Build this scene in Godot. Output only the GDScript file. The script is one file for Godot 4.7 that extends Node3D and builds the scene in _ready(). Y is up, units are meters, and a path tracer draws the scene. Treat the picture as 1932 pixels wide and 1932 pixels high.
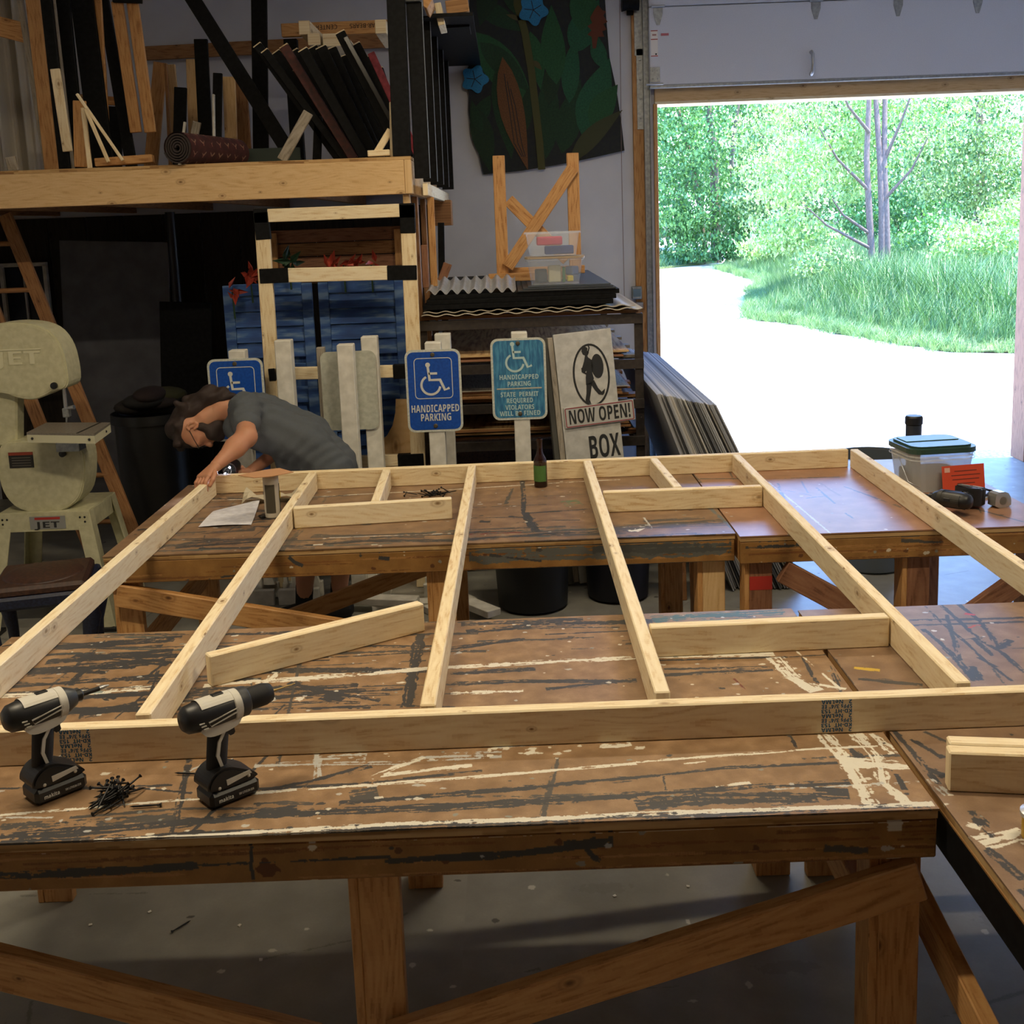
extends Node3D
# A theatre workshop: a stud wall laid out in loose lumber across paint-stained tables.

const FOCAL := 2125.0
const PCX := 966.0
const PCY := 779.8
const EYE := Vector3(0, 2.0833, 0)
const TOP := 0.86            # height of the table tops
var cam_basis := Basis(Vector3(1, 0, 0), -0.16848) * Basis(Vector3(0, 0, 1), -0.0370)
var taken := {}
var M := {}
var rng := RandomNumberGenerator.new()

# ---------- from a place in the photograph to a point on a known plane ----------
func view_ray(u: float, v: float) -> Vector3:
	return cam_basis * Vector3((u - PCX) / FOCAL, -(v - PCY) / FOCAL, -1.0)
func PY(u: float, v: float, y: float) -> Vector3:
	var d := view_ray(u, v)
	return EYE + d * ((y - EYE.y) / d.y)
func PZ(u: float, v: float, z: float) -> Vector3:
	var d := view_ray(u, v)
	return EYE + d * (z / d.z)
func PX(u: float, v: float, x: float) -> Vector3:
	var d := view_ray(u, v)
	return EYE + d * (x / d.x)

# ---------- mesh collector ----------
class MB:
	var v := PackedVector3Array()
	var n := PackedVector3Array()
	var t := PackedVector2Array()
	var c := PackedColorArray()
	var col := Color(1, 1, 1)
	var idx := PackedInt32Array()
	func vert(p: Vector3, nn: Vector3, uv := Vector2.ZERO) -> int:
		v.append(p); n.append(nn); t.append(uv); c.append(col)
		return v.size() - 1
	func quad(a: Vector3, b: Vector3, cc: Vector3, d: Vector3, ua := Vector2.ZERO, ub := Vector2.ZERO, uc := Vector2.ZERO, ud := Vector2.ZERO) -> void:
		var nn := (b - a).cross(d - a)
		if nn.length_squared() < 1e-16: nn = (cc - b).cross(d - b)
		nn = nn.normalized()
		var i := vert(a, nn, ua)
		vert(b, nn, ub); vert(cc, nn, uc); vert(d, nn, ud)
		idx.append_array(PackedInt32Array([i, i + 2, i + 1, i, i + 3, i + 2]))
	func tri(a: Vector3, b: Vector3, cc: Vector3, ua := Vector2.ZERO, ub := Vector2.ZERO, uc := Vector2.ZERO) -> void:
		var nn := (b - a).cross(cc - a).normalized()
		var i := vert(a, nn, ua)
		vert(b, nn, ub); vert(cc, nn, uc)
		idx.append_array(PackedInt32Array([i, i + 2, i + 1]))
	func mesh() -> ArrayMesh:
		var a := []
		a.resize(Mesh.ARRAY_MAX)
		a[Mesh.ARRAY_VERTEX] = v; a[Mesh.ARRAY_NORMAL] = n; a[Mesh.ARRAY_TEX_UV] = t; a[Mesh.ARRAY_COLOR] = c; a[Mesh.ARRAY_INDEX] = idx
		var m := ArrayMesh.new()
		m.add_surface_from_arrays(Mesh.PRIMITIVE_TRIANGLES, a)
		return m

# a chamfered box; u runs along the longest side, each face gets its own band of v (metres / uvs)
func cbox(b: MB, X: Transform3D, s: Vector3, ch := 0.002, uvs := Vector2(1.6, 0.36), off := Vector2.ZERO) -> void:
	var h := s * 0.5
	ch = minf(ch, minf(h.x, minf(h.y, h.z)) * 0.6)
	var L := 0
	if s.y > s[L]: L = 1
	if s.z > s[L]: L = 2
	var band := 0
	var ii := [[0, 1, 2], [1, 2, 0], [2, 0, 1]]
	for t in ii:
		var a: int = t[0]; var p: int = t[1]; var q: int = t[2]
		for sg in [-1.0, 1.0]:
			var pts := []
			var uv := []
			for k in 4:
				var e := Vector3.ZERO
				e[a] = h[a] * sg
				e[p] = (h[p] - ch) * (1.0 if (k == 1 or k == 2) else -1.0)
				e[q] = (h[q] - ch) * (1.0 if k >= 2 else -1.0)
				pts.append(X * e)
				var al := e[L] + h[L]
				var ac := 0.0
				if a == L:
					al = e[p] * 0.1; ac = e[q]
				else:
					ac = e[q] + h[q] if p == L else e[p] + h[p]
				uv.append(Vector2(al / uvs.x, ac / uvs.y + band * 0.25) + off)
			band += 1
			if sg > 0: b.quad(pts[0], pts[1], pts[2], pts[3], uv[0], uv[1], uv[2], uv[3])
			else: b.quad(pts[3], pts[2], pts[1], pts[0], uv[3], uv[2], uv[1], uv[0])
	if ch < 1e-5: return
	# edges and corners
	for t in ii:
		var a: int = t[0]; var p: int = t[1]; var q: int = t[2]
		for sp in [-1.0, 1.0]:
			for sq in [-1.0, 1.0]:
				var e0 := Vector3.ZERO; var e1 := Vector3.ZERO
				e0[a] = -(h[a] - ch); e1[a] = h[a] - ch
				var f0 := e0; var f1 := e1
				e0[p] = h[p] * sp; e1[p] = h[p] * sp; e0[q] = (h[q] - ch) * sq; e1[q] = (h[q] - ch) * sq
				f0[p] = (h[p] - ch) * sp; f1[p] = (h[p] - ch) * sp; f0[q] = h[q] * sq; f1[q] = h[q] * sq
				var u0 := Vector2(((e0[L] + h[L]) if a == L else 0.02) / uvs.x, 0.05) + off
				var u1 := Vector2(((e1[L] + h[L]) if a == L else 0.04) / uvs.x, 0.05) + off
				if sp * sq > 0: b.quad(X * e0, X * e1, X * f1, X * f0, u0, u1, u1, u0)
				else: b.quad(X * f0, X * f1, X * e1, X * e0, u0, u1, u1, u0)
	for sx in [-1.0, 1.0]:
		for sy in [-1.0, 1.0]:
			for sz in [-1.0, 1.0]:
				var A := X * Vector3(h.x * sx, (h.y - ch) * sy, (h.z - ch) * sz)
				var B := X * Vector3((h.x - ch) * sx, h.y * sy, (h.z - ch) * sz)
				var D := X * Vector3((h.x - ch) * sx, (h.y - ch) * sy, h.z * sz)
				if sx * sy * sz > 0: b.tri(A, B, D, off, off, off)
				else: b.tri(A, D, B, off, off, off)

# a flat outline given depth: polygon in x,y, from z = -d/2 to d/2
func prism(b: MB, X: Transform3D, poly: PackedVector2Array, d: float, uvs := 1.0) -> void:
	if Geometry2D.is_polygon_clockwise(poly): poly.reverse()
	var tr := Geometry2D.triangulate_polygon(poly)
	for k in range(0, tr.size(), 3):
		var a := poly[tr[k]]; var p := poly[tr[k + 1]]; var q := poly[tr[k + 2]]
		if (p - a).cross(q - a) < 0:
			var w := p; p = q; q = w
		b.tri(X * Vector3(a.x, a.y, d / 2), X * Vector3(p.x, p.y, d / 2), X * Vector3(q.x, q.y, d / 2), a / uvs, p / uvs, q / uvs)
		b.tri(X * Vector3(a.x, a.y, -d / 2), X * Vector3(q.x, q.y, -d / 2), X * Vector3(p.x, p.y, -d / 2), a / uvs, q / uvs, p / uvs)
	var m := poly.size()
	for k in m:
		var a := poly[k]; var p := poly[(k + 1) % m]
		b.quad(X * Vector3(a.x, a.y, -d / 2), X * Vector3(p.x, p.y, -d / 2), X * Vector3(p.x, p.y, d / 2), X * Vector3(a.x, a.y, d / 2), a / uvs, p / uvs, p / uvs, a / uvs)

# a painted or cut line of some width along 2-D points, as a prism strip
func strip(b: MB, X: Transform3D, pts: PackedVector2Array, w: float, d: float, closed := false) -> void:
	var m := pts.size()
	var Ls := PackedVector2Array(); var Rs := PackedVector2Array()
	for k in m:
		var a := pts[(k - 1 + m) % m] if (k > 0 or closed) else pts[k]
		var c2 := pts[(k + 1) % m] if (k < m - 1 or closed) else pts[k]
		var dir := (c2 - a).normalized()
		var nn := Vector2(-dir.y, dir.x)
		var sc := 1.0
		if k > 0 or closed:
			var d1 := (pts[k] - a).normalized()
			sc = 1.0 / maxf(0.5, absf(d1.dot(dir)))
		Ls.append(pts[k] + nn * w * 0.5 * sc); Rs.append(pts[k] - nn * w * 0.5 * sc)
	var last := m if closed else m - 1
	for k in last:
		var j := (k + 1) % m
		var q := [Rs[k], Rs[j], Ls[j], Ls[k]]
		var f := []; var r := []
		for e: Vector2 in q:
			f.append(X * Vector3(e.x, e.y, d / 2)); r.append(X * Vector3(e.x, e.y, -d / 2))
		b.quad(f[0], f[1], f[2], f[3])
		b.quad(r[3], r[2], r[1], r[0])
		b.quad(r[0], r[1], f[1], f[0])
		b.quad(f[3], f[2], r[2], r[3])
	if not closed:
		for k in [0, m - 1]:
			b.quad(X * Vector3(Ls[k].x, Ls[k].y, -d / 2), X * Vector3(Rs[k].x, Rs[k].y, -d / 2), X * Vector3(Rs[k].x, Rs[k].y, d / 2), X * Vector3(Ls[k].x, Ls[k].y, d / 2))

# a round bar through points with a radius at each
func tube(b: MB, pts: PackedVector3Array, radii: PackedFloat32Array, seg := 10, caps := true) -> void:
	var m := pts.size()
	var fr := Vector3.ZERO
	var base := b.v.size()
	var dist := 0.0
	for k in m:
		var dir := (pts[mini(k + 1, m - 1)] - pts[maxi(k - 1, 0)]).normalized()
		if k == 0:
			fr = dir.cross(Vector3(0, 1, 0) if absf(dir.y) < 0.9 else Vector3(1, 0, 0)).normalized()
		else:
			fr = (fr - dir * fr.dot(dir)).normalized()
			dist += pts[k].distance_to(pts[k - 1])
		var bi := dir.cross(fr)
		var r: float = radii[k] if radii.size() > 1 else radii[0]
		for s in seg + 1:
			var a := TAU * s / seg
			var nn := fr * cos(a) + bi * sin(a)
			b.vert(pts[k] + nn * r, nn, Vector2(dist, float(s) / seg))
	for k in m - 1:
		for s in seg:
			var i := base + k * (seg + 1) + s
			var j := i + seg + 1
			b.idx.append_array(PackedInt32Array([i, j, j + 1, i, j + 1, i + 1]))
	if caps:
		for k in [0, m - 1]:
			var dir: Vector3 = (pts[1] - pts[0]).normalized() * -1.0 if k == 0 else (pts[m - 1] - pts[m - 2]).normalized()
			var ce := b.vert(pts[k], dir, Vector2.ZERO)
			var first := b.v.size()
			for s in seg + 1:
				b.vert(b.v[base + k * (seg + 1) + s], dir, Vector2.ZERO)
			for s in seg:
				b.idx.append_array(PackedInt32Array([ce, first + s + 1, first + s] if k != 0 else [ce, first + s, first + s + 1]))

# a turned shape about its own y axis: profile points are (radius, height); sharp corners get doubled points
func lathe(b: MB, X: Transform3D, prof: PackedVector2Array, seg := 24, sharp := true) -> void:
	for k in prof.size() - 1:
		var p := prof[k]; var q := prof[k + 1]
		var d := (q - p)
		if d.length() < 1e-6: continue
		var nn2 := Vector2(d.y, -d.x).normalized()
		var n0 := nn2; var n1 := nn2
		if not sharp:
			if k > 0:
				var e := p - prof[k - 1]
				var m0 := Vector2(e.y, -e.x).normalized()
				if m0.dot(nn2) > 0.6: n0 = (m0 + nn2).normalized()
			if k < prof.size() - 2:
				var e := prof[k + 2] - q
				var m1 := Vector2(e.y, -e.x).normalized()
				if m1.dot(nn2) > 0.6: n1 = (m1 + nn2).normalized()
		var base := b.v.size()
		for s in seg + 1:
			var a := TAU * s / seg
			var ca := cos(a); var sa := sin(a)
			b.vert(X * Vector3(p.x * ca, p.y, p.x * sa), (X.basis * Vector3(n0.x * ca, n0.y, n0.x * sa)).normalized(), Vector2(float(s) / seg, p.y))
			b.vert(X * Vector3(q.x * ca, q.y, q.x * sa), (X.basis * Vector3(n1.x * ca, n1.y, n1.x * sa)).normalized(), Vector2(float(s) / seg, q.y))
		for s in seg:
			var i := base + s * 2
			b.idx.append_array(PackedInt32Array([i, i + 3, i + 1, i, i + 2, i + 3]))

func ellipsoid(b: MB, X: Transform3D, r: Vector3, seg := 16, rings := 10) -> void:
	var base := b.v.size()
	for i in rings + 1:
		var th := PI * i / rings
		for s in seg + 1:
			var a := TAU * s / seg
			var d := Vector3(sin(th) * cos(a), cos(th), sin(th) * sin(a))
			b.vert(X * (d * r), (X.basis * (d / r)).normalized(), Vector2(float(s) / seg, float(i) / rings))
	for i in rings:
		for s in seg:
			var k := base + i * (seg + 1) + s
			var j := k + seg + 1
			b.idx.append_array(PackedInt32Array([k, j + 1, k + 1, k, j, j + 1]))

func at(p: Vector3, yaw := 0.0, pitch := 0.0, roll := 0.0) -> Transform3D:
	return Transform3D(Basis.from_euler(Vector3(pitch, yaw, roll)), p)

# a frame whose x axis runs from a to b and whose y axis leans towards up
func along(a: Vector3, b: Vector3, up := Vector3.UP) -> Transform3D:
	var x := (b - a).normalized()
	if absf(x.dot(up)) > 0.999: up = Vector3(0, 0, 1)
	var z := x.cross(up).normalized()
	return Transform3D(Basis(x, z.cross(x), z), (a + b) * 0.5)

# ---------- nodes ----------
func numbered(called: String) -> String:
	var k: int = taken.get(called, 0)
	taken[called] = k + 1
	return called if k == 0 else "%s_%03d" % [called, k]
func tag(o: Node, label: String, category: String, group := "", kind := "") -> Node:
	if label: o.set_meta("label", label)
	if category: o.set_meta("category", category)
	if group: o.set_meta("group", group)
	if kind: o.set_meta("kind", kind)
	return o
func thing(called: String, label: String, category: String, X := Transform3D.IDENTITY, group := "", kind := "") -> Node3D:
	var o := Node3D.new()
	o.name = numbered(called)
	o.transform = X
	add_child(o)
	tag(o, label, category, group, kind)
	return o
func put(called: String, m: Mesh, mat: Material, parent: Node, X := Transform3D.IDENTITY, label := "") -> MeshInstance3D:
	var o := MeshInstance3D.new()
	o.name = numbered(called) if parent == self else called
	o.mesh = m
	o.material_override = mat
	o.transform = X
	parent.add_child(o, true)
	if label: o.set_meta("label", label)
	return o
func part(called: String, b: MB, mat: Material, parent: Node, label := "") -> MeshInstance3D:
	return put(called, b.mesh(), mat, parent, Transform3D.IDENTITY, label)
func solo(called: String, b: MB, mat: Material, X: Transform3D, label: String, category: String, group := "") -> MeshInstance3D:
	var o := put(called, b.mesh(), mat, self, X)
	tag(o, label, category, group)
	return o
func box_part(called: String, parent: Node, centre: Vector3, s: Vector3, mat: Material, ch := 0.002, turn := Vector3.ZERO, label := "") -> MeshInstance3D:
	var b := MB.new()
	cbox(b, Transform3D.IDENTITY, s, ch, Vector2(1.6, 0.36), Vector2(rng.randf(), rng.randf()))
	return put(called, b.mesh(), mat, parent, Transform3D(Basis.from_euler(turn), centre), label)
# a straight board from a to b (centre line); wide is its size along up, thick the other way
func board(called: String, parent: Node, a: Vector3, b: Vector3, wide: float, thick: float, mat: Material, up := Vector3.UP, ch := 0.003) -> MeshInstance3D:
	var m := MB.new()
	cbox(m, Transform3D.IDENTITY, Vector3(a.distance_to(b), wide, thick), ch, Vector2(1.6, 0.36), Vector2(rng.randf(), rng.randf()))
	return put(called, m.mesh(), mat, parent, along(a, b, up))
func structure(o: Node, label := "", category := "") -> Node:
	o.set_meta("kind", "structure")
	if label: o.set_meta("label", label)
	if category: o.set_meta("category", category)
	return o
func lettering(parent: Node, called: String, words: String, X: Transform3D, height: float, mat: Material, squeeze := 1.0, font := "Droid Sans", heavy := false, width := 0.0) -> MeshInstance3D:
	var f := SystemFont.new()
	f.font_names = PackedStringArray([font])
	if heavy: f.font_weight = 700
	var tm := TextMesh.new()
	tm.text = words
	tm.font = f
	tm.font_size = 64
	tm.pixel_size = height / 46.0
	tm.depth = 0.0012
	tm.curve_step = 2.0
	if width > 0.0:
		squeeze = width / maxf(tm.get_aabb().size.x, 0.001)
	return put(called, tm, mat, parent, X * Transform3D(Basis.from_scale(Vector3(squeeze, 1, 1)), Vector3.ZERO))

# ---------- materials ----------
func mat(c: Color, rough := 0.8, metal := 0.0) -> StandardMaterial3D:
	var m := StandardMaterial3D.new()
	m.albedo_color = c
	m.roughness = rough
	m.metallic = metal
	return m
func textured(img: Image, rough := 0.75, tint := Color(1, 1, 1)) -> StandardMaterial3D:
	var m := mat(tint, rough)
	m.albedo_texture = ImageTexture.create_from_image(img)
	return m
func noise_mat(c0: Color, c1: Color, freq: float, scale: Vector3, rough := 0.8, seed := 1, c2 := Color(0, 0, 0, 0), world := false, bump := 0.0) -> StandardMaterial3D:
	var nz := FastNoiseLite.new()
	nz.seed = seed
	nz.frequency = freq
	nz.fractal_octaves = 5
	var g := Gradient.new()
	g.offsets = PackedFloat32Array([0.2, 0.5, 0.8]) if c2.a > 0 else PackedFloat32Array([0.2, 0.8])
	g.colors = PackedColorArray([c0, c1, c2]) if c2.a > 0 else PackedColorArray([c0, c1])
	var src := nz.get_seamless_image(256, 256)
	src.convert(Image.FORMAT_L8)
	var raw := src.get_data()
	var out := PackedByteArray()
	out.resize(256 * 256 * 3)
	var lut := []
	for k in 256:
		lut.append(g.sample(k / 255.0))
	for k in raw.size():
		var q: Color = lut[raw[k]]
		out[k * 3] = q.r8; out[k * 3 + 1] = q.g8; out[k * 3 + 2] = q.b8
	var m := textured(Image.create_from_data(256, 256, false, Image.FORMAT_RGB8, out), rough)
	m.uv1_triplanar = true
	m.uv1_world_triplanar = world
	m.uv1_scale = scale
	return m

# a sawn-wood texture: u along the board (1.6 m), four bands of v, knots and growth streaks
func wood_image(base: Color, dark: Color, pale: Color, knots: int, seed: int, streak := 1.0, W := 1024, H := 256) -> Image:
	var nz := FastNoiseLite.new()
	nz.seed = seed; nz.frequency = 0.008; nz.fractal_octaves = 2
	var n1 := nz.get_seamless_image(W / 4, H); n1.convert(Image.FORMAT_L8)
	var fine := FastNoiseLite.new()
	fine.seed = seed + 7; fine.frequency = 0.09; fine.fractal_octaves = 3
	var n2 := fine.get_seamless_image(128, H); n2.convert(Image.FORMAT_L8)
	var n3 := fine.get_seamless_image(512, H); n3.convert(Image.FORMAT_L8)
	var d1 := n1.get_data(); var d2 := n2.get_data(); var d3 := n3.get_data()
	var r := RandomNumberGenerator.new()
	r.seed = seed
	var ks := []
	for k in knots:
		ks.append([r.randf() * W, r.randf() * H, r.randf_range(2.0, 7.5), r.randf_range(0.5, 1.0)])
	var out := PackedByteArray()
	out.resize(W * H * 3)
	for y in H:
		for x in W:
			var warp := (d1[y * (W / 4) + (x >> 2)] - 128.0) / 128.0
			var gy := posmod(y + int(warp * 16.0), H)
			var a := d2[gy * 128 + ((x >> 3) & 127)] / 255.0
			var bb := d3[y * 512 + (x & 511)] / 255.0
			var ring := 0.5 + 0.5 * sin((y + warp * 26.0) * 0.55)
			var t := clampf((a - 0.5) * 1.5 * streak + (ring - 0.5) * 0.35 * streak + (bb - 0.5) * 0.25 + 0.45, 0.0, 1.0)
			var cr := lerpf(pale.r, base.r, t); var cg := lerpf(pale.g, base.g, t); var cb := lerpf(pale.b, base.b, t)
			var s := clampf((a - 0.62) * 2.2 * streak, 0.0, 0.55)
			cr = lerpf(cr, dark.r, s); cg = lerpf(cg, dark.g, s); cb = lerpf(cb, dark.b, s)
			var i := (y * W + x) * 3
			out[i] = int(cr * 255.0); out[i + 1] = int(cg * 255.0); out[i + 2] = int(cb * 255.0)
	for k in ks:
		var R: int = int(k[2] * 3.0)
		for dy in range(-R, R + 1):
			for dx in range(-R * 2, R * 2 + 1):
				var x := posmod(int(k[0]) + dx, W); var y := posmod(int(k[1]) + dy, H)
				var q: float = sqrt(dx * dx * 0.55 + dy * dy * 1.3) / k[2]
				var w: float = clampf(1.25 - q, 0.0, 1.0) * k[3]
				w = maxf(w, clampf(0.28 - absf(q - 1.7) * 0.35, 0.0, 0.3) * k[3])
				var i := (y * W + x) * 3
				out[i] = int(lerpf(out[i], dark.r * 150.0, w)); out[i + 1] = int(lerpf(out[i + 1], dark.g * 135.0, w)); out[i + 2] = int(lerpf(out[i + 2], dark.b * 120.0, w))
	return Image.create_from_data(W, H, false, Image.FORMAT_RGB8, out)

# ---------- paint on wood: strokes are laid in metres on a sheet ----------
class Sheet:
	var W: int
	var H: int
	var ppm: float
	var d: PackedByteArray
	var nz := FastNoiseLite.new()
	var r := RandomNumberGenerator.new()
	func _init(w_m: float, h_m: float, px_per_m: float, seed: int, c0: Color, c1: Color, c2: Color) -> void:
		ppm = px_per_m
		W = int(w_m * ppm); H = int(h_m * ppm)
		nz.seed = seed; nz.frequency = 0.02; nz.fractal_octaves = 5
		r.seed = seed
		var a := nz.get_image(W, H); a.convert(Image.FORMAT_L8)
		var f2 := FastNoiseLite.new()
		f2.seed = seed + 3; f2.frequency = 0.35; f2.fractal_octaves = 2
		var b := f2.get_image(W, H); b.convert(Image.FORMAT_L8)
		var da := a.get_data(); var db := b.get_data()
		d.resize(W * H * 3)
		var lut := PackedByteArray()
		lut.resize(256 * 3)
		for k in 256:
			var t := k / 255.0
			var q := c0.lerp(c1, clampf((t - 0.2) * 1.7, 0, 1)).lerp(c2, clampf((t - 0.72) * 2.0, 0, 0.8))
			lut[k * 3] = q.r8; lut[k * 3 + 1] = q.g8; lut[k * 3 + 2] = q.b8
		for i in W * H:
			var k := clampi(da[i] + ((db[i] - 128) >> 2), 0, 255) * 3
			d[i * 3] = lut[k]; d[i * 3 + 1] = lut[k + 1]; d[i * 3 + 2] = lut[k + 2]
	func dab(x: int, y: int, c: Color, a: float) -> void:
		if x < 0 or y < 0 or x >= W or y >= H: return
		var i := (y * W + x) * 3
		d[i] = int(lerpf(d[i], c.r * 255.0, a)); d[i + 1] = int(lerpf(d[i + 1], c.g * 255.0, a)); d[i + 2] = int(lerpf(d[i + 2], c.b * 255.0, a))
	# pts in metres from the sheet's corner; dry 0..1 breaks the stroke into bristle streaks
	func stroke(pts: Array, w: float, c: Color, dry := 0.35, a := 0.92) -> void:
		var sd := r.randi() % 1000
		var run := 0.0
		for k in pts.size() - 1:
			var p: Vector2 = pts[k] * ppm
			var q: Vector2 = pts[k + 1] * ppm
			var L := p.distance_to(q)
			if L < 0.5: continue
			var dir := (q - p) / L
			var nn := Vector2(-dir.y, dir.x)
			var hw := w * ppm * 0.5
			var s := 0.0
			while s < L:
				var edge := hw * (0.8 + 0.45 * nz.get_noise_2d((run + s) * 1.3, sd * 7.0))
				var o := -edge
				while o <= edge:
					var g := nz.get_noise_2d((run + s) * 0.3 + sd * 31.0, o * 6.0 + sd) * 0.9 + 0.5
					var g2 := nz.get_noise_2d((run + s) * 3.0, o * 3.0 + sd * 5.0) * 0.5
					if g + g2 > dry * (0.55 + 0.6 * absf(o) / maxf(edge, 0.5)):
						var P := p + dir * s + nn * o
						dab(int(P.x), int(P.y), c, a)
					o += 0.7
				s += 0.7
			run += L
	func blob(x: float, y: float, rx: float, ry: float, c: Color, a := 0.9) -> void:
		var sd := r.randf() * 500.0
		for j in range(int(-ry * ppm * 1.5) - 1, int(ry * ppm * 1.5) + 2):
			for i in range(int(-rx * ppm * 1.5) - 1, int(rx * ppm * 1.5) + 2):
				var q := Vector2(i / (rx * ppm + 0.3), j / (ry * ppm + 0.3)).length()
				if q + nz.get_noise_2d(i * 5.0 + sd, j * 5.0 + sd) * 0.7 < 1.0:
					dab(int(x * ppm) + i, int(y * ppm) + j, c, a)
	func image() -> Image:
		return Image.create_from_data(W, H, false, Image.FORMAT_RGB8, d)

func _ready() -> void:
	rng.seed = 4211
	view_and_light()
	materials()
	shell()
	outdoors()
	tables()
	lumber()
	loft()
	loft_store()
	under_loft()
	signs()
	rack()
	machines()
	small_things()
	worker()

func view_and_light() -> void:
	var cam := Camera3D.new()
	cam.name = "camera"
	cam.projection = Camera3D.PROJECTION_FRUSTUM
	cam.near = 0.05
	cam.far = 300.0
	cam.size = cam.near * 1932.0 / FOCAL
	cam.frustum_offset = Vector2(0.0, -cam.near * (966.0 - PCY) / FOCAL)
	cam.transform = Transform3D(cam_basis, EYE)
	add_child(cam)
	cam.current = true
	var we := WorldEnvironment.new()
	we.name = "world_environment"
	var e := Environment.new()
	var sky := Sky.new()
	var sm := ProceduralSkyMaterial.new()
	sm.sky_top_color = Color(0.38, 0.56, 0.86)
	sm.sky_horizon_color = Color(0.80, 0.88, 0.97)
	sm.ground_horizon_color = Color(0.62, 0.66, 0.62)
	sm.ground_bottom_color = Color(0.45, 0.47, 0.42)
	sm.sky_energy_multiplier = 3.2
	sm.ground_energy_multiplier = 1.0
	sky.sky_material = sm
	e.background_mode = Environment.BG_SKY
	e.sky = sky
	e.tonemap_mode = Environment.TONE_MAPPER_LINEAR
	e.tonemap_exposure = 1.0
	e.sdfgi_enabled = true
	e.ssao_enabled = true
	e.ssil_enabled = true
	we.environment = e
	add_child(we)
	var sun := DirectionalLight3D.new()
	sun.name = "sun"
	sun.light_color = Color(1.0, 0.97, 0.92)
	sun.light_energy = 8.5
	sun.light_angular_distance = 0.6
	sun.shadow_enabled = true
	sun.transform = Transform3D(Basis.looking_at(Vector3(-0.38, -1.0, -0.10)), Vector3(0, 20, 0))
	add_child(sun)

# a twin-tube shop light under the ceiling, with the light it gives
func shop_light(p: Vector3, yaw: float, energy: float, label: String) -> void:
	var t := thing("shop_light", label, "ceiling light", at(p, yaw), "ceiling shop lights")
	var b := MB.new()
	prism(b, at(Vector3.ZERO, PI / 2), PackedVector2Array([Vector2(-0.13, 0.0), Vector2(-0.05, 0.06), Vector2(0.05, 0.06), Vector2(0.13, 0.0), Vector2(0.12, 0.0), Vector2(0.045, 0.05), Vector2(-0.045, 0.05), Vector2(-0.12, 0.0)]), 1.26)
	part("reflector", b, M.white_enamel, t)
	for s in [-1, 1]:
		var tb := MB.new()
		tube(tb, PackedVector3Array([Vector3(-0.6, 0.02, 0.04 * s), Vector3(0.6, 0.02, 0.04 * s)]), PackedFloat32Array([0.016]), 12)
		part("fluorescent_tube", tb, M.tube_glow, t)
	for s in [-0.5, 0.5]:
		var ch := MB.new()
		tube(ch, PackedVector3Array([Vector3(s, 0.055, 0), Vector3(s, CEIL - p.y, 0)]), PackedFloat32Array([0.004]), 6)
		part("hanging_chain", ch, M.steel, t)
	var l := AreaLight3D.new()
	l.name = "tube_light"
	l.area_size = Vector2(1.2, 0.12)
	l.light_color = Color(1.0, 0.92, 0.78)
	l.light_energy = energy
	l.area_range = 20.0
	l.shadow_enabled = true
	l.transform = Transform3D(Basis(Vector3(1, 0, 0), -PI / 2), Vector3(0, -0.005, 0))
	t.add_child(l)

const CEIL := 4.6
const WALL_Z := -9.0
const LEFT_X := -4.2
const RIGHT_X := 5.6
const FRONT_Z := 3.2
const DOOR_L := 1.19
const DOOR_R := 4.17
const DOOR_H := 2.94

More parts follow.
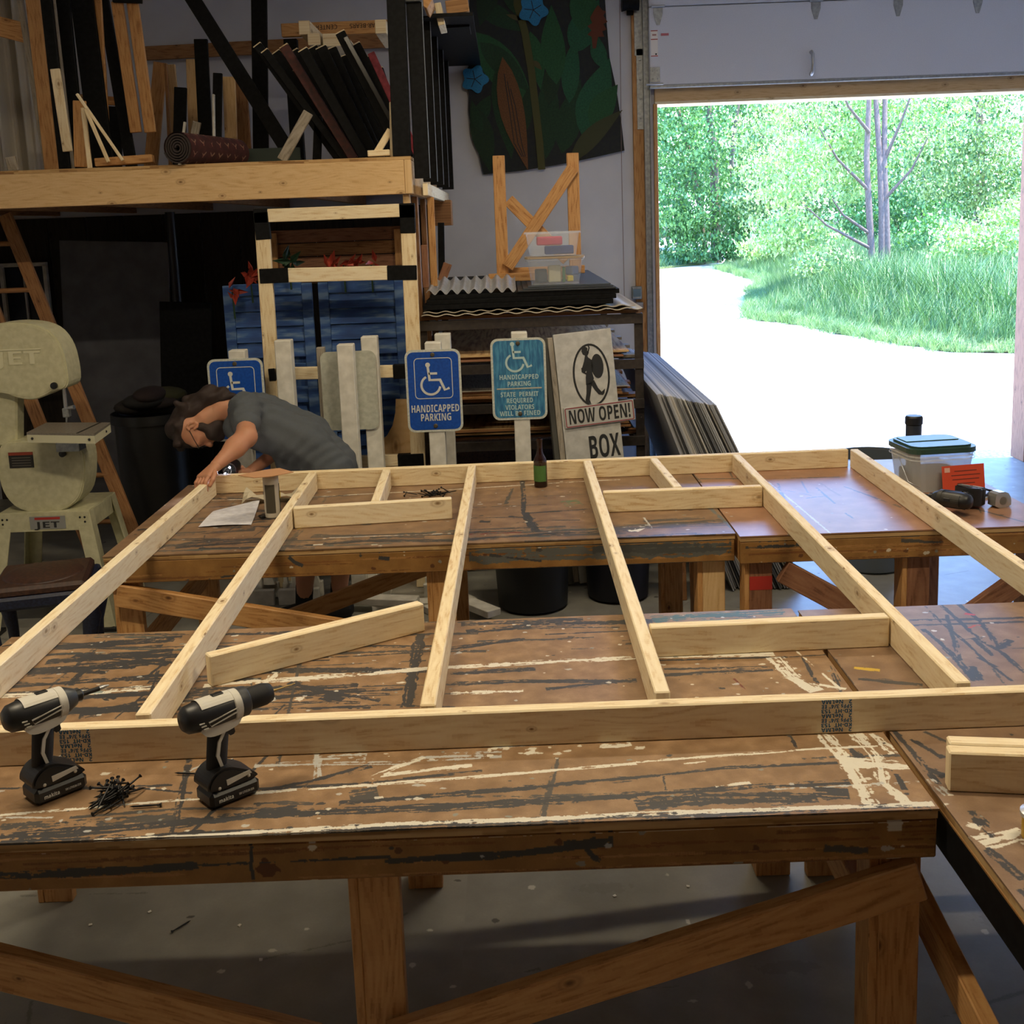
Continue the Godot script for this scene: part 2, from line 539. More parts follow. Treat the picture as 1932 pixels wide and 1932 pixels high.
func materials() -> void:
	M.spruce = textured(wood_image(Color("e2cda4"), Color("c4a06d"), Color("efe0bd"), 16, 11, 0.75), 0.72)
	M.spruce_b = textured(wood_image(Color("dec79b"), Color("bf9a67"), Color("ecdbb5"), 9, 23, 0.9), 0.72)
	M.spruce_c = textured(wood_image(Color("e4d1aa"), Color("c9a875"), Color("f0e3c4"), 22, 37, 0.6), 0.72)
	M.fir = textured(wood_image(Color("b5824b"), Color("8a5a2c"), Color("c79860"), 8, 51, 1.0), 0.6)
	M.fir_dark = textured(wood_image(Color("8f6239"), Color("674321"), Color("a4784b"), 7, 67, 1.0), 0.65)
	M.pine_loft = textured(wood_image(Color("cba672"), Color("a67e48"), Color("d9b989"), 12, 83, 0.6), 0.7)
	M.red_wood = textured(wood_image(Color("82563c"), Color("573723"), Color("976b4e"), 6, 97, 0.8), 0.7)
	M.grey_wood = textured(wood_image(Color("8d8577"), Color("655d50"), Color("a59d8f"), 6, 103, 0.8), 0.85)
	M.ply_edge = textured(wood_image(Color("a5804f"), Color("6b4a28"), Color("c2a170"), 0, 113, 1.4, 256, 128), 0.8)
	M.shade_panel = textured(wood_image(Color("2c2520"), Color("1d1815"), Color("38302a"), 4, 109, 1.0, 512, 128), 0.8)  # near-black brown that puts the under-loft shade into the boards
	M.wall = noise_mat(Color("cdd1db"), Color("d4d8e1"), 0.02, Vector3(0.5, 0.5, 0.5), 0.85, 3, Color(0, 0, 0, 0), true)
	M.ceiling = noise_mat(Color("c8c4bb"), Color("d4d0c8"), 0.03, Vector3(0.4, 0.4, 0.4), 0.9, 5, Color(0, 0, 0, 0), true)
	M.white_enamel = mat(Color("e8e8e4"), 0.35)
	M.tube_glow = mat(Color("ffffff"), 0.4)
	M.tube_glow.emission_enabled = true
	M.tube_glow.emission = Color(1.0, 0.9, 0.75)
	M.tube_glow.emission_energy_multiplier = 3.0
	M.steel = mat(Color("b9bcc0"), 0.32, 0.9)
	M.galv = noise_mat(Color("8f9598"), Color("abb0b2"), 0.05, Vector3(2, 2, 2), 0.45, 9)
	M.galv.metallic = 0.7
	M.black_paint = noise_mat(Color("0c0d0e"), Color("17181a"), 0.05, Vector3(2, 2, 2), 0.55, 13)
	M.black_paint.metallic_specular = 0.25
	M.black_plastic = mat(Color("121315"), 0.42)
	M.slat_lit_edge = mat(Color("6f7478"), 0.5)  # grey that paints the lit side faces of the black slats
	M.dark_gap = mat(Color("1b1712"), 0.9)
	M.white_paint = noise_mat(Color("cfcdc2"), Color("e4e2d8"), 0.03, Vector3(1.5, 1.5, 1.5), 0.55, 17)
	M.blue_ink = mat(Color("2f6791"), 0.8)
	M.charcoal_ink = mat(Color("26282a"), 0.8)
	M.silver = mat(Color("c9c9c6"), 0.3, 0.6)
	M.red = mat(Color("a8302a"), 0.5)
	M.rust_board = noise_mat(Color("3a1a16"), Color("54241d"), 0.04, Vector3(2, 2, 2), 0.6, 71)
	M.red_board = noise_mat(Color("7d2430"), Color("a03a44"), 0.04, Vector3(2, 2, 2), 0.6, 73)
	M.black_gloss = mat(Color("17181a"), 0.2)

# ---------- the building ----------
func wall_piece(parent: Node, called: String, a: Vector3, b: Vector3, m: Material) -> void:
	box_part(called, parent, (a + b) * 0.5, (b - a).abs(), m, 0.0)

func shell() -> void:
	M.floor = textured(floor_image(), 0.42)
	var fl := MB.new()
	var w := RIGHT_X - LEFT_X; var d := FRONT_Z - WALL_Z
	var c := Vector3((LEFT_X + RIGHT_X) / 2, 0, (FRONT_Z + WALL_Z) / 2)
	fl.quad(Vector3(LEFT_X, 0, FRONT_Z), Vector3(RIGHT_X, 0, FRONT_Z), Vector3(RIGHT_X, 0, WALL_Z - 0.15), Vector3(LEFT_X, 0, WALL_Z - 0.15), Vector2(0, d / 4), Vector2(w / 4, d / 4), Vector2(w / 4, 0), Vector2(0, 0))
	var fo := put("floor", fl.mesh(), M.floor, self)
	structure(fo, "grey painted concrete workshop floor with scuffs and drips", "floor")
	box_part("slab", fo, c + Vector3(0, -0.101, -0.075), Vector3(w, 0.2, d + 0.15), M.wall, 0.0)
	var ce := box_part("ceiling", self, c + Vector3(0, CEIL + 0.1, 0), Vector3(w + 0.4, 0.2, d + 0.4), M.ceiling, 0.0)
	structure(ce, "pale workshop ceiling above the loft and tables", "ceiling")
	var wl := thing("wall_left", "white workshop wall beside the loft", "wall", Transform3D.IDENTITY, "", "structure")
	wall_piece(wl, "wall_board", Vector3(LEFT_X - 0.2, 0, WALL_Z - 0.2), Vector3(LEFT_X, CEIL, FRONT_Z + 0.2), M.wall)
	var wr := thing("wall_right", "white workshop wall across from the loft", "wall", Transform3D.IDENTITY, "", "structure")
	wall_piece(wr, "wall_board", Vector3(RIGHT_X, 0, WALL_Z - 0.2), Vector3(RIGHT_X + 0.2, CEIL, FRONT_Z + 0.2), M.wall)
	var wf := thing("wall_front", "unseen workshop wall facing the overhead door, coloured brown to cut bounce light", "wall", Transform3D.IDENTITY, "", "structure")
	wall_piece(wf, "wall_board", Vector3(LEFT_X, 0, FRONT_Z), Vector3(RIGHT_X, CEIL, FRONT_Z + 0.2), M.fir_dark)  # out of view; brown chosen so less light bounces back under the tables
	var wb := thing("wall_back", "white wall holding the overhead door and the painted mural", "wall", Transform3D.IDENTITY, "", "structure")
	wall_piece(wb, "wall_board", Vector3(LEFT_X, 0, WALL_Z - 0.2), Vector3(DOOR_L, CEIL, WALL_Z), M.wall)
	wall_piece(wb, "wall_board", Vector3(DOOR_R, 0, WALL_Z - 0.2), Vector3(RIGHT_X, CEIL, WALL_Z), M.wall)
	wall_piece(wb, "wall_board", Vector3(DOOR_L, DOOR_H, WALL_Z - 0.2), Vector3(DOOR_R, CEIL, WALL_Z), M.wall)
	# wood round the opening
	var zc := WALL_Z + 0.02
	var t1 := board("trim_1", self, Vector3(DOOR_L - 0.105, 0, zc), Vector3(DOOR_L - 0.105, CEIL - 0.02, zc), 0.13, 0.04, M.fir, Vector3(1, 0, 0))
	structure(t1, "orange fir jamb board beside the door opening, carrying the steel track", "trim")
	var t1b := board("trim_2", self, Vector3(DOOR_L + 0.004, 0, WALL_Z - 0.08), Vector3(DOOR_L + 0.004, DOOR_H, WALL_Z - 0.08), 0.24, 0.03, M.fir, Vector3(0, 0, 1))
	structure(t1b, "fir lining inside the jamb by the stacked panels", "trim")
	var t2 := board("trim_3", self, Vector3(DOOR_L, DOOR_H + 0.085, zc), Vector3(DOOR_R, DOOR_H + 0.085, zc), 0.15, 0.04, M.pine_loft)
	structure(t2, "brown wooden header board under the overhead door", "trim")
	var t3 := board("trim_4", self, Vector3(DOOR_L, DOOR_H + 0.005, WALL_Z - 0.08), Vector3(DOOR_R, DOOR_H + 0.005, WALL_Z - 0.08), 0.24, 0.025, M.spruce, Vector3(0, 0, 1))
	structure(t3, "pale weatherstrip lining under the wooden header", "trim")
	var t4 := board("trim_5", self, Vector3(DOOR_R - 0.004, 0, WALL_Z - 0.08), Vector3(DOOR_R - 0.004, DOOR_H, WALL_Z - 0.08), 0.24, 0.03, M.red_wood, Vector3(0, 0, 1))
	structure(t4, "reddish fir lining at the far jamb of the opening", "trim")
	var t5 := board("trim_6", self, Vector3(DOOR_R + 0.09, 0, zc), Vector3(DOOR_R + 0.09, CEIL - 0.02, zc), 0.13, 0.04, M.fir, Vector3(1, 0, 0))
	structure(t5, "fir jamb board on the wall past the opening", "trim")
	var pn := thing("shade_panelling", "dark brown board panelling added to deepen the shade on the back wall under the loft", "panelling", Transform3D.IDENTITY, "", "structure")
	for k in 12:  # boards added so the wall under the loft goes darker
		box_part("panel_board", pn, Vector3(LEFT_X + 0.16 + k * 0.3, 1.12, WALL_Z + 0.012), Vector3(0.294, 2.24, 0.02), M.shade_panel, 0.004)
	overhead_door()
	shop_light(Vector3(-1.5, 4.0, -2.5), 0.0, 7.2, "hanging fluorescent shop light above the cordless drills")
	shop_light(Vector3(2.0, 4.0, -2.5), 0.0, 6.0, "hanging fluorescent shop light above the lumber offcuts")
	shop_light(Vector3(0.6, 4.0, -5.0), 0.0, 4.6, "hanging fluorescent shop light above the beer bottle")

func overhead_door() -> void:
	var t := thing("door_1", "raised white sectional overhead door with steel hinges and pull handle", "door", Transform3D.IDENTITY, "", "structure")
	var zd := WALL_Z + 0.115
	var white := noise_mat(Color("ccd2df"), Color("d8dde8"), 0.2, Vector3(3, 3, 3), 0.5, 21)
	var y0 := 3.065
	var gap := 0.575
	var k := 0
	while y0 < CEIL - 0.1:
		var h := minf(gap - 0.006, CEIL - 0.05 - y0)
		box_part("door_section", t, Vector3((DOOR_L + DOOR_R) / 2, y0 + h / 2, zd), Vector3(DOOR_R - DOOR_L + 0.1, h, 0.05), white, 0.006)
		if y0 + gap < CEIL - 0.3:
			for x in [DOOR_L + 0.02, 2.40, 3.02, 3.62]:
				var b := MB.new()
				var yy := y0 + h
				prism(b, at(Vector3(x, yy - 0.03, zd + 0.028)), PackedVector2Array([Vector2(-0.035, 0.03), Vector2(0.035, 0.03), Vector2(0.035, -0.02), Vector2(0.012, -0.1), Vector2(-0.012, -0.1), Vector2(-0.035, -0.02)]), 0.004)
				var hg := part("hinge", b, M.galv, t)
				var pn := MB.new()
				tube(pn, PackedVector3Array([Vector3(x - 0.05, yy + 0.003, zd + 0.036), Vector3(x + 0.05, yy + 0.003, zd + 0.036)]), PackedFloat32Array([0.009]), 8)
				part("hinge_pin", pn, M.steel, hg)
		y0 += gap
		k += 1
	box_part("bottom_seal", t, Vector3((DOOR_L + DOOR_R) / 2, 3.055, zd), Vector3(DOOR_R - DOOR_L + 0.1, 0.022, 0.052), M.galv, 0.003)
	# pull handle
	var hp := PZ(1531, 98, zd + 0.03); var hq := PZ(1531, 140, zd + 0.03)
	var hb := MB.new()
	tube(hb, PackedVector3Array([hp, hp + Vector3(0, -0.02, 0.035), (hp + hq) / 2 + Vector3(0, 0, 0.045), hq + Vector3(0, 0.02, 0.035), hq]), PackedFloat32Array([0.016, 0.013, 0.011, 0.013, 0.018]), 10)
	part("pull_handle", hb, M.steel, t)
	# corner bracket, roller, stickers
	var cb := PZ(1236, 141, zd + 0.03)
	var br := box_part("corner_bracket", t, cb, Vector3(0.075, 0.11, 0.006), M.galv, 0.001)
	for q in [Vector3(-0.018, 0.03, 0.004), Vector3(0.018, 0.03, 0.004), Vector3(-0.018, -0.03, 0.004), Vector3(0.018, -0.03, 0.004)]:
		var rb := MB.new()
		ellipsoid(rb, at(q), Vector3(0.006, 0.006, 0.003), 8, 6)
		part("bolt", rb, M.steel, br)
	var rl := MB.new()
	tube(rl, PackedVector3Array([cb + Vector3(-0.07, -0.07, 0.01), cb + Vector3(0.06, -0.07, 0.01)]), PackedFloat32Array([0.007]), 8)
	part("roller_stem", rl, M.steel, t)
	var st := PZ(1234.5, 82, zd + 0.026)
	var s1 := box_part("sticker", t, st, Vector3(0.052, 0.19, 0.001), mat(Color("ece9e6"), 0.5), 0.0)
	for q in [0.092, 0.03, -0.092]:
		box_part("red_line", s1, Vector3(0, q, 0.001), Vector3(0.052, 0.006, 0.001), M.red, 0.0)
	box_part("sticker_print", s1, Vector3(0.0, 0.062, 0.001), Vector3(0.03, 0.012, 0.001), mat(Color("b58a86"), 0.6), 0.0)
	box_part("sticker_print", s1, Vector3(0.012, -0.078, 0.001), Vector3(0.012, 0.012, 0.001), M.charcoal_ink, 0.0)
	var st2 := PZ(1254.5, 65, zd + 0.026)
	box_part("red_badge", t, st2, Vector3(0.058, 0.018, 0.001), mat(Color("b96a76"), 0.5), 0.0)
	# vertical track and its angle plates
	var tx := PZ(1222, 300, WALL_Z + 0.07).x
	var tr := thing("door_track", "galvanized steel track rising along the fir jamb", "door track")
	var tb := MB.new()
	prism(tb, Transform3D(Basis(Vector3(1, 0, 0), Vector3(0, 0, 1), Vector3(0, -1, 0)), Vector3(tx, 2.3, WALL_Z + 0.08)), PackedVector2Array([Vector2(-0.025, 0.03), Vector2(-0.025, -0.03), Vector2(0.025, -0.03), Vector2(0.025, 0.02), Vector2(0.021, 0.02), Vector2(0.021, -0.026), Vector2(-0.021, -0.026), Vector2(-0.021, 0.03)]), 4.55)
	part("channel", tb, M.galv, tr)
	for y in [[2.75, 3.35, 0.075], [3.3, 4.5, 0.1]]:
		var pl := box_part("angle_plate", tr, Vector3(tx - 0.035, (y[0] + y[1]) / 2, WALL_Z + 0.046), Vector3(y[2], y[1] - y[0], 0.006), M.galv, 0.001)
		for q in 4:
			var rb := MB.new()
			ellipsoid(rb, at(Vector3(-0.01, (q - 1.5) * (y[1] - y[0]) * 0.24, 0.004)), Vector3(0.008, 0.008, 0.004), 8, 6)
			part("bolt", rb, M.steel, pl)
	var cable := MB.new()
	tube(cable, PackedVector3Array([PZ(1169, 0, WALL_Z + 0.09), PZ(1173, 330, WALL_Z + 0.075), PZ(1178, 560, WALL_Z + 0.07)]), PackedFloat32Array([0.0025]), 6)
	solo("pull_cord", cable, mat(Color("7c6a68"), 0.8), Transform3D.IDENTITY, "thin cord hanging down the white wall beside the mural", "cord")
	var op := PZ(1185, 5, WALL_Z + 0.12)
	var sp := thing("spring_bearing", "dark steel spring drum bracket high beside the door track", "bracket")
	var sb := MB.new()
	lathe(sb, Transform3D(Basis(Vector3(0, 0, 1), PI / 2), op), PackedVector2Array([Vector2(0, -0.08), Vector2(0.06, -0.08), Vector2(0.055, 0.0), Vector2(0.065, 0.05), Vector2(0, 0.05)]), 16)
	part("drum", sb, M.black_paint, sp)
	box_part("bracket_plate", sp, op + Vector3(0.02, -0.02, -0.07), Vector3(0.05, 0.12, 0.02), M.black_paint)
	# outlet box on the jamb
	var ob := thing("switch_box", "small grey switch box on the fir jamb above the stacked panels", "switch box")
	var bp := PZ(1201, 552, WALL_Z + 0.072)
	box_part("body", ob, bp, Vector3(0.08, 0.1, 0.06), M.galv, 0.006)
	box_part("cover", ob, bp + Vector3(0, 0, 0.032), Vector3(0.06, 0.06, 0.006), mat(Color("5f7480"), 0.5), 0.002)
	box_part("latch_plate", ob, bp + Vector3(0.02, -0.1, 0.0), Vector3(0.06, 0.05, 0.05), M.steel, 0.004)

func floor_image() -> Image:
	var s := Sheet.new(4.0, 4.0, 256, 77, Color("83827a"), Color("908f86"), Color("99988f"))
	for k in 60:
		var p := Vector2(s.r.randf() * 4, s.r.randf() * 4)
		var a := s.r.randf() * TAU
		s.stroke([p, p + Vector2(cos(a), sin(a)) * s.r.randf_range(0.05, 0.5)], s.r.randf_range(0.004, 0.03), Color("66665f"), 0.75, 0.5)
	for k in 160:
		s.blob(s.r.randf() * 4, s.r.randf() * 4, s.r.randf_range(0.003, 0.012), s.r.randf_range(0.003, 0.012), [Color("d8d6cc"), Color("3b3a36"), Color("c9c6bb")][k % 3], 0.8)
	for k in 18:
		s.blob(s.r.randf() * 4, s.r.randf() * 4, s.r.randf_range(0.03, 0.09), s.r.randf_range(0.02, 0.05), Color("74736b"), 0.4)
	return s.image()

# ---------- work tables ----------
const DK := Color("3a3a3c")
const DK2 := Color("4a4744")
const WH := Color("d9d5c6")
const WH2 := Color("b9bab6")

# strokes as the photograph shows them on a table top: [colour, width in pixels, dryness, [u, v, u, v ...]]
func lay_strokes(s: Sheet, x0: float, zb: float, list: Array) -> void:
	for k in list:
		var pts := []
		var wm := 0.0
		for i in range(0, k[3].size(), 2):
			var p := PY(k[3][i], k[3][i + 1], TOP)
			pts.append(Vector2(p.x - x0, p.z - zb))
			wm = k[1] * EYE.distance_to(p) / FOCAL
		# a stroke lying along x looks thinner from the camera than it is
		var q: Vector2 = (pts[pts.size() - 1] - pts[0]).normalized()
		wm *= lerpf(1.15, 2.4, absf(q.x))
		s.stroke(pts, wm, k[0], k[2])

func random_paint(s: Sheet, w: float, d: float, n: int, along_x: float, cols: Array) -> void:
	for k in n:
		var p := Vector2(s.r.randf() * w, s.r.randf() * d)
		var a := (s.r.randf_range(-0.12, 0.12) if s.r.randf() < along_x else PI / 2 + s.r.randf_range(-0.3, 0.3))
		var L := s.r.randf_range(0.08, 0.7)
		var e := p + Vector2(cos(a), sin(a)) * L
		s.stroke([p, (p + e) / 2 + Vector2(0, s.r.randf_range(-0.02, 0.02)), e], s.r.randf_range(0.005, 0.022), cols[s.r.randi() % cols.size()], s.r.randf_range(0.35, 0.7), 0.85)

func specks(s: Sheet, w: float, d: float, n: int) -> void:
	for k in n:
		var c: Color = [WH, WH, DK, WH2, Color("8a8f88")][s.r.randi() % 5]
		var q := s.r.randf_range(0.0015, 0.006)
		s.blob(s.r.randf() * w, s.r.randf() * d, q * s.r.randf_range(0.7, 2.2), q, c, 0.85)

func near_sheet() -> Image:
	var x0 := -1.59; var zb := -3.365
	var s := Sheet.new(2.44, 1.22, 640, 5, Color("816548"), Color("997b5b"), Color("a88c6c"))
	random_paint(s, 1.0, 0.62, 40, 0.85, [DK, DK2, DK])
	for k in 26:
		var p := Vector2(s.r.randf_range(0.0, 0.95), s.r.randf_range(0.02, 0.6))
		s.stroke([p, p + Vector2(s.r.randf_range(0.15, 0.5), s.r.randf_range(-0.06, 0.06))], s.r.randf_range(0.02, 0.045), DK, 0.45)
	random_paint(s, 2.44, 1.22, 26, 0.9, [DK2, DK, WH2])
	random_paint(s, 2.44, 0.16, 22, 1.0, [DK2, Color("4c5250"), DK])
	lay_strokes(s, x0, zb, [
		[DK, 13, 0.3, [480, 1537, 629, 1530, 853, 1522, 1200, 1500]], [DK, 9, 0.35, [640, 1515, 957, 1489, 1200, 1468]],
		[DK, 10, 0.45, [480, 1496, 592, 1474, 700, 1444]], [DK2, 20, 0.4, [660, 1502, 712, 1494]],
		[DK, 24, 0.25, [793, 1196, 780, 1260, 768, 1334]], [DK, 10, 0.3, [547, 1287, 629, 1310, 718, 1321]],
		[DK, 8, 0.35, [480, 1321, 610, 1306, 760, 1299]], [DK, 8, 0.35, [842, 1291, 960, 1286, 1200, 1284]],
		[DK, 9, 0.4, [850, 1270, 1010, 1262]], [DK, 7, 0.4, [1030, 1300, 1200, 1284]], [DK, 20, 0.35, [610, 1312, 650, 1318]],
		[DK, 14, 0.35, [0, 1578, 174, 1567, 377, 1549, 560, 1526]], [DK2, 12, 0.5, [0, 1560, 200, 1550, 330, 1540]],
		[DK, 4, 0.4, [261, 1486, 362, 1496]], [DK, 9, 0.4, [109, 1219, 343, 1202]], [DK, 13, 0.35, [87, 1250, 326, 1228]],
		[DK, 12, 0.35, [140, 1237, 320, 1252]], [DK, 13, 0.35, [54, 1271, 152, 1262, 282, 1250]], [DK, 15, 0.3, [130, 1293, 163, 1262]],
		[DK, 6, 0.4, [272, 1282, 315, 1247]], [DK, 12, 0.35, [40, 1225, 220, 1215]], [DK, 14, 0.35, [180, 1345, 260, 1330]],
		[DK, 10, 0.4, [60, 1330, 150, 1300, 215, 1320]], [DK, 16, 0.35, [150, 1350, 190, 1345]], [DK, 14, 0.4, [640, 1200, 790, 1188]],
		[DK, 12, 0.4, [880, 1192, 1000, 1180, 1230, 1172]], [DK, 9, 0.45, [870, 1178, 1100, 1168]], [Color("3f5a52"), 16, 0.5, [1230, 1168, 1400, 1158, 1480, 1154]],
		[Color("51635b"), 10, 0.55, [1240, 1180, 1420, 1168]], [DK2, 6, 0.5, [900, 1210, 1120, 1204]], [DK, 8, 0.45, [840, 1225, 990, 1205]],
		[DK, 5, 0.35, [1200, 1467, 1370, 1448, 1579, 1439]], [DK, 8, 0.35, [1200, 1498, 1427, 1484, 1601, 1475]],
		[DK, 20, 0.3, [1200, 1519, 1314, 1507, 1541, 1505]], [DK, 22, 0.35, [1533, 1494, 1601, 1498]], [DK, 6, 0.4, [1253, 1464, 1257, 1490]],
		[DK, 9, 0.4, [1488, 1388, 1500, 1411]], [DK, 8, 0.35, [1514, 1240, 1541, 1289]], [DK, 5, 0.4, [1253, 1262, 1461, 1259]],
		[DK, 7, 0.4, [1246, 1274, 1457, 1263]], [DK, 4, 0.3, [1240, 1246, 1461, 1240]], [DK, 12, 0.35, [1600, 1410, 1625, 1430]],
		[DK, 10, 0.4, [1690, 1460, 1706, 1490]], [DK, 10, 0.4, [0, 1590, 400, 1572, 900, 1552, 1750, 1518]],
		[WH, 5, 0.3, [480, 1496, 890, 1466, 1200, 1440]], [WH2, 8, 0.6, [480, 1444, 592, 1440, 774, 1440]], [WH, 7, 0.45, [718, 1463, 890, 1444]],
		[WH2, 24, 0.75, [600, 1432, 690, 1428]], [WH2, 16, 0.7, [790, 1430, 945, 1424]], [WH, 8, 0.6, [700, 1468, 745, 1448, 800, 1428]],
		[WH, 7, 0.3, [0, 1597, 480, 1571, 741, 1554, 964, 1547, 1200, 1535, 1760, 1516]], [WH, 7, 0.5, [850, 1308, 987, 1303]],
		[WH, 4, 0.35, [0, 1538, 362, 1507, 560, 1489]], [WH2, 20, 0.75, [420, 1440, 450, 1452]], [WH2, 8, 0.7, [360, 1455, 400, 1435]],
		[WH, 11, 0.4, [0, 1313, 174, 1306, 284, 1297]], [WH, 9, 0.4, [385, 1293, 530, 1283, 800, 1262, 1000, 1250, 1220, 1240, 1460, 1234]],
		[WH, 14, 0.35, [480, 1310, 522, 1268]], [WH2, 9, 0.5, [485, 1325, 520, 1318]], [WH2, 5, 0.6, [820, 1240, 870, 1230]],
		[WH, 26, 0.35, [1461, 1240, 1492, 1276, 1541, 1304]], [WH, 28, 0.4, [1552, 1384, 1598, 1441, 1643, 1517]],
		[WH, 26, 0.5, [1613, 1384, 1655, 1430, 1666, 1479, 1708, 1517]], [WH, 18, 0.5, [1643, 1384, 1685, 1422]], [WH, 17, 0.35, [1583, 1437, 1719, 1445]],
		[WH, 4, 0.3, [1200, 1437, 1564, 1411, 1655, 1407]], [WH, 6, 0.5, [1350, 1484, 1415, 1477]], [WH, 5, 0.4, [1503, 1229, 1586, 1301]],
		[WH, 8, 0.5, [1545, 1292, 1595, 1300]], [WH2, 9, 0.6, [930, 1410, 1000, 1405, 1060, 1398]], [WH, 9, 0.5, [1130, 1408, 1190, 1404]],
		[WH, 5, 0.6, [1290, 1440, 1330, 1436]], [Color("6f3a28"), 6, 0.5, [1385, 1280, 1405, 1300]], [Color("7d8a86"), 8, 0.6, [120, 1308, 200, 1304]],
	])
	s.blob(1.0, 0.55, 0.012, 0.012, WH); s.blob(0.62, 0.93, 0.012, 0.006, WH); s.blob(1.86, 0.9, 0.014, 0.007, WH)
	for k in 14: s.blob(1.5 + s.r.randf() * 0.22, 0.875 + s.r.randf() * 0.04, s.r.randf_range(0.004, 0.013), s.r.randf_range(0.003, 0.008), WH)
	specks(s, 2.44, 1.22, 330)
	return s.image()

func far_sheet() -> Image:
	var x0 := -1.61; var zb := -5.43
	var s := Sheet.new(2.46, 1.22, 420, 15, Color("735a45"), Color("8a6e53"), Color("997f64"))
	random_paint(s, 0.75, 1.0, 22, 0.6, [DK2, DK, Color("5a5247")])
	for k in 22:
		var p := Vector2(s.r.randf_range(0.0, 0.5), s.r.randf_range(0.3, 1.18))
		s.stroke([p, p + Vector2(s.r.randf_range(0.1, 0.4), s.r.randf_range(-0.05, 0.05))], s.r.randf_range(0.02, 0.06), [DK, DK2][k % 2], 0.5)
	random_paint(s, 2.46, 1.22, 16, 0.9, [DK2, Color("6a5844"), WH2])
	for k in 16:
		var y := 1.02 + s.r.randf() * 0.2
		var x := s.r.randf() * 2.0
		s.stroke([Vector2(x, y), Vector2(x + s.r.randf_range(0.2, 0.9), y + s.r.randf_range(-0.02, 0.02))], s.r.randf_range(0.01, 0.03), [DK2, DK, Color("4e5450")][k % 3], 0.5)
	lay_strokes(s, x0, zb, [
		[WH, 2, 0.2, [400, 944, 560, 940, 584, 938, 868, 923, 1106, 908, 1170, 905]], [DK, 9, 0.25, [985, 908, 988, 940, 987, 968]], [DK, 16, 0.25, [990, 968, 1000, 985, 1012, 1005]],
		[DK, 9, 0.35, [536, 1033, 689, 1022, 853, 1022, 1039, 1009, 1200, 1003]], [DK2, 11, 0.4, [588, 1013, 685, 1013]], [DK, 4, 0.4, [991, 970, 1114, 961]],
		[DK, 4, 0.4, [960, 975, 1010, 980]], [Color("5f6f50"), 22, 0.6, [1062, 951, 1095, 948]], [Color("6a2f24"), 6, 0.6, [886, 1009, 983, 1007]],
		[WH, 9, 0.35, [1180, 995, 1198, 1004, 1222, 992]], [DK2, 12, 0.5, [250, 1040, 420, 1020]], [DK2, 10, 0.5, [320, 1010, 480, 1000]],
		[DK, 8, 0.45, [330, 1035, 560, 1018]], [DK2, 7, 0.5, [340, 985, 380, 950]], [DK2, 20, 0.45, [1130, 1000, 1380, 985]], [DK2, 8, 0.4, [1215, 985, 1330, 978]],
		[Color("5a6468"), 8, 0.4, [1340, 960, 1385, 1000]], [WH2, 3, 0.4, [1215, 978, 1232, 1000]], [DK2, 4, 0.4, [740, 1012, 815, 1008]], [DK, 8, 0.4, [905, 985, 925, 985]],
		[Color("c7a93a"), 5, 0.4, [553, 1000, 570, 997]], [WH, 4, 0.3, [590, 1030, 608, 1029]], [DK2, 8, 0.5, [580, 985, 700, 990]], [WH2, 3, 0.6, [620, 1016, 850, 1008]],
	])
	specks(s, 2.46, 1.22, 150)
	return s.image()

func side_sheet() -> Image:
	var x0 := 0.866; var zb := -3.345
	var s := Sheet.new(1.22, 2.44, 480, 25, Color("7a614b"), Color("8e745b"), Color("9b836a"))
	random_paint(s, 1.22, 2.44, 26, 0.3, [DK, DK2])
	lay_strokes(s, x0, zb, [
		[DK, 6, 0.3, [1744, 1144, 1782, 1180, 1823, 1213, 1858, 1247, 1909, 1285]], [DK, 9, 0.3, [1772, 1139, 1813, 1175, 1854, 1211, 1889, 1230, 1932, 1269]],
		[DK, 9, 0.3, [1806, 1139, 1846, 1170, 1868, 1197, 1885, 1225]], [DK, 10, 0.35, [1885, 1223, 1909, 1208]], [DK, 5, 0.3, [1717, 1171, 1932, 1166]],
		[DK, 4, 0.3, [1724, 1180, 1932, 1173]], [DK, 12, 0.4, [1741, 1187, 1794, 1233, 1840, 1285]], [DK, 9, 0.4, [1835, 1204, 1873, 1237]], [DK, 7, 0.4, [1847, 1240, 1882, 1258]],
		[DK, 20, 0.4, [1829, 1257, 1846, 1283]], [Color("b0342c"), 6, 0.35, [1820, 1158, 1839, 1161]], [Color("b0442c"), 3, 0.3, [1828, 1185, 1840, 1180, 1851, 1180]],
		[DK, 12, 0.35, [1689, 1380, 1740, 1440, 1768, 1479]], [DK, 9, 0.4, [1720, 1395, 1780, 1430]], [DK2, 8, 0.4, [1745, 1380, 1790, 1400]], [DK, 14, 0.4, [1750, 1450, 1785, 1465]],
		[WH2, 14, 0.6, [1755, 1470, 1790, 1500]], [WH, 22, 0.5, [1850, 1590, 1932, 1570]], [WH, 10, 0.45, [1825, 1556, 1850, 1562]], [DK, 20, 0.4, [1830, 1530, 1880, 1580]],
		[DK, 14, 0.4, [1860, 1600, 1932, 1660]], [DK, 10, 0.35, [1570, 1240, 1610, 1300]], [DK2, 9, 0.4, [1620, 1280, 1740, 1292]], [Color("c9a83c"), 6, 0.4, [1612, 1260, 1660, 1265]],
		[DK, 8, 0.4, [1550, 1225, 1585, 1270]], [DK, 6, 0.4, [1900, 1330, 1932, 1350]],
	])
	specks(s, 1.22, 2.44, 160)
	return s.image()

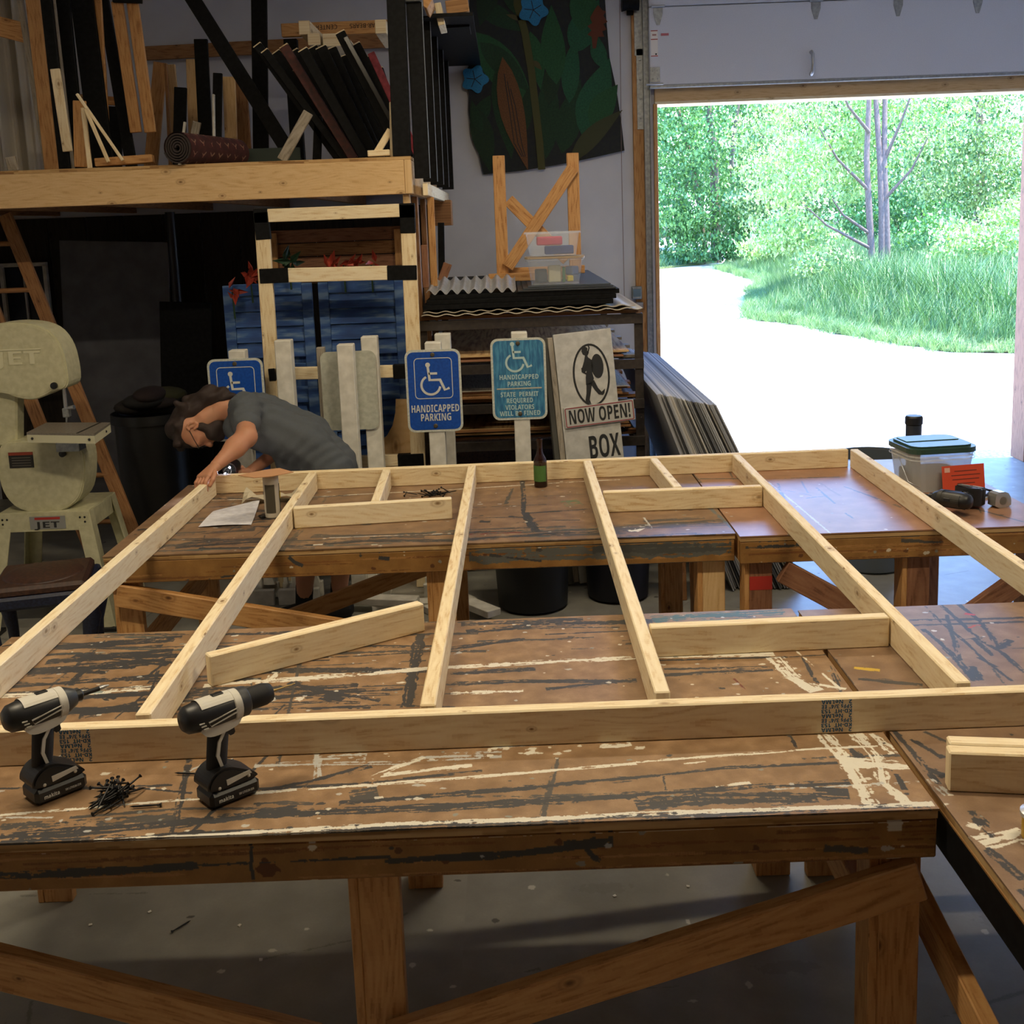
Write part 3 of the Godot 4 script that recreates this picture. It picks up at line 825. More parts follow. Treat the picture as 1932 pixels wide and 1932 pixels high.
func clean_sheet() -> Image:
	var x0 := 0.857; var zb := -5.43
	var s := Sheet.new(1.24, 1.25, 420, 35, Color("8d6850"), Color("9b7459"), Color("a68067"))
	lay_strokes(s, x0, zb, [
		[Color("4a474a"), 4, 0.3, [1540, 920, 1575, 950]], [Color("4a474a"), 4, 0.3, [1595, 968, 1610, 978]], [Color("55505a"), 3, 0.4, [1480, 925, 1530, 935]],
		[Color("5a545c"), 3, 0.4, [1510, 905, 1525, 930]], [WH2, 4, 0.4, [1450, 910, 1500, 950, 1565, 1005]], [WH2, 3, 0.5, [1365, 965, 1380, 970]], [DK2, 3, 0.4, [1370, 880, 1385, 905]],
		[DK2, 3, 0.4, [1840, 960, 1932, 985]], [DK2, 8, 0.45, [1300, 890, 1325, 915]], [Color("55505a"), 3, 0.4, [1520, 940, 1560, 935]],
	])
	random_paint(s, 1.24, 1.25, 10, 0.5, [DK2, Color("7a5a44")])
	specks(s, 1.24, 1.25, 40)
	return s.image()

func apron_image(seed: int, marks: Array, len: float) -> Image:
	var s := Sheet.new(len, 0.09, 420, seed, Color("87602f"), Color("9a703a"), Color("a9804a"))
	for k in 26:
		var y := s.r.randf() * 0.09; var x := s.r.randf() * len
		s.stroke([Vector2(x, y), Vector2(x + s.r.randf_range(0.2, 0.9), y + s.r.randf_range(-0.006, 0.006))], s.r.randf_range(0.002, 0.008), [Color("7b4c22"), Color("6d4420"), Color("b0804c")][k % 3], 0.55, 0.55)
	for k in 7:
		s.blob(s.r.randf() * len, 0.02 + s.r.randf() * 0.05, 0.008, 0.006, Color("553016"), 0.8)
	if seed == 301: s.blob(1.045, 0.058, 0.022, 0.017, Color("5a3115"), 0.9)
	for m in marks:
		var pts := []
		for i in range(0, m[3].size(), 2): pts.append(Vector2(m[3][i], m[3][i + 1]))
		s.stroke(pts, m[1], m[0], m[2])
	specks(s, len, 0.09, 14)
	var im := s.image()
	im.flip_y()
	return im

func work_table(label: String, x0: float, x1: float, zf: float, zb: float, top: Image, rough: float, front: Material, group := "paint-stained work tables") -> Node3D:
	var cx := (x0 + x1) / 2; var cz := (zf + zb) / 2
	var w := x1 - x0; var d := zf - zb
	var t := thing("work_table", label, "table", at(Vector3(cx, 0, cz)), group)
	var m := textured(top, rough)
	var b := MB.new()
	var hx := w / 2; var hz := d / 2
	var y1 := TOP; var y0 := TOP - 0.005
	b.quad(Vector3(-hx, y1, hz), Vector3(hx, y1, hz), Vector3(hx, y1, -hz), Vector3(-hx, y1, -hz), Vector2(0, 1), Vector2(1, 1), Vector2(1, 0), Vector2(0, 0))
	b.quad(Vector3(-hx, y0, hz), Vector3(hx, y0, hz), Vector3(hx, y1, hz), Vector3(-hx, y1, hz), Vector2(0, 1), Vector2(1, 1), Vector2(1, 0.99), Vector2(0, 0.99))
	b.quad(Vector3(hx, y0, -hz), Vector3(-hx, y0, -hz), Vector3(-hx, y1, -hz), Vector3(hx, y1, -hz), Vector2(1, 0), Vector2(0, 0), Vector2(0, 0.01), Vector2(1, 0.01))
	b.quad(Vector3(hx, y0, hz), Vector3(hx, y0, -hz), Vector3(hx, y1, -hz), Vector3(hx, y1, hz), Vector2(1, 1), Vector2(1, 0), Vector2(0.99, 0), Vector2(0.99, 1))
	b.quad(Vector3(-hx, y0, -hz), Vector3(-hx, y0, hz), Vector3(-hx, y1, hz), Vector3(-hx, y1, -hz), Vector2(0, 0), Vector2(0, 1), Vector2(0.01, 1), Vector2(0.01, 0))
	b.quad(Vector3(-hx, y0, -hz), Vector3(hx, y0, -hz), Vector3(hx, y0, hz), Vector3(-hx, y0, hz))
	part("hardboard_top", b, m, t, "hardboard sheet covered in paint strokes")
	box_part("plywood_deck", t, Vector3(0, TOP - 0.0142, 0), Vector3(w - 0.004, 0.018, d - 0.004), M.ply_edge, 0.001)
	var ay := TOP - 0.0235 - 0.0445
	# aprons
	var fa := MB.new()
	cbox(fa, Transform3D.IDENTITY, Vector3(w - 0.006, 0.087, 0.038), 0.003, Vector2(w, 0.09), Vector2(0, -1.25))
	put("front_apron", fa.mesh(), front, t, at(Vector3(0, ay, hz - 0.022)))
	board("back_apron", t, Vector3(-hx + 0.003, ay, -hz + 0.022), Vector3(hx - 0.003, ay, -hz + 0.022), 0.087, 0.038, M.fir)
	for s in [-1, 1]:
		board("side_apron", t, Vector3(s * (hx - 0.022), ay, -hz + 0.042), Vector3(s * (hx - 0.022), ay, hz - 0.042), 0.087, 0.038, M.fir)
	return t

func table_leg(t: Node3D, x: float, z: float, face: float, m: Material) -> void:
	# an L of two boards standing under the apron
	var y := TOP - 0.112
	var b := MB.new()
	cbox(b, at(Vector3(0.0, y / 2, 0)), Vector3(0.089, y, 0.038), 0.003, Vector2(1.6, 0.36), Vector2(rng.randf(), rng.randf()))
	var lg := put("leg", b.mesh(), m, t, at(Vector3(x, 0, z)))
	var c := MB.new()
	cbox(c, at(Vector3(-0.0545 * face, y / 2, -0.026)), Vector3(0.02, y, 0.09), 0.002, Vector2(1.6, 0.36), Vector2(rng.randf(), rng.randf()))
	part("leg_flange", c, M.fir, lg)

func tables() -> void:
	var near_front := textured(apron_image(301, [
		[DK, 0.02, 0.2, [0.0, 0.052, 0.25, 0.05, 0.55, 0.052, 0.75, 0.05, 0.9, 0.045]], [DK, 0.006, 0.3, [0.9, 0.044, 1.3, 0.042]], [DK, 0.011, 0.2, [1.29, 0.052, 1.4, 0.048, 1.5, 0.05]],
		[DK, 0.018, 0.3, [1.4, 0.05, 1.55, 0.046, 1.66, 0.038, 1.72, 0.03]], [DK, 0.03, 0.4, [1.66, 0.03, 1.76, 0.026]], [DK, 0.014, 0.2, [1.7, 0.03, 1.72, 0.06, 1.735, 0.066]],
		[DK, 0.007, 0.2, [1.015, 0.008, 1.01, 0.05, 1.013, 0.08]], [DK2, 0.02, 0.5, [2.2, 0.06, 2.29, 0.068]],
		[Color("d9d5c6"), 0.004, 0.6, [0.0, 0.004, 1.2, 0.004, 2.4, 0.005]], [Color("cbc8bd"), 0.03, 0.05, [2.345, 0.0, 2.345, 0.026]],
	], 2.44), 0.62)
	var a := work_table("long paint-streaked work table carrying two cordless drills and a screw heap", -1.59, 0.85, -2.145, -3.365, near_sheet(), 0.5, near_front)
	for s in [[0.787, 1.0, M.fir], [-0.32, 1.0, M.fir], [-1.5, 1.0, M.fir]]:
		table_leg(a, s[0] + 0.37, 0.61 - 0.062, s[1], s[2])
		table_leg(a, s[0] + 0.37, -0.61 + 0.062, s[1], M.fir)
	board("brace", a, Vector3(1.19, TOP - 0.165, 0.61 - 0.020), Vector3(0.06, 0.35, 0.61 - 0.020), 0.089, 0.036, M.fir)
	board("brace", a, Vector3(-1.15, TOP - 0.165, 0.61 - 0.020), Vector3(-0.1, 0.35, 0.61 - 0.020), 0.089, 0.036, M.fir)
	board("brace", a, Vector3(1.1, 0.4, -0.61 + 0.020), Vector3(0.2, TOP - 0.17, -0.61 + 0.020), 0.089, 0.036, M.fir)
	board("end_brace", a, Vector3(1.165, 0.45, -0.5), Vector3(1.165, 0.45, 0.5), 0.089, 0.038, M.fir)

	var far_front := textured(apron_image(302, [
		[Color("2f4a3a"), 0.012, 0.2, [0.58, 0.035, 0.6, 0.018]], [DK, 0.014, 0.3, [0.72, 0.01, 0.74, 0.03, 0.77, 0.045]], [DK, 0.02, 0.3, [1.07, 0.02, 1.11, 0.03]],
		[DK, 0.01, 0.3, [0.45, 0.078, 0.62, 0.06]], [Color("5d5f5c"), 0.06, 0.3, [1.42, 0.035, 1.8, 0.035, 2.1, 0.04, 2.42, 0.036]], [DK, 0.01, 0.4, [1.5, 0.03, 1.7, 0.06]], [DK, 0.012, 0.4, [2.0, 0.015, 2.2, 0.02]],
		[Color("4c4e4c"), 0.05, 0.4, [1.9, 0.03, 2.44, 0.03]],
	], 2.46), 0.6)
	var f := work_table("long work table holding the beer bottle, papers and glue bottle", -1.61, 0.85, -4.225, -5.43, far_sheet(), 0.42, far_front)
	for s in [[-1.53, M.fir], [-0.295, M.fir], [0.77, M.pine_loft]]:
		table_leg(f, s[0] + 0.38, 0.6 - 0.05, 1.0, s[1])
		table_leg(f, s[0] + 0.38, -0.6 + 0.05, 1.0, M.fir)
	board("brace", f, Vector3(-1.19, TOP - 0.16, 0.6 - 0.012), Vector3(0.02, 0.45, 0.6 - 0.012), 0.089, 0.036, M.fir)
	board("brace", f, Vector3(-0.95, 0.1, -0.58), Vector3(0.7, 0.68, -0.58), 0.089, 0.036, M.fir)
	board("end_brace", f, Vector3(-1.16, 0.42, -0.5), Vector3(-1.16, 0.42, 0.5), 0.089, 0.038, M.fir)

	var g := work_table("square-ended work table under the lidded bucket and tape measure", 0.857, 2.095, -4.18, -5.43, clean_sheet(), 0.36, textured(apron_image(303, [[DK, 0.02, 0.4, [0.02, 0.02, 0.3, 0.022]], [DK2, 0.016, 0.4, [0.62, 0.02, 0.8, 0.03]]], 1.24), 0.6))
	table_leg(g, 0.945 - 1.476, 0.625 - 0.05, 1.0, M.red_wood)
	var lg: Node3D = g.get_child(g.get_child_count() - 1)
	box_part("spray_mark", lg, Vector3(0.0, TOP - 0.2, 0.0195), Vector3(0.088, 0.055, 0.0008), mat(Color("b23127"), 0.6), 0.0, Vector3.ZERO, "red spray paint patch")
	table_leg(g, 1.56 - 1.476, 0.625 - 0.05, 1.0, M.red_wood)
	table_leg(g, 2.04 - 1.476, 0.625 - 0.05, 1.0, M.red_wood)
	table_leg(g, 0.93 - 1.476, -0.57, 1.0, M.red_wood)
	table_leg(g, 2.04 - 1.476, -0.57, 1.0, M.red_wood)
	board("brace", g, Vector3(-0.45, TOP - 0.15, 0.605), Vector3(0.1, 0.38, 0.605), 0.089, 0.036, M.red_wood)
	board("brace", g, Vector3(0.58, TOP - 0.15, 0.605), Vector3(0.12, 0.38, 0.605), 0.089, 0.036, M.red_wood)
	board("brace", g, Vector3(0.24, TOP - 0.13, -0.59), Vector3(0.5, 0.25, -0.59), 0.07, 0.036, M.red_wood)

	var h := work_table("work table turned endwise carrying the stacked lumber offcuts", 0.866, 2.086, -0.905, -3.345, side_sheet(), 0.45, M.fir)
	for z in [-3.29, -1.76, -1.0]:
		table_leg(h, 0.926 - 1.476, z + 2.125, -1.0, M.fir)
		table_leg(h, 2.03 - 1.476, z + 2.125, 1.0, M.fir)
	box_part("black_smear", h, Vector3(-0.6115, TOP - 0.0675, 0.06), Vector3(0.0012, 0.082, 0.66), M.black_paint, 0.0, Vector3.ZERO, "black paint smeared along the apron")
	board("brace", h, Vector3(-0.575, 0.62, -1.12), Vector3(-0.575, 0.42, 0.3), 0.089, 0.036, M.fir)
	board("cross_brace", h, Vector3(-0.55, 0.4, -1.17), Vector3(0.55, 0.4, -1.17), 0.089, 0.036, M.fir)

# ---------- the stud wall laid out loose ----------
func stick(called: String, a: Vector3, b: Vector3, label: String, m: Material, category := "lumber", group := "") -> MeshInstance3D:
	var o := board(called, self, a, b, 0.089, 0.038, m, Vector3.UP, 0.0035)
	tag(o, label, category, group)
	return o

func grade_stamp(o: Node3D, x: float, side: float, rows: int, tall: float) -> void:
	# blue ink lines printed across the wide face, upside down
	var words := ["2   NeLMA", "KD-HT  153", "SPFs 3/4\" EE"]
	var y := -0.034
	for k in rows:
		lettering(o, "grade_stamp", words[k % 3], Transform3D(Basis(Vector3(0, 0, 1), PI) if side > 0 else Basis(Vector3(0, 0, 1), PI) * Basis(Vector3(0, 1, 0), PI), Vector3(x, y, 0.0192 * side)), tall, M.blue_ink, 1.0, "Droid Sans", true, 0.072)
		y += 0.089 / (rows + 0.6)

func lumber() -> void:
	var y := TOP + 0.0445
	var fp := stick("wall_plate", Vector3(-1.75, y, -2.503), Vector3(2.4, y, -2.527), "long pale two-by-four plate with blue grade stamps, behind the drills", M.spruce)
	grade_stamp(fp, 0.33 - 0.325 + 0.41, 1.0, 7, 0.0095)
	grade_stamp(fp, -1.055 - 0.325, 1.0, 7, 0.0095)
	stick("wall_plate", Vector3(-1.445, y, -5.233), Vector3(1.605, y, -5.302), "long pale two-by-four plate standing behind the beer bottle", M.spruce_b)
	var s1 := stick("stud", Vector3(-1.427, y, -5.19), Vector3(-1.432, y, -2.56), "pale two-by-four stud under the worker's hand", M.spruce_c)
	grade_stamp(s1, -1.12, 1.0, 5, 0.009)
	stick("stud", Vector3(-0.954, y, -5.215), Vector3(-0.915, y, -2.556), "pale stud beside the glue bottle, reaching to the chuck of a drill", M.spruce)
	stick("stud", Vector3(-0.200, y, -5.24), Vector3(-0.228, y, -2.548), "pale stud next to the small screw heap by the rear plate", M.spruce_b)
	stick("stud", Vector3(0.349, y, -5.25), Vector3(0.339, y, -2.572), "pale stud with a chipped bark edge, near the beer bottle", M.spruce_c)
	stick("stud", Vector3(1.063, y, -5.265), Vector3(1.065, y, -2.565), "pale stud crossing from the glossy table to the offcuts table", M.spruce)
	var s6 := stick("stud", Vector3(1.634, y, -5.288), Vector3(1.60, y, -2.57), "pale end stud beside the lidded bucket, set off from its plate", M.spruce_c)
	grade_stamp(s6, -1.12, -1.0, 5, 0.009)
	stick("blocking", Vector3(-0.921, y, -4.551), Vector3(-0.268, y, -4.615), "pale blocking board with pencilled figures, in front of the small screw heap", M.spruce_c)
	stick("blocking", Vector3(0.372, y, -4.625), Vector3(1.04, y, -4.625), "pale blocking board meeting a short cripple, across the gap between far tables", M.spruce_b)
	stick("blocking", Vector3(0.365, y, -3.025), Vector3(1.04, y, -3.04), "knotty pale blocking board over the white paint smear", M.spruce)
	stick("cripple", Vector3(-0.604, y, -5.215), Vector3(-0.588, y, -4.612), "short pale cripple between rear plate and pencilled blocking", M.spruce)
	stick("cripple", Vector3(0.666, y, -5.25), Vector3(0.692, y, -4.656), "short pale cripple with waney edge, between the rear plate and blocking", M.spruce_c)
	stick("lumber_offcut", Vector3(-0.857, y, -2.928), Vector3(-0.300, y, -3.298), "pale two-by-four lying loose at a slant between two studs", M.spruce)
	stick("lumber_offcut", Vector3(0.897, y, -2.23), Vector3(1.62, y, -2.11), "pale offcut stacked beside its twin, with a rough sawn end, nearer the drills", M.spruce_b)
	stick("lumber_offcut", Vector3(0.914, y, -2.272), Vector3(1.62, y, -2.155), "pale offcut behind its twin on the endwise table", M.spruce)

# ---------- outside the door ----------
func leaf_mesh(len: float, wide: float) -> ArrayMesh:
	var b := MB.new()
	var p := [Vector3(0, 0, 0), Vector3(wide * 0.5, len * 0.4, 0.01), Vector3(0, len, 0), Vector3(-wide * 0.5, len * 0.4, 0.01), Vector3(0, len * 0.42, -0.008)]
	b.tri(p[0], p[1], p[4]); b.tri(p[1], p[2], p[4]); b.tri(p[2], p[3], p[4]); b.tri(p[3], p[0], p[4])
	return b.mesh()

func scatter(parent: Node, called: String, m: Mesh, mt: Material, X: Array, C: Array) -> void:
	var mm := MultiMesh.new()
	mm.transform_format = MultiMesh.TRANSFORM_3D
	mm.use_colors = true
	mm.mesh = m
	mm.instance_count = X.size()
	for k in X.size():
		mm.set_instance_transform(k, X[k])
		mm.set_instance_color(k, C[k])
	var o := MultiMeshInstance3D.new()
	o.name = called
	o.multimesh = mm
	o.material_override = mt
	o.set_meta("kind", "stuff")
	parent.add_child(o, true)

# clumps of leaves inside ellipsoids [centre, radii]; lo and hi are the two leaf colours (linear)
func foliage(parent: Node, lobes: Array, clumps: int, per: int, spread: float, lo: Color, hi: Color, size: float, m: Mesh) -> void:
	var X := []; var C := []
	for k in clumps:
		var lb: Array = lobes[rng.randi() % lobes.size()]
		var d := Vector3(rng.randfn(), rng.randfn(), rng.randfn()).normalized() * pow(rng.randf(), 0.28)
		var c: Vector3 = lb[0] + d * lb[1]
		var tone := rng.randf()
		for j in per:
			var p := c + Vector3(rng.randfn(), rng.randfn() * 0.45, rng.randfn()) * spread
			if p.y < 0.05: continue
			var bs := Basis.from_euler(Vector3(rng.randf_range(-0.4, 1.6), rng.randf() * TAU, rng.randf_range(-0.6, 0.6))) * Basis.from_scale(Vector3.ONE * size * rng.randf_range(0.6, 1.3))
			X.append(Transform3D(bs, p))
			var q := lo.lerp(hi, clampf(tone + rng.randf_range(-0.25, 0.25), 0, 1))
			C.append(q)
	scatter(parent, "foliage", m, M.leaf, X, C)

func stem(parent: Node, called: String, pts: Array, r0: float, r1: float, mt: Material) -> void:
	var b := MB.new()
	var rr := PackedFloat32Array(); var pp := PackedVector3Array()
	for k in pts.size():
		rr.append(lerpf(r0, r1, float(k) / (pts.size() - 1))); pp.append(pts[k])
	tube(b, pp, rr, 8)
	part(called, b, mt, parent)

func tuft_mesh(blades: int, h: float, seed: int) -> ArrayMesh:
	var b := MB.new()
	var r := RandomNumberGenerator.new(); r.seed = seed
	for k in blades:
		var a := r.randf() * TAU
		var o := Vector3(cos(a), 0, sin(a)) * r.randf() * 0.1
		var lean := Vector3(cos(a + r.randf()), 0, sin(a + r.randf())) * h * r.randf_range(0.1, 0.45)
		var side := Vector3(-sin(a), 0, cos(a)) * 0.006
		var hh := h * r.randf_range(0.6, 1.0)
		var m := o + Vector3(0, hh * 0.55, 0) + lean * 0.3
		b.quad(o - side, o + side, m + side * 0.8, m - side * 0.8)
		b.tri(m - side * 0.8, m + side * 0.8, o + Vector3(0, hh, 0) + lean)
	return b.mesh()

func outdoors() -> void:
	M.leaf = mat(Color(1, 1, 1), 0.55)
	M.leaf.vertex_color_use_as_albedo = true
	M.leaf.backlight_enabled = true
	M.leaf.backlight = Color(0.5, 0.55, 0.3)
	M.bark = noise_mat(Color("5b5148"), Color("7d7266"), 0.06, Vector3(2, 0.6, 2), 0.9, 31)
	M.bark_grey = noise_mat(Color("594c46"), Color("766860"), 0.06, Vector3(2, 0.6, 2), 0.9, 33)
	var gm := noise_mat(Color("a19a8c"), Color("c9c2b4"), 0.08, Vector3(1.1, 1.1, 1.1), 0.95, 41, Color("dcd6ca"), true)
	var g := MB.new()
	g.quad(Vector3(-60, -0.03, WALL_Z - 0.05), Vector3(70, -0.03, WALL_Z - 0.05), Vector3(70, -0.03, -110), Vector3(-60, -0.03, -110))
	structure(put("driveway", g.mesh(), gm, self), "pale sunlit gravel driveway outside the open door", "driveway")
	# a low bank where the grass and trees stand
	var soil := noise_mat(Color("56663a"), Color("6d7c48"), 0.05, Vector3(0.8, 0.8, 0.8), 0.95, 43, Color(0, 0, 0, 0), true)
	var bank := MB.new()
	var edge := [PY(1414, 600, 0), PY(1425, 560, 0), PY(1440, 530, 0), Vector3(8.2, 0, -44), Vector3(14, 0, -70), Vector3(60, 0, -90), Vector3(60, 0, -18), Vector3(10.0, 0, -16.0), PY(1925, 662, 0), PY(1850, 664, 0), PY(1760, 656, 0), PY(1660, 640, 0), PY(1560, 622, 0), PY(1480, 606, 0)]
	var poly := PackedVector2Array()
	for i in edge.size():
		var p: Vector3 = edge[i]; var q: Vector3 = edge[(i + 1) % edge.size()]
		var n := maxi(1, int(p.distance_to(q) / 0.35)) if p.x < 11 and q.x < 11 else 1
		for k in n:
			var e := p.lerp(q, float(k) / n)
			poly.append(Vector2(e.x + rng.randf_range(-0.12, 0.12), -e.z + rng.randf_range(-0.14, 0.14)))
	prism(bank, Transform3D(Basis(Vector3(1, 0, 0), -PI / 2), Vector3(0, 0.0, 0)), poly, 0.02)
	var bk := put("bank", bank.mesh(), soil, self)
	structure(bk, "grassy bank bordering the gravel driveway", "ground")
	var poly2 := PackedVector2Array([Vector2(-12, 46.5), Vector2(6.0, 45.5), Vector2(9.4, 50), Vector2(12, 75), Vector2(-12, 75)])
	var bank2 := MB.new()
	prism(bank2, Transform3D(Basis(Vector3(1, 0, 0), -PI / 2), Vector3(0, 0.0, 0)), poly2, 0.1)
	structure(put("verge", bank2.mesh(), soil, self), "short grass verge at the far bend of the driveway", "ground")
	# tall grass
	var tall := tuft_mesh(11, 0.95, 5)
	var X := []; var C := []
	var tries := 0
	while X.size() < 15000 and tries < 90000:
		tries += 1
		var p := Vector2(rng.randf_range(3.5, 16), rng.randf_range(15.5, 44))
		if not Geometry2D.is_point_in_polygon(p, poly): continue
		var inside := 1.0
		for k in poly.size():
			var q := Geometry2D.get_closest_point_to_segment(p, poly[k], poly[(k + 1) % poly.size()])
			inside = minf(inside, p.distance_to(q) / 2.2)
		if p.x > 9.5 and p.y < 19.5: inside = minf(inside, 0.35)
		var s := (0.22 + 0.98 * inside) * rng.randf_range(0.55, 1.2)
		X.append(Transform3D(Basis(Vector3.UP, rng.randf() * TAU) * Basis.from_scale(Vector3(s * 1.2, s, s * 1.2)), Vector3(p.x, 0.04, -p.y)))
		C.append(Color(0.03, 0.10, 0.035).lerp(Color(0.15, 0.28, 0.07), pow(rng.randf(), 1.6)))
	for k in 2600:
		var i := rng.randi() % poly.size()
		var e := poly[i].lerp(poly[(i + 1) % poly.size()], rng.randf())
		if e.x > 14 or e.y > 45: continue
		var s := rng.randf_range(0.1, 0.32)
		X.append(Transform3D(Basis(Vector3.UP, rng.randf() * TAU) * Basis.from_scale(Vector3(s * 2.2, s, s * 2.2)), Vector3(e.x + rng.randfn() * 0.14, -0.01, -e.y - rng.randfn() * 0.16)))
		C.append(Color(0.03, 0.10, 0.035).lerp(Color(0.15, 0.28, 0.07), pow(rng.randf(), 0.8)))
	var gr := Node3D.new(); gr.name = "tall_grass"; add_child(gr)
	scatter(gr, "grass_blades", tall, M.leaf, X, C)
	tag(gr, "tall green grass growing on the bank by the driveway", "grass", "", "stuff")
	# low grass on the far verge
	var low := tuft_mesh(9, 0.35, 8)
	X = []; C = []
	for k in 2200:
		var p := Vector2(rng.randf_range(-4, 11), rng.randf_range(46, 56))
		if not Geometry2D.is_point_in_polygon(p, poly2): continue
		X.append(Transform3D(Basis(Vector3.UP, rng.randf() * TAU) * Basis.from_scale(Vector3(2, rng.randf_range(0.7, 1.4), 2)), Vector3(p.x, 0.04, -p.y)))
		C.append(Color(0.03, 0.10, 0.035).lerp(Color(0.15, 0.28, 0.07), pow(rng.randf(), 1.6)))
	var gl := Node3D.new(); gl.name = "verge_grass"; add_child(gl)
	scatter(gl, "grass_blades", low, M.leaf, X, C)
	tag(gl, "short grass along the far verge of the driveway", "grass", "", "stuff")

	var lf := leaf_mesh(1.0, 0.62)
	var mid_lo := Color(0.045, 0.15, 0.045); var mid_hi := Color(0.17, 0.36, 0.09)
	var pale_lo := Color(0.14, 0.31, 0.08); var pale_hi := Color(0.46, 0.58, 0.21)  # lightened leaf colours that carry the brightness of sunlit tops
	# the slim clump of grey stems in front of the wood
	var t2 := thing("tree", "slim grey multi-stemmed tree rising from the tall grass", "tree")
	var b2 := PY(1662, 560, 0.0)
	for q in [[1650, 1640, 1635, 1640], [1665, 1664, 1660, 1652], [1676, 1672, 1668, 1670]]:
		stem(t2, "trunk", [Vector3(PZ(q[0], 515, b2.z).x, 0.0, b2.z), PZ(q[1], 400, b2.z), PZ(q[2], 300, b2.z), PZ(q[3], 180, b2.z - 0.3), PZ(q[3] - 6, 60, b2.z - 0.3)], 0.09, 0.05, M.bark_grey)
	for q in [[1645, 470, 1560, 425, 1510, 380], [1640, 360, 1580, 300, 1545, 240], [1665, 380, 1720, 320, 1750, 260], [1640, 440, 1590, 405, 1570, 375], [1640, 250, 1600, 200, 1580, 150], [1670, 300, 1700, 230, 1730, 150]]:
		stem(t2, "branch", [PZ(q[0], q[1], b2.z), PZ(q[2], q[3], b2.z + 0.4), PZ(q[4], q[5], b2.z + 0.9)], 0.045, 0.012, M.bark_grey)
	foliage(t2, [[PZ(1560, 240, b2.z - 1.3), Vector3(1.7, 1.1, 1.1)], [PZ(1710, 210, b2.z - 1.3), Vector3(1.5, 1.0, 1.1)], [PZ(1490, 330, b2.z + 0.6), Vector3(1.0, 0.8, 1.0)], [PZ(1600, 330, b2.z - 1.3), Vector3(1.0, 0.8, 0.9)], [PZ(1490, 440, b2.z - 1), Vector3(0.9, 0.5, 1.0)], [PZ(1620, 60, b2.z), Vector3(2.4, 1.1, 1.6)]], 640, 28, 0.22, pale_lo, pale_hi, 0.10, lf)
	# dark-trunked tree at the bend
	var t1 := thing("tree", "dark-trunked broadleaf tree shading the bend of the driveway", "tree")
	var z1 := -50.0
	for q in [[1352, 495, 1350, 380, 1345, 270, 1330, 150, 0.26], [1395, 495, 1390, 420, 1380, 300, 1395, 180, 0.16], [1330, 490, 1322, 400, 1300, 280, 1275, 190, 0.15], [1270, 380, 1300, 340, 1335, 300, 1350, 260, 0.1]]:
		stem(t1, "trunk", [PZ(q[0], q[1] + 15, z1), PZ(q[2], q[3], z1), PZ(q[4], q[5], z1), PZ(q[6], q[7], z1)], q[8], q[8] * 0.5, M.bark)
	foliage(t1, [[PZ(1290, 290, z1 + 1.5), Vector3(1.9, 1.6, 1.8)], [PZ(1370, 290, z1 - 2.0), Vector3(1.9, 1.5, 1.4)], [PZ(1290, 390, z1 + 2), Vector3(1.7, 1.1, 1.6)], [PZ(1330, 170, z1 + 1), Vector3(3.2, 1.7, 2)], [PZ(1250, 220, z1), Vector3(1.6, 1.6, 2)], [PZ(1405, 380, z1 + 1.8), Vector3(0.9, 1.5, 1.4)]], 760, 26, 0.32, mid_lo, mid_hi, 0.16, lf)
	var b1 := thing("bush", "rounded green bush under the dark-trunked tree", "bush")
	foliage(b1, [[PZ(1270, 460, -48.5), Vector3(1.6, 1.1, 1.2)], [PZ(1340, 455, -48.0), Vector3(1.5, 1.1, 1.2)], [PZ(1400, 465, -47.5), Vector3(1.1, 0.8, 1.0)]], 260, 24, 0.26, mid_lo, mid_hi, 0.16, lf)
	stem(b1, "stem", [Vector3(PZ(1330, 490, -48.5).x, 0, -48.5), PZ(1335, 450, -48.5)], 0.05, 0.02, M.bark)
	# trees of the wood behind, each with a trunk and crown
	var specs := [
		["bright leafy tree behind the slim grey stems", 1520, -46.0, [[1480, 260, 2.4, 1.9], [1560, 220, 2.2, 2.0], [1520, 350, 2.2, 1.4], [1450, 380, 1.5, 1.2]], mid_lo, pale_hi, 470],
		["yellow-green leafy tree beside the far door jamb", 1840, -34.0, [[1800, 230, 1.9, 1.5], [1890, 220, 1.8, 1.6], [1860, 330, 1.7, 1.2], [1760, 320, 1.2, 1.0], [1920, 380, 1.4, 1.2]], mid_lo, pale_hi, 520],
		["broad shaded tree between the grey stems and the yellow-green tree", 1735, -44.0, [[1720, 230, 2.2, 1.8], [1740, 360, 2.0, 1.6], [1660, 420, 1.6, 1.3], [1700, 470, 1.8, 0.9]], mid_lo, mid_hi, 480],
		["tall tree filling the gap over the driveway bend", 1430, -56.0, [[1420, 250, 2.6, 2.4], [1440, 380, 2.2, 1.6], [1380, 180, 2.8, 1.8]], mid_lo, mid_hi, 380],
	]
	for s in specs:
		var t := thing("tree", s[0], "tree", Transform3D.IDENTITY, "trees of the wood outside")
		var z: float = s[2]
		var foot := PZ(s[1], 480, z)
		stem(t, "trunk", [Vector3(foot.x, 0, z), Vector3(foot.x + 0.1, 2.5, z), PZ(s[1] + 8, 200, z), PZ(s[1], 60, z)], 0.17, 0.06, M.bark)
		var lobes := []
		for q in s[3]: lobes.append([PZ(q[0], q[1], z + 1.2), Vector3(q[2], q[3], 1.6)])
		lobes.append([PZ(s[1], 90, z), Vector3(3.0, 2.0, 2.0)])
		foliage(t, lobes, int(s[6] * 1.5), 27, 0.26, s[4], s[5], 0.0031 * absf(z), lf)
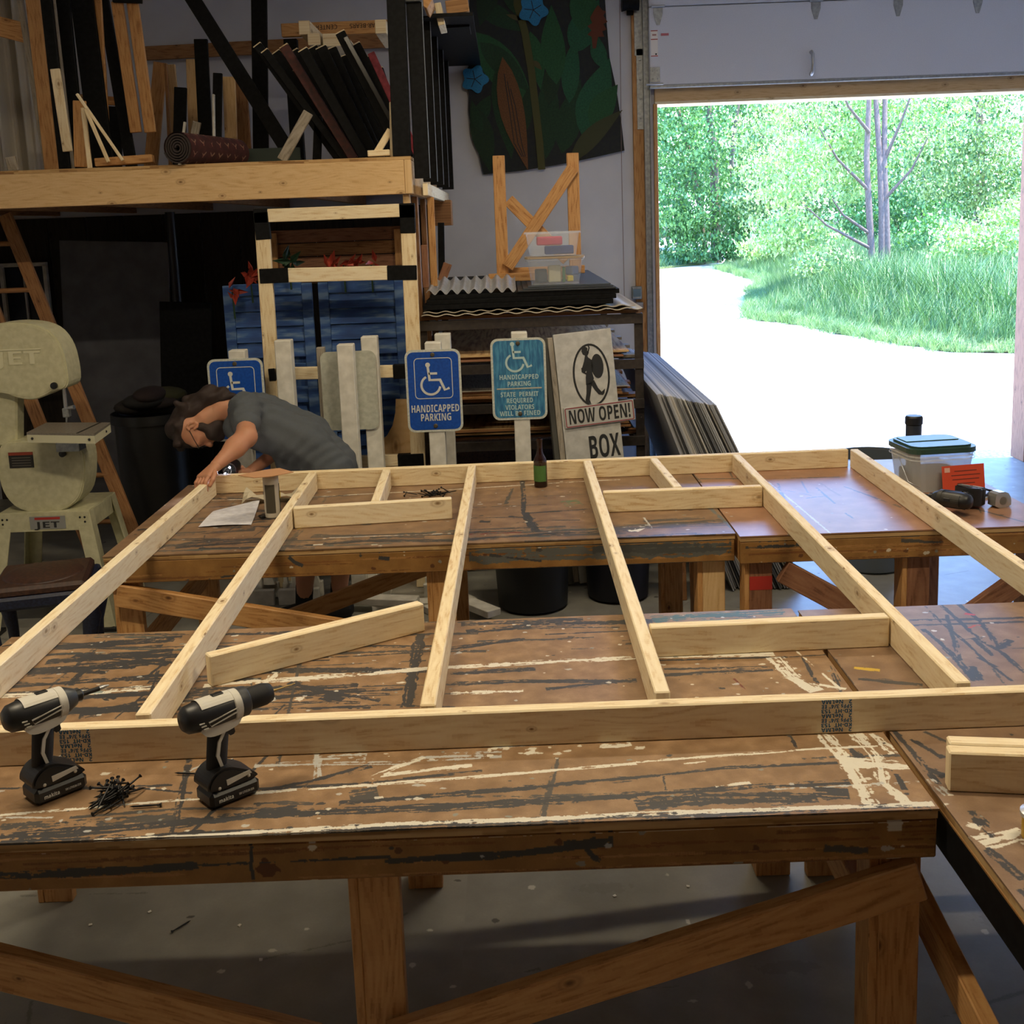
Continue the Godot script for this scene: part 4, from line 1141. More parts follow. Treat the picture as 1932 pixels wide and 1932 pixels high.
	# bushes on the bank
	for s in [["pale bush with sunlight put into its leaf colour, spilling over the bank near the jamb", -25.0, [[1850, 480, 1.1, 0.8], [1915, 450, 0.9, 0.9], [1890, 540, 0.8, 0.55]], mid_hi, pale_hi, 340, 0.10], ["mid-green bush behind the tall grass", -29.0, [[1760, 470, 1.0, 0.8], [1720, 510, 0.8, 0.5], [1800, 520, 0.8, 0.5]], mid_lo, mid_hi, 280, 0.11], ["weedy flowering bush at the foot of the grey stems", -26.0, [[1620, 530, 0.6, 0.35], [1560, 500, 0.7, 0.4], [1690, 545, 0.7, 0.4]], mid_lo, pale_hi, 160, 0.09], ["low bright bush at the driveway bend", -40.0, [[1480, 470, 1.6, 0.5], [1540, 460, 1.4, 0.6]], mid_hi, pale_hi, 170, 0.14]]:
		var t := thing("bush", s[0], "bush", Transform3D.IDENTITY, "bushes on the bank")
		var lobes := []
		for q in s[2]: lobes.append([PZ(q[0], q[1], s[1]), Vector3(q[2], q[3], 0.9)])
		foliage(t, lobes, s[5], 24, 0.17, s[3], s[4], s[6], lf)
		var f := PZ(s[2][0][0], s[2][0][1], s[1])
		stem(t, "stem", [Vector3(f.x, 0, s[1]), f], 0.04, 0.015, M.bark)
	# the closed wall of the wood beyond
	for k in 7:
		var t := thing("tree", ["tall dense tree of the wood, beyond the driveway", "tall dense tree of the wood, beyond the driveway"][k % 2], "tree", Transform3D.IDENTITY, "dense trees closing the view")
		var x := 6.0 + k * 4.6
		var z := -66.0 - (k % 3) * 3.0
		stem(t, "trunk", [Vector3(x, 0, z), Vector3(x + 0.3, 5, z), Vector3(x, 11, z)], 0.3, 0.1, M.bark)
		foliage(t, [[Vector3(x, 3, z + 1), Vector3(3.2, 2.8, 2)], [Vector3(x - 1, 7, z + 1), Vector3(3.3, 3, 2)], [Vector3(x + 1, 11, z), Vector3(3.2, 3.2, 2)]], 330, 22, 0.5, mid_lo, mid_hi, 0.34, lf)

# ---------- the storage loft ----------
const LOFT_Z := -6.35
const DECK := 2.46
const LOFT_R := -0.505

# a board drawn between two places in the photograph, standing in the plane z; foot: carry its lower end down to this height
func pxboard(called: String, parent: Node, u0: float, v0: float, u1: float, v1: float, wpx: float, z: float, m: Material, thick := 0.03, foot := -1.0, head := -1.0) -> MeshInstance3D:
	var a := PZ(u0, v0, z); var b := PZ(u1, v1, z)
	var w := wpx * absf(z) * 1.01 / FOCAL
	if foot > 0.0 and absf(b.y - a.y) > 0.01: b = a + (b - a) * ((foot - a.y) / (b.y - a.y))
	if head > 0.0: a = b + (a - b) * ((head - b.y) / (a.y - b.y))
	var d := (b - a).normalized()
	return board(called, parent, a, b, w, thick, m, d.cross(Vector3(0, 0, 1)))

func loft_stick(u0: float, v0: float, u1: float, v1: float, wpx: float, z: float, m: Material, label: String, called := "board", head := -1.0) -> MeshInstance3D:
	var a := PZ(u0, v0, z); var b := PZ(u1, v1, z)
	var w := wpx * absf(z) * 1.01 / FOCAL
	var d := (b - a).normalized()
	var drop := w * 0.5 * absf(d.x) + 0.002
	var o := pxboard(called, self, u0, v0, u1, v1, wpx, z, m, 0.028, DECK + drop, head)
	tag(o, label, "board", "boards stored on the loft")
	return o

func loft() -> void:
	var t := thing("storage_loft", "raised wooden storage loft with a pale knotty front beam", "loft")
	var yb := DECK - 0.02
	board("front_beam", t, Vector3(LEFT_X + 0.02, yb - 0.092, LOFT_Z - 0.019), Vector3(LOFT_R - 0.04, yb - 0.092, LOFT_Z - 0.019), 0.184, 0.038, M.pine_loft)
	board("end_joist", t, Vector3(LOFT_R - 0.02, yb - 0.092, LOFT_Z - 0.0), Vector3(LOFT_R - 0.02, yb - 0.092, WALL_Z + 0.01), 0.184, 0.038, M.pine_loft)
	for k in 6:
		board("joist", t, Vector3(-1.1 - k * 0.6, yb - 0.092, LOFT_Z - 0.045), Vector3(-1.1 - k * 0.6, yb - 0.092, WALL_Z + 0.01), 0.184, 0.038, M.fir_dark)
	box_part("plywood_deck", t, Vector3((LEFT_X + LOFT_R) / 2 + 0.01, DECK - 0.01, (LOFT_Z + WALL_Z) / 2), Vector3(LOFT_R - LEFT_X - 0.02, 0.019, LOFT_Z - WALL_Z - 0.01), M.ply_edge, 0.001)
	for z in [-6.43, -7.0, -7.7, -8.4]:
		board("post", t, Vector3(-0.545, 0, z), Vector3(-0.545, yb - 0.185, z), 0.036, 0.089, M.pine_loft if z > -6.5 else M.fir_dark, Vector3(1, 0, 0))
	board("ledger", t, Vector3(-0.44, yb - 0.16, -6.45), Vector3(-0.44, yb - 0.16, -8.85), 0.07, 0.03, M.spruce_c)
	board("wall_post", t, Vector3(-4.1, 0, -6.45), Vector3(-4.1, yb - 0.19, -6.45), 0.089, 0.089, M.fir_dark, Vector3(1, 0, 0))
	# shelf boards between the end posts
	box_part("joist_end", t, PZ(836, 402, -8.3), Vector3(0.13, 0.18, 0.2), M.fir_dark, 0.003)
	# black railing along the open end
	var r := thing("guard_rail", "black slatted guard rail at the open end of the loft", "railing")
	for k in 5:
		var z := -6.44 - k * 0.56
		board("slat_lit_edge", r, Vector3(-0.4085 + 0.008 * k, yb - 0.1, z), Vector3(-0.4085 + 0.008 * k, 3.28, z), 0.002, 0.035, M.slat_lit_edge, Vector3(1, 0, 0), 0.0)  # thin pale strip standing in for light on the slat's side
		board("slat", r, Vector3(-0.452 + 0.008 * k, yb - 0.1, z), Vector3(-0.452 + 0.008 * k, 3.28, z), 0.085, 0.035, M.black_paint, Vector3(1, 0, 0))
	board("top_rail", r, Vector3(-0.455, 3.30, -6.40), Vector3(-0.43, 3.30, -8.85), 0.09, 0.04, mat(Color("4a4d50"), 0.5), Vector3(1, 0, 0))
	var bp := board("corner_post", self, Vector3(-0.555, DECK, -6.39), Vector3(-0.535, 4.1, -6.39), 0.1, 0.038, M.black_paint, Vector3(1, 0, 0))
	tag(bp, "tall black post standing on the loft corner beside the rail", "post")
	# lumber laid over the rail
	for q in [[[842, 17], [884, 11], 23, -7.2, M.fir, "orange timber end lying over the guard rail"], [[842, 43], [886, 40], 23, -7.19, M.black_paint, "black timber end lying over the guard rail"], [[786, -6], [812, 10], 20, -6.62, M.fir, "short orange block wedged on the guard rail"], [[826, 8], [834, 50], 12, -6.95, M.spruce, "pale slat end wedged between timbers on the rail"]]:
		var o := pxboard("timber_end", self, q[0][0], q[0][1], q[1][0], q[1][1], q[2], q[3], q[4], 0.3)
		o.position.z -= 0.1
		tag(o, q[5], "timber", "timbers laid over the rail")
	var sh := box_part("wall_shelf", self, PZ(846, 58, -7.4) + Vector3(0.0, 0, -0.5), Vector3(0.34, 0.02, 2.1), M.black_paint, 0.001)
	tag(sh, "black shelf board behind the guard rail under the timber ends", "shelf")

func loft_store() -> void:
	# left: cloth, beam and pole
	var c := MB.new()
	var x0 := PZ(-60, 200, -8.6).x; var x1 := PZ(96, 200, -8.6).x
	var N := 60
	for k in N:
		var p := []
		for j in [k, k + 1]:
			var f := float(j) / N
			p.append(Vector3(lerpf(x0, x1, f), 0, -8.62 + 0.07 * sin(f * 19.0) + 0.035 * sin(f * 47.0 + 1.0)))
		var a: Vector3 = p[0]; var b: Vector3 = p[1]
		c.quad(a + Vector3(0, DECK, 0), b + Vector3(0.0, DECK, 0), b + Vector3(-0.03, 4.55, -0.05), a + Vector3(-0.03, 4.55, -0.05))
		c.quad(b + Vector3(0.0, DECK, -0.012), a + Vector3(0, DECK, -0.012), a + Vector3(-0.03, 4.55, -0.062), b + Vector3(-0.03, 4.55, -0.062))
	solo("hanging_sheet", c, mat(Color("dcd7ca"), 0.8), Transform3D.IDENTITY, "pale grey sheet hanging in folds at the end of the loft", "cloth")
	loft_stick(62, 0, 98, 320, 24, -6.75, M.fir, "bare leaning stud in front of the hanging sheet", "board", 4.3)
	loft_stick(48, 60, 88, 310, 10, -6.8, M.grey_wood, "thin grey batten behind the bare leaning stud", "board", 4.0)
	var hb := pxboard("cross_beam", self, -80, 30, 62, 66, 34, -6.85, M.fir, 0.04)
	tag(hb, "orange cross beam against the hanging sheet", "beam")
	loft_stick(20, 296, 26, 320, 18, -6.5, M.grey_wood, "short weathered stub on the loft edge")
	# black flats
	var t := thing("scenery_flat", "black board with a raw lower end leaning by the triangular brace", "board")
	pxboard("painted_face", t, 88, 0, 121, 300, 20, -6.66, M.black_paint, 0.03, DECK + 0.003, 4.2)
	pxboard("raw_face", t, 104, 130, 128, 286, 17, -6.63, M.spruce, 0.02)
	loft_stick(118, 0, 136, 180, 26, -7.0, M.black_paint, "black flat edge, first of the tall pair", "scenery_flat", 4.3)
	loft_stick(155, 0, 178, 180, 40, -7.05, M.black_paint, "wide black flat beside the first black edge", "scenery_flat", 4.3)
	loft_stick(185, 0, 196, 180, 12, -7.12, M.fir, "narrow raw batten along the wide black flat", "board", 4.2)
	loft_stick(106, 40, 122, 180, 5, -6.95, M.grey_wood, "thin grey strip between the black flats", "batten", 4.2)
	var hf := pxboard("batten", self, 152, 186, 232, 192, 15, -7.195, M.fir, 0.03)
	tag(hf, "raw horizontal batten behind the black flats", "batten", "boards stored on the loft")
	var hp := pxboard("black_sheet", self, 198, 200, 199, 300, 60, -7.9, M.black_paint, 0.02, DECK + 0.003)
	tag(hp, "black sheet standing low behind the triangular brace", "sheet")
	# two hanging pine rails on a black stile
	var fl := thing("flat_frame", "pine double rail screwed to a black stile", "frame")
	pxboard("stile", fl, 205, 60, 246, 300, 20, -7.16, M.black_paint, 0.03, DECK + 0.003, 3.6)
	pxboard("rail", fl, 221, 3, 257, 250, 20, -7.11, M.fir, 0.03)
	pxboard("rail", fl, 250, 3, 284, 250, 20, -7.11, M.fir, 0.03)
	pxboard("cap", fl, 213, -2, 268, 0, 12, -7.08, M.black_paint, 0.03)
	# assorted boards
	for q in [[303, 118, 286, 300, 24, -7.9, "fir", "wide raw board leaning beside the pine double rail"], [320, 122, 329, 228, 20, -8.0, "pine_loft", "pale board leaning next to the dark panel"],
		[341, 165, 338, 300, 22, -7.6, "black_paint", "short black plank between pale boards"], [362, 112, 366, 230, 20, -8.1, "pine_loft", "pale upright board against the loft wall"],
		[379, 74, 390, 300, 24, -7.7, "black_paint", "tall black plank among the pale boards"], [411, 138, 409, 300, 16, -7.4, "black_paint", "narrow black plank with a white edge strip"],
		[403, 178, 404, 275, 4, -7.36, "white_paint", "thin white edging beside the narrow black plank"], [432, 145, 438, 310, 22, -7.55, "pine_loft", "knotty pale board above the rolled rug"],
		[313, 120, 318, 232, 5, -7.8, "fir_dark", "thin dark lath in front of a pale board"], [349, 230, 344, 270, 4, -7.3, "white_paint", "short white lath behind the rug"],
		[372, 230, 362, 280, 14, -7.35, "grey_wood", "grey plank end behind the rug"], [452, 150, 462, 300, 26, -7.95, "fir_dark", "dark brown plank behind the knotty pale board"]]:
		loft_stick(q[0], q[1], q[2], q[3], q[4], q[5], M[q[6]], q[7])
	var lr := board("wall_rail", self, PZ(275, 101, -8.9), PZ(745, 76, -8.9), 0.1, 0.04, M.fir_dark)
	tag(lr, "brown rail fixed along the loft's back wall", "rail")
	# triangular brace and small panels
	var tr := thing("triangular_brace", "small triangular brace of pale laths on the loft edge", "brace")
	pxboard("lath", tr, 145, 177, 232, 303, 5, -6.46, M.spruce, 0.02)
	pxboard("lath", tr, 157, 203, 170, 318, 8, -6.47, M.spruce, 0.02, DECK + 0.003)
	pxboard("lath", tr, 161, 205, 205, 306, 6, -6.44, M.spruce_b, 0.02)
	pxboard("gusset", tr, 150, 190, 153, 316, 24, -6.5, M.fir, 0.012, DECK + 0.014)
	var sl := board("board", self, PZ(182, 314, -6.55) + Vector3(0, 0.02, 0), PZ(290, 306, -6.6) + Vector3(0, 0.02, 0), 0.045, 0.09, M.fir)
	tag(sl, "flat board lying on the loft edge beside the rug", "board")
	# rolled rug
	var ra := PZ(337, 301, -6.32); var rb := PZ(446, 286, -6.95)
	ra.y = DECK + 0.088; rb.y = DECK + 0.088
	var rug := thing("rolled_rug", "rolled dark red patterned rug lying over the loft edge", "rug")
	var b1 := MB.new()
	tube(b1, PackedVector3Array([ra, ra.lerp(rb, 0.5), rb]), PackedFloat32Array([0.085]), 24, false)
	part("pile", b1, rug_mat(), rug)
	var dir := (ra - rb).normalized()
	var sx := dir.cross(Vector3.UP).normalized(); var sy := sx.cross(dir).normalized()
	var sp := MB.new()
	var pts := PackedVector2Array()
	for k in 90:
		var a := k * 0.35
		pts.append(Vector2(cos(a), sin(a)) * (0.012 + 0.0716 * k / 89.0))
	strip(sp, Transform3D(Basis(sx, sy, dir), ra - dir * 0.02), pts, 0.0085, 0.05)
	part("spiral_end", sp, mat(Color("3a3230"), 0.95), rug)
	var fl2 := MB.new()
	lathe(fl2, Transform3D(Basis(sx, dir, sy * -1.0), ra - dir * 0.03), PackedVector2Array([Vector2(0, 0), Vector2(0.08, 0)]), 20)
	part("core", fl2, mat(Color("3a3230"), 0.95), rug)
	# black beam and post, weathered boards
	loft_stick(362, -5, 500, 215, 26, -7.25, M.black_paint, "long black beam slanting down across the loft", "beam", 4.1)
	loft_stick(489, 0, 492, 250, 28, -8.0, M.black_paint, "upright black post behind the slanted black beam", "post", 4.4)
	loft_stick(582, 212, 532, 302, 18, -6.62, M.grey_wood, "weathered grey board propped under the black pile")
	loft_stick(601, 218, 598, 300, 15, -7.0, M.black_paint, "short black prop under the leaning pile")
	var gb := board("board", self, Vector3(PZ(440, 290, -7.0).x, DECK + 0.062, -7.08), Vector3(PZ(560, 285, -7.0).x, DECK + 0.062, -7.12), 0.12, 0.02, mat(Color("2f3a34"), 0.8))
	tag(gb, "dark green board lying behind the rug", "board")
	# the leaning pile of black boards: top, foot, width, plane
	var pile := [[486, 86, 640, 300, 16, -6.95, 0], [500, 97, 652, 300, 14, -6.90, 0], [536, 88, 668, 300, 17, -6.86, 1], [556, 96, 676, 300, 14, -7.05, 0], [572, 95, 690, 300, 18, -6.82, 0],
		[590, 90, 700, 300, 18, -7.1, 0], [606, 90, 708, 300, 20, -6.98, 0], [625, 92, 716, 300, 20, -7.15, 0], [642, 62, 742, 262, 18, -6.78, 0], [652, 70, 745, 240, 9, -6.74, 2], [672, 84, 750, 230, 16, -6.84, 0],
		[700, 100, 748, 205, 13, -6.72, 3], [690, 110, 745, 240, 15, -6.92, 0], [715, 130, 750, 235, 16, -7.0, 0], [560, 130, 690, 305, 15, -7.2, 0], [620, 140, 720, 300, 24, -7.25, 0], [520, 100, 660, 300, 18, -7.3, 0], [548, 110, 682, 300, 20, -7.32, 0], [580, 108, 696, 300, 22, -7.34, 0], [612, 106, 712, 300, 24, -7.36, 0], [645, 108, 722, 290, 24, -7.38, 0], [672, 118, 735, 270, 24, -7.4, 0], [700, 140, 745, 260, 22, -7.42, 0]]
	var names := ["black board with a raw sawn end in the leaning pile", "dark red board in the leaning black pile", "glossy black strip on top of the leaning pile", "worn red board crossing the leaning black pile"]
	pile.sort_custom(func(a, b): return a[5] > b[5])
	for i in pile.size():
		pile[i][5] = -6.70 - i * 0.038
	for q in pile:
		var m: Material = [M.black_paint, M.rust_board, M.black_gloss, M.red_board][q[6]]
		var a := PZ(q[0], q[1], q[5]); var bb := PZ(q[2], q[3], q[5])
		var w: float = q[4] * absf(q[5]) / FOCAL
		bb = a + (bb - a) * ((DECK + w * 0.45 - a.y) / (bb.y - a.y))
		var d := (bb - a).normalized()
		var th := thing("black_board" if q[6] != 3 else "red_board", names[q[6]], "board", Transform3D.IDENTITY, "black boards in the leaning pile" if q[6] == 0 else "")
		board("face", th, a, bb, w, 0.036, m, d.cross(Vector3(0, 0, 1)))
		if q[6] < 2:
			board("raw_end", th, a - d * 0.006, a, w, 0.036, M.spruce, d.cross(Vector3(0, 0, 1)), 0.001)
	# timbers on top of the pile, ends to the room
	for q in [[592, 74, 22, 20, "square timber end poking out over the pile, darker face"], [630, 75, 40, 22, "wide pale timber end poking out over the pile"], [574, 52, 20, 24, "small pale block fixed on the lettered beam"], [718, 50, 20, 24, "small pale block at the far end of the lettered beam"]]:
		var p := PZ(q[0], q[1], -7.3)
		var s: float = 7.4 / FOCAL
		var o := box_part("timber", self, p + Vector3(0, 0, -0.3), Vector3(q[2] * s, q[3] * s, 0.6), M.spruce, 0.003)
		tag(o, q[4], "timber", "timbers laid on the pile")
	var le := thing("lettered_beam", "rough beam with handwritten CENTER lettering above the black pile", "beam")
	var la := PZ(532, 58, -7.86); var lb := PZ(748, 50, -7.86)
	board("beam", le, la, lb, 0.085, 0.05, M.fir)
	lettering(le, "handwriting", "CENTER", Transform3D(Basis(Vector3(0, 0, 1), PI), PZ(616, 51, -7.832)), 0.03, M.charcoal_ink)
	lettering(le, "handwriting", "BEAR-BEARS", Transform3D(Basis(Vector3(0, 0, 1), PI), PZ(690, 48, -7.832)), 0.028, M.charcoal_ink)
	var lp := board("beam_prop", self, Vector3(la.x + 0.04, DECK, -7.94), Vector3(la.x + 0.04, la.y - 0.045, -7.94), 0.09, 0.06, M.black_paint, Vector3(1, 0, 0))
	tag(lp, "black prop holding up the lettered beam", "post")
	# pine bracket by the corner post
	var br := thing("wooden_bracket", "pale wooden bracket standing on the loft corner", "bracket")
	pxboard("upright", br, 741, 193, 743, 292, 12, -6.42, M.spruce, 0.035, DECK + 0.003)
	pxboard("strut", br, 737, 245, 711, 288, 12, -6.42, M.spruce_b, 0.03)
	pxboard("foot", br, 694, 290, 736, 288, 11, -6.41, M.spruce, 0.035)

func rug_mat() -> Material:
	var s := Sheet.new(1.0, 1.0, 256, 91, Color("331414"), Color("421b1a"), Color("502523"))
	for k in 40:
		var x := (k % 5) * 0.2 + 0.1; var y := (k / 5) * 0.125 + 0.06
		s.stroke([Vector2(x - 0.05, y - 0.02), Vector2(x, y + 0.02), Vector2(x + 0.05, y - 0.02)], 0.018, Color("7d6350"), 0.45)
		s.stroke([Vector2(x, y), Vector2(x, y + 0.04)], 0.014, Color("8a5a4a"), 0.4)
	var m := textured(s.image(), 0.95)
	m.uv1_scale = Vector3(2.2, 1, 1)
	return m

# ---------- what stands under the loft ----------
func under_loft() -> void:
	# grey sheet, black sheet, conduit
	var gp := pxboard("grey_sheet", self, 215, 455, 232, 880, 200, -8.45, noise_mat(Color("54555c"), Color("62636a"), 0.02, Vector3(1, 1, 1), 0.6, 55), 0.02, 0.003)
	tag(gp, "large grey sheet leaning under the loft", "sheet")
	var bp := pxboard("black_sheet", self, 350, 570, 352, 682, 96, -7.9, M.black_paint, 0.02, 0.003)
	tag(bp, "black sheet standing under the loft beside the shutters", "sheet")
	var pp := MB.new()
	tube(pp, PackedVector3Array([Vector3(PZ(327, 480, -8.2).x, 0.0, -8.2), Vector3(PZ(327, 480, -8.2).x, DECK - 0.22, -8.2)]), PackedFloat32Array([0.035]), 12)
	solo("drain_pipe", pp, M.black_plastic, Transform3D.IDENTITY, "black pipe rising to the loft behind the black panel", "pipe")
	var wi := thing("window_1", "small white-framed window under the loft beside the ladder", "window", Transform3D.IDENTITY, "", "structure")
	var wc := PZ(50, 560, -8.9)
	for s in [-1, 1]:
		box_part("window_frame", wi, wc + Vector3(0.17 * s, 0, 0), Vector3(0.03, 0.5, 0.04), M.white_paint)
		box_part("window_frame", wi, wc + Vector3(0, 0.25 * s, 0), Vector3(0.37, 0.03, 0.04), M.white_paint)
	box_part("muntin", wi, wc, Vector3(0.014, 0.48, 0.03), M.white_paint)
	box_part("pane", wi, wc + Vector3(0, 0, -0.015), Vector3(0.33, 0.48, 0.004), mat(Color("0d0f12"), 0.1), 0.0)
	# wooden ladder
	var la := thing("ladder", "wooden ladder leaning against the loft beside the bandsaw", "ladder")
	var tops := [PZ(8, 390, -7.1), PZ(-85, 390, -7.1)]
	for k in 2:
		var a: Vector3 = tops[k]
		a.y = 2.24
		board("rail", la, a, Vector3(a.x + 0.8, 0.03, -6.75), 0.08, 0.03, M.fir_dark, Vector3(1, 0.3, 0))
	for k in 7:
		var f := 0.08 + k * 0.13
		var p: Vector3 = tops[0]; p.y = 2.24
		var q: Vector3 = tops[1]; q.y = 2.24
		var d := Vector3(0.8, -2.21, 0.35) * f
		var rb := MB.new()
		tube(rb, PackedVector3Array([p + d, q + d]), PackedFloat32Array([0.016]), 8)
		part("rung", rb, M.fir_dark, la)
	# dark tub with cloth heap
	var tb := thing("dark_tub", "large black tub with dark cloths piled in it, under the loft", "tub")
	var c := PZ(292, 880, -7.2); c.y = 0
	var lb := MB.new()
	lathe(lb, at(c), PackedVector2Array([Vector2(0, 0), Vector2(0.21, 0), Vector2(0.225, 0.9), Vector2(0.245, 0.9), Vector2(0.245, 0.96), Vector2(0.235, 0.96), Vector2(0.225, 0.91), Vector2(0, 0.88)]), 28)
	part("tub_body", lb, M.black_plastic, tb)
	for k in 5:
		var hb := MB.new()
		ellipsoid(hb, at(c + Vector3(rng.randf_range(-0.1, 0.1), 1.0 + k * 0.018, rng.randf_range(-0.08, 0.08)), rng.randf() * 3.0), Vector3(0.15, 0.055, 0.1), 14, 8)
		part("folded_cloth", hb, mat([Color("231f1e"), Color("2c2526"), Color("1c1c1e"), Color("3a3b26"), Color("2a2022")][k], 0.95), tb)
	shutters()
	corner_frame()

func shutters() -> void:
	var blue := noise_mat(Color("1f3f78"), Color("2b528f"), 0.018, Vector3(0.6, 3.2, 1), 0.7, 61, Color("6d86a8"))
	var blue2 := noise_mat(Color("1c3a70"), Color("274b86"), 0.02, Vector3(3.2, 0.6, 1), 0.7, 63, Color("5b779f"))
	for q in [[425, 592, "faded blue louvred shutter with red leaves over its corner", "blue shutters"], [604, 766, "faded blue louvred shutter behind the corner frame, beside the rack", "blue shutters"]]:
		var z := -6.72
		var l := PZ(q[0], 600, z).x; var r := PZ(q[1], 600, z).x
		var top := PZ(590, 533, z).y
		var t := thing("shutter", q[2], "shutter", Transform3D.IDENTITY, q[3])
		for x in [l + 0.03, r - 0.03]:
			board("stile", t, Vector3(x, 0.0, z), Vector3(x, top, z), 0.06, 0.035, blue2, Vector3(1, 0, 0))
		for y in [top - 0.03, PZ(590, 695, z).y, 0.1]:
			board("rail", t, Vector3(l + 0.06, y, z), Vector3(r - 0.06, y, z), 0.07, 0.032, blue)
		var y := top - 0.11
		while y > 0.2:
			if absf(y - PZ(590, 695, z).y) > 0.075:
				box_part("louver", t, Vector3((l + r) / 2, y, z - 0.006), Vector3(r - l - 0.12, 0.1, 0.012), blue, 0.002, Vector3(-0.2, 0, 0))
			y -= 0.093
		var bk := box_part("backing", t, Vector3((l + r) / 2, top / 2, z - 0.03), Vector3(r - l - 0.04, top - 0.02, 0.006), blue2, 0.0)
		bk.position.y = top / 2
	# crate of boards behind, and ply with a rounded cut
	var cr := thing("wooden_crate", "brown plank crate behind the top of the corner frame", "crate")
	for k in 4:
		board("plank", cr, PZ(508, 448 + k * 26, -7.15), PZ(762, 438 + k * 26, -7.15), 0.08, 0.02, M.fir_dark if k % 2 else M.red_wood)
	board("corner_batten", cr, PZ(512, 440, -7.12), Vector3(PZ(512, 440, -7.12).x, 0.0, -7.12), 0.06, 0.03, M.fir, Vector3(1, 0, 0))
	board("corner_batten", cr, PZ(752, 432, -7.12), Vector3(PZ(752, 432, -7.12).x, 0.0, -7.12), 0.06, 0.03, M.fir, Vector3(1, 0, 0))
	var pl := MB.new()
	var po := PackedVector2Array()
	for q in [[747, 753], [790, 753], [790, 868], [715, 868], [714, 836], [730, 822], [741, 802], [746, 778]]:
		var p := PZ(q[0], q[1], -6.5)
		po.append(Vector2(p.x, p.y if q[1] < 860 else 0.003))
	prism(pl, at(Vector3(0, 0, -6.5)), po, 0.016, 1.6)
	solo("plywood_cutout", pl, M.pine_loft, Transform3D.IDENTITY, "plywood cutout with a rounded notch before the blue shutter", "plywood")
	# red silk leaves
	M.red_leaf = mat(Color("a03c2a"), 0.6)
	M.green_leaf = mat(Color("22402a"), 0.6)
	var lm := leaf_mesh(0.085, 0.034)
	for q in [[648, 500, -6.66, 20, "red silk leaves drooping over the middle rail of the corner flat"], [472, 520, -6.62, 11, "spray of red silk leaves beside the upper stile"], [438, 550, -6.62, 6, "single red silk blossom over the shutter corner"], [545, 495, -6.66, -9, "dark green silk leaves behind the corner frame"], [700, 500, -6.66, 5, "few red silk leaves by the upright of the corner flat"]]:
		var t := thing("silk_flower", q[4], "silk flower")
		var p := PZ(q[0], q[1], q[2])
		stem(t, "stem", [p + Vector3(0, -0.16, -0.02), p], 0.006, 0.004, M.green_leaf)
		for k in absi(q[3]):
			var sp := 0.1 if q[3] > 12 else 0.03
			put("petal", lm, M.red_leaf if q[3] > 0 else M.green_leaf, t, Transform3D(Basis.from_euler(Vector3(rng.randf_range(-0.9, 0.9), rng.randf_range(-1.0, 1.0), rng.randf() * TAU)) * Basis.from_scale(Vector3.ONE * (1.0 if q[3] > 0 else 1.3)), p + Vector3(rng.randf_range(-sp, sp), rng.randf_range(-0.012, 0.02), rng.randf_range(-0.01, 0.03))))

func corner_frame() -> void:
	var t := thing("corner_braced_flat", "tall bare stud frame with black-painted corners before the blue shutters", "frame")
	var z := -6.325
	pxboard("stile", t, 493, 397, 514, 720, 26, z, M.spruce_b, 0.038, 0.003)
	pxboard("stile", t, 768, 386, 789, 862, 27, z, M.spruce_b, 0.038, 0.003)
	pxboard("rail", t, 506, 407, 755, 397, 24, z, M.spruce, 0.038)
	pxboard("rail", t, 518, 520, 760, 514, 26, z, M.spruce_c, 0.038)
	pxboard("rail", t, 520, 705, 764, 700, 23, z, M.spruce, 0.038)
	pxboard("rail", t, 530, 876, 790, 866, 22, z, M.spruce, 0.038)
	for q in [[480, 408, 506, 407, 26], [492, 400, 498, 452, 27], [754, 398, 783, 397, 27], [768, 386, 770, 440, 28], [491, 521, 545, 519, 27], [731, 515, 787, 514, 27], [742, 701, 772, 700, 27], [508, 707, 521, 706, 24], [751, 868, 800, 866, 24]]:
		pxboard("black_corner", t, q[0], q[1], q[2], q[3], q[4], z + 0.003, M.black_paint, 0.041)
	# boards kept upright between the posts of the loft end
	for q in [[800, 462, 806, 600, 11, -6.62, "red_wood", "thin red board slotted behind the corner frame"], [812, 372, 822, 600, 13, -6.75, "fir", "orange stud upright at the loft's end"], [832, 420, 834, 545, 12, -7.2, "black_paint", "black plank upright beside the orange stud"], [845, 497, 828, 545, 16, -7.0, "red_wood", "short red board tilted at the end of the rack"]]:
		var o := pxboard("board", self, q[0], q[1], q[2], q[3], q[4], q[5], M[q[6]], 0.02, 1.72)
		tag(o, q[7], "board", "boards at the loft end")

# ---------- signs ----------
func rounded(w: float, h: float, r: float, n := 5) -> PackedVector2Array:
	var p := PackedVector2Array()
	for c in [[w / 2 - r, h / 2 - r, 0.0], [-w / 2 + r, h / 2 - r, PI / 2], [-w / 2 + r, -h / 2 + r, PI], [w / 2 - r, -h / 2 + r, PI * 1.5]]:
		for k in n + 1:
			var a: float = c[2] + PI / 2 * k / n
			p.append(Vector2(c[0] + cos(a) * r, c[1] + sin(a) * r))
	return p

func disc(r: float, n := 16, c := Vector2.ZERO, ry := -1.0) -> PackedVector2Array:
	var p := PackedVector2Array()
	for k in n: p.append(c + Vector2(cos(TAU * k / n) * r, sin(TAU * k / n) * (ry if ry > 0 else r)))
	return p

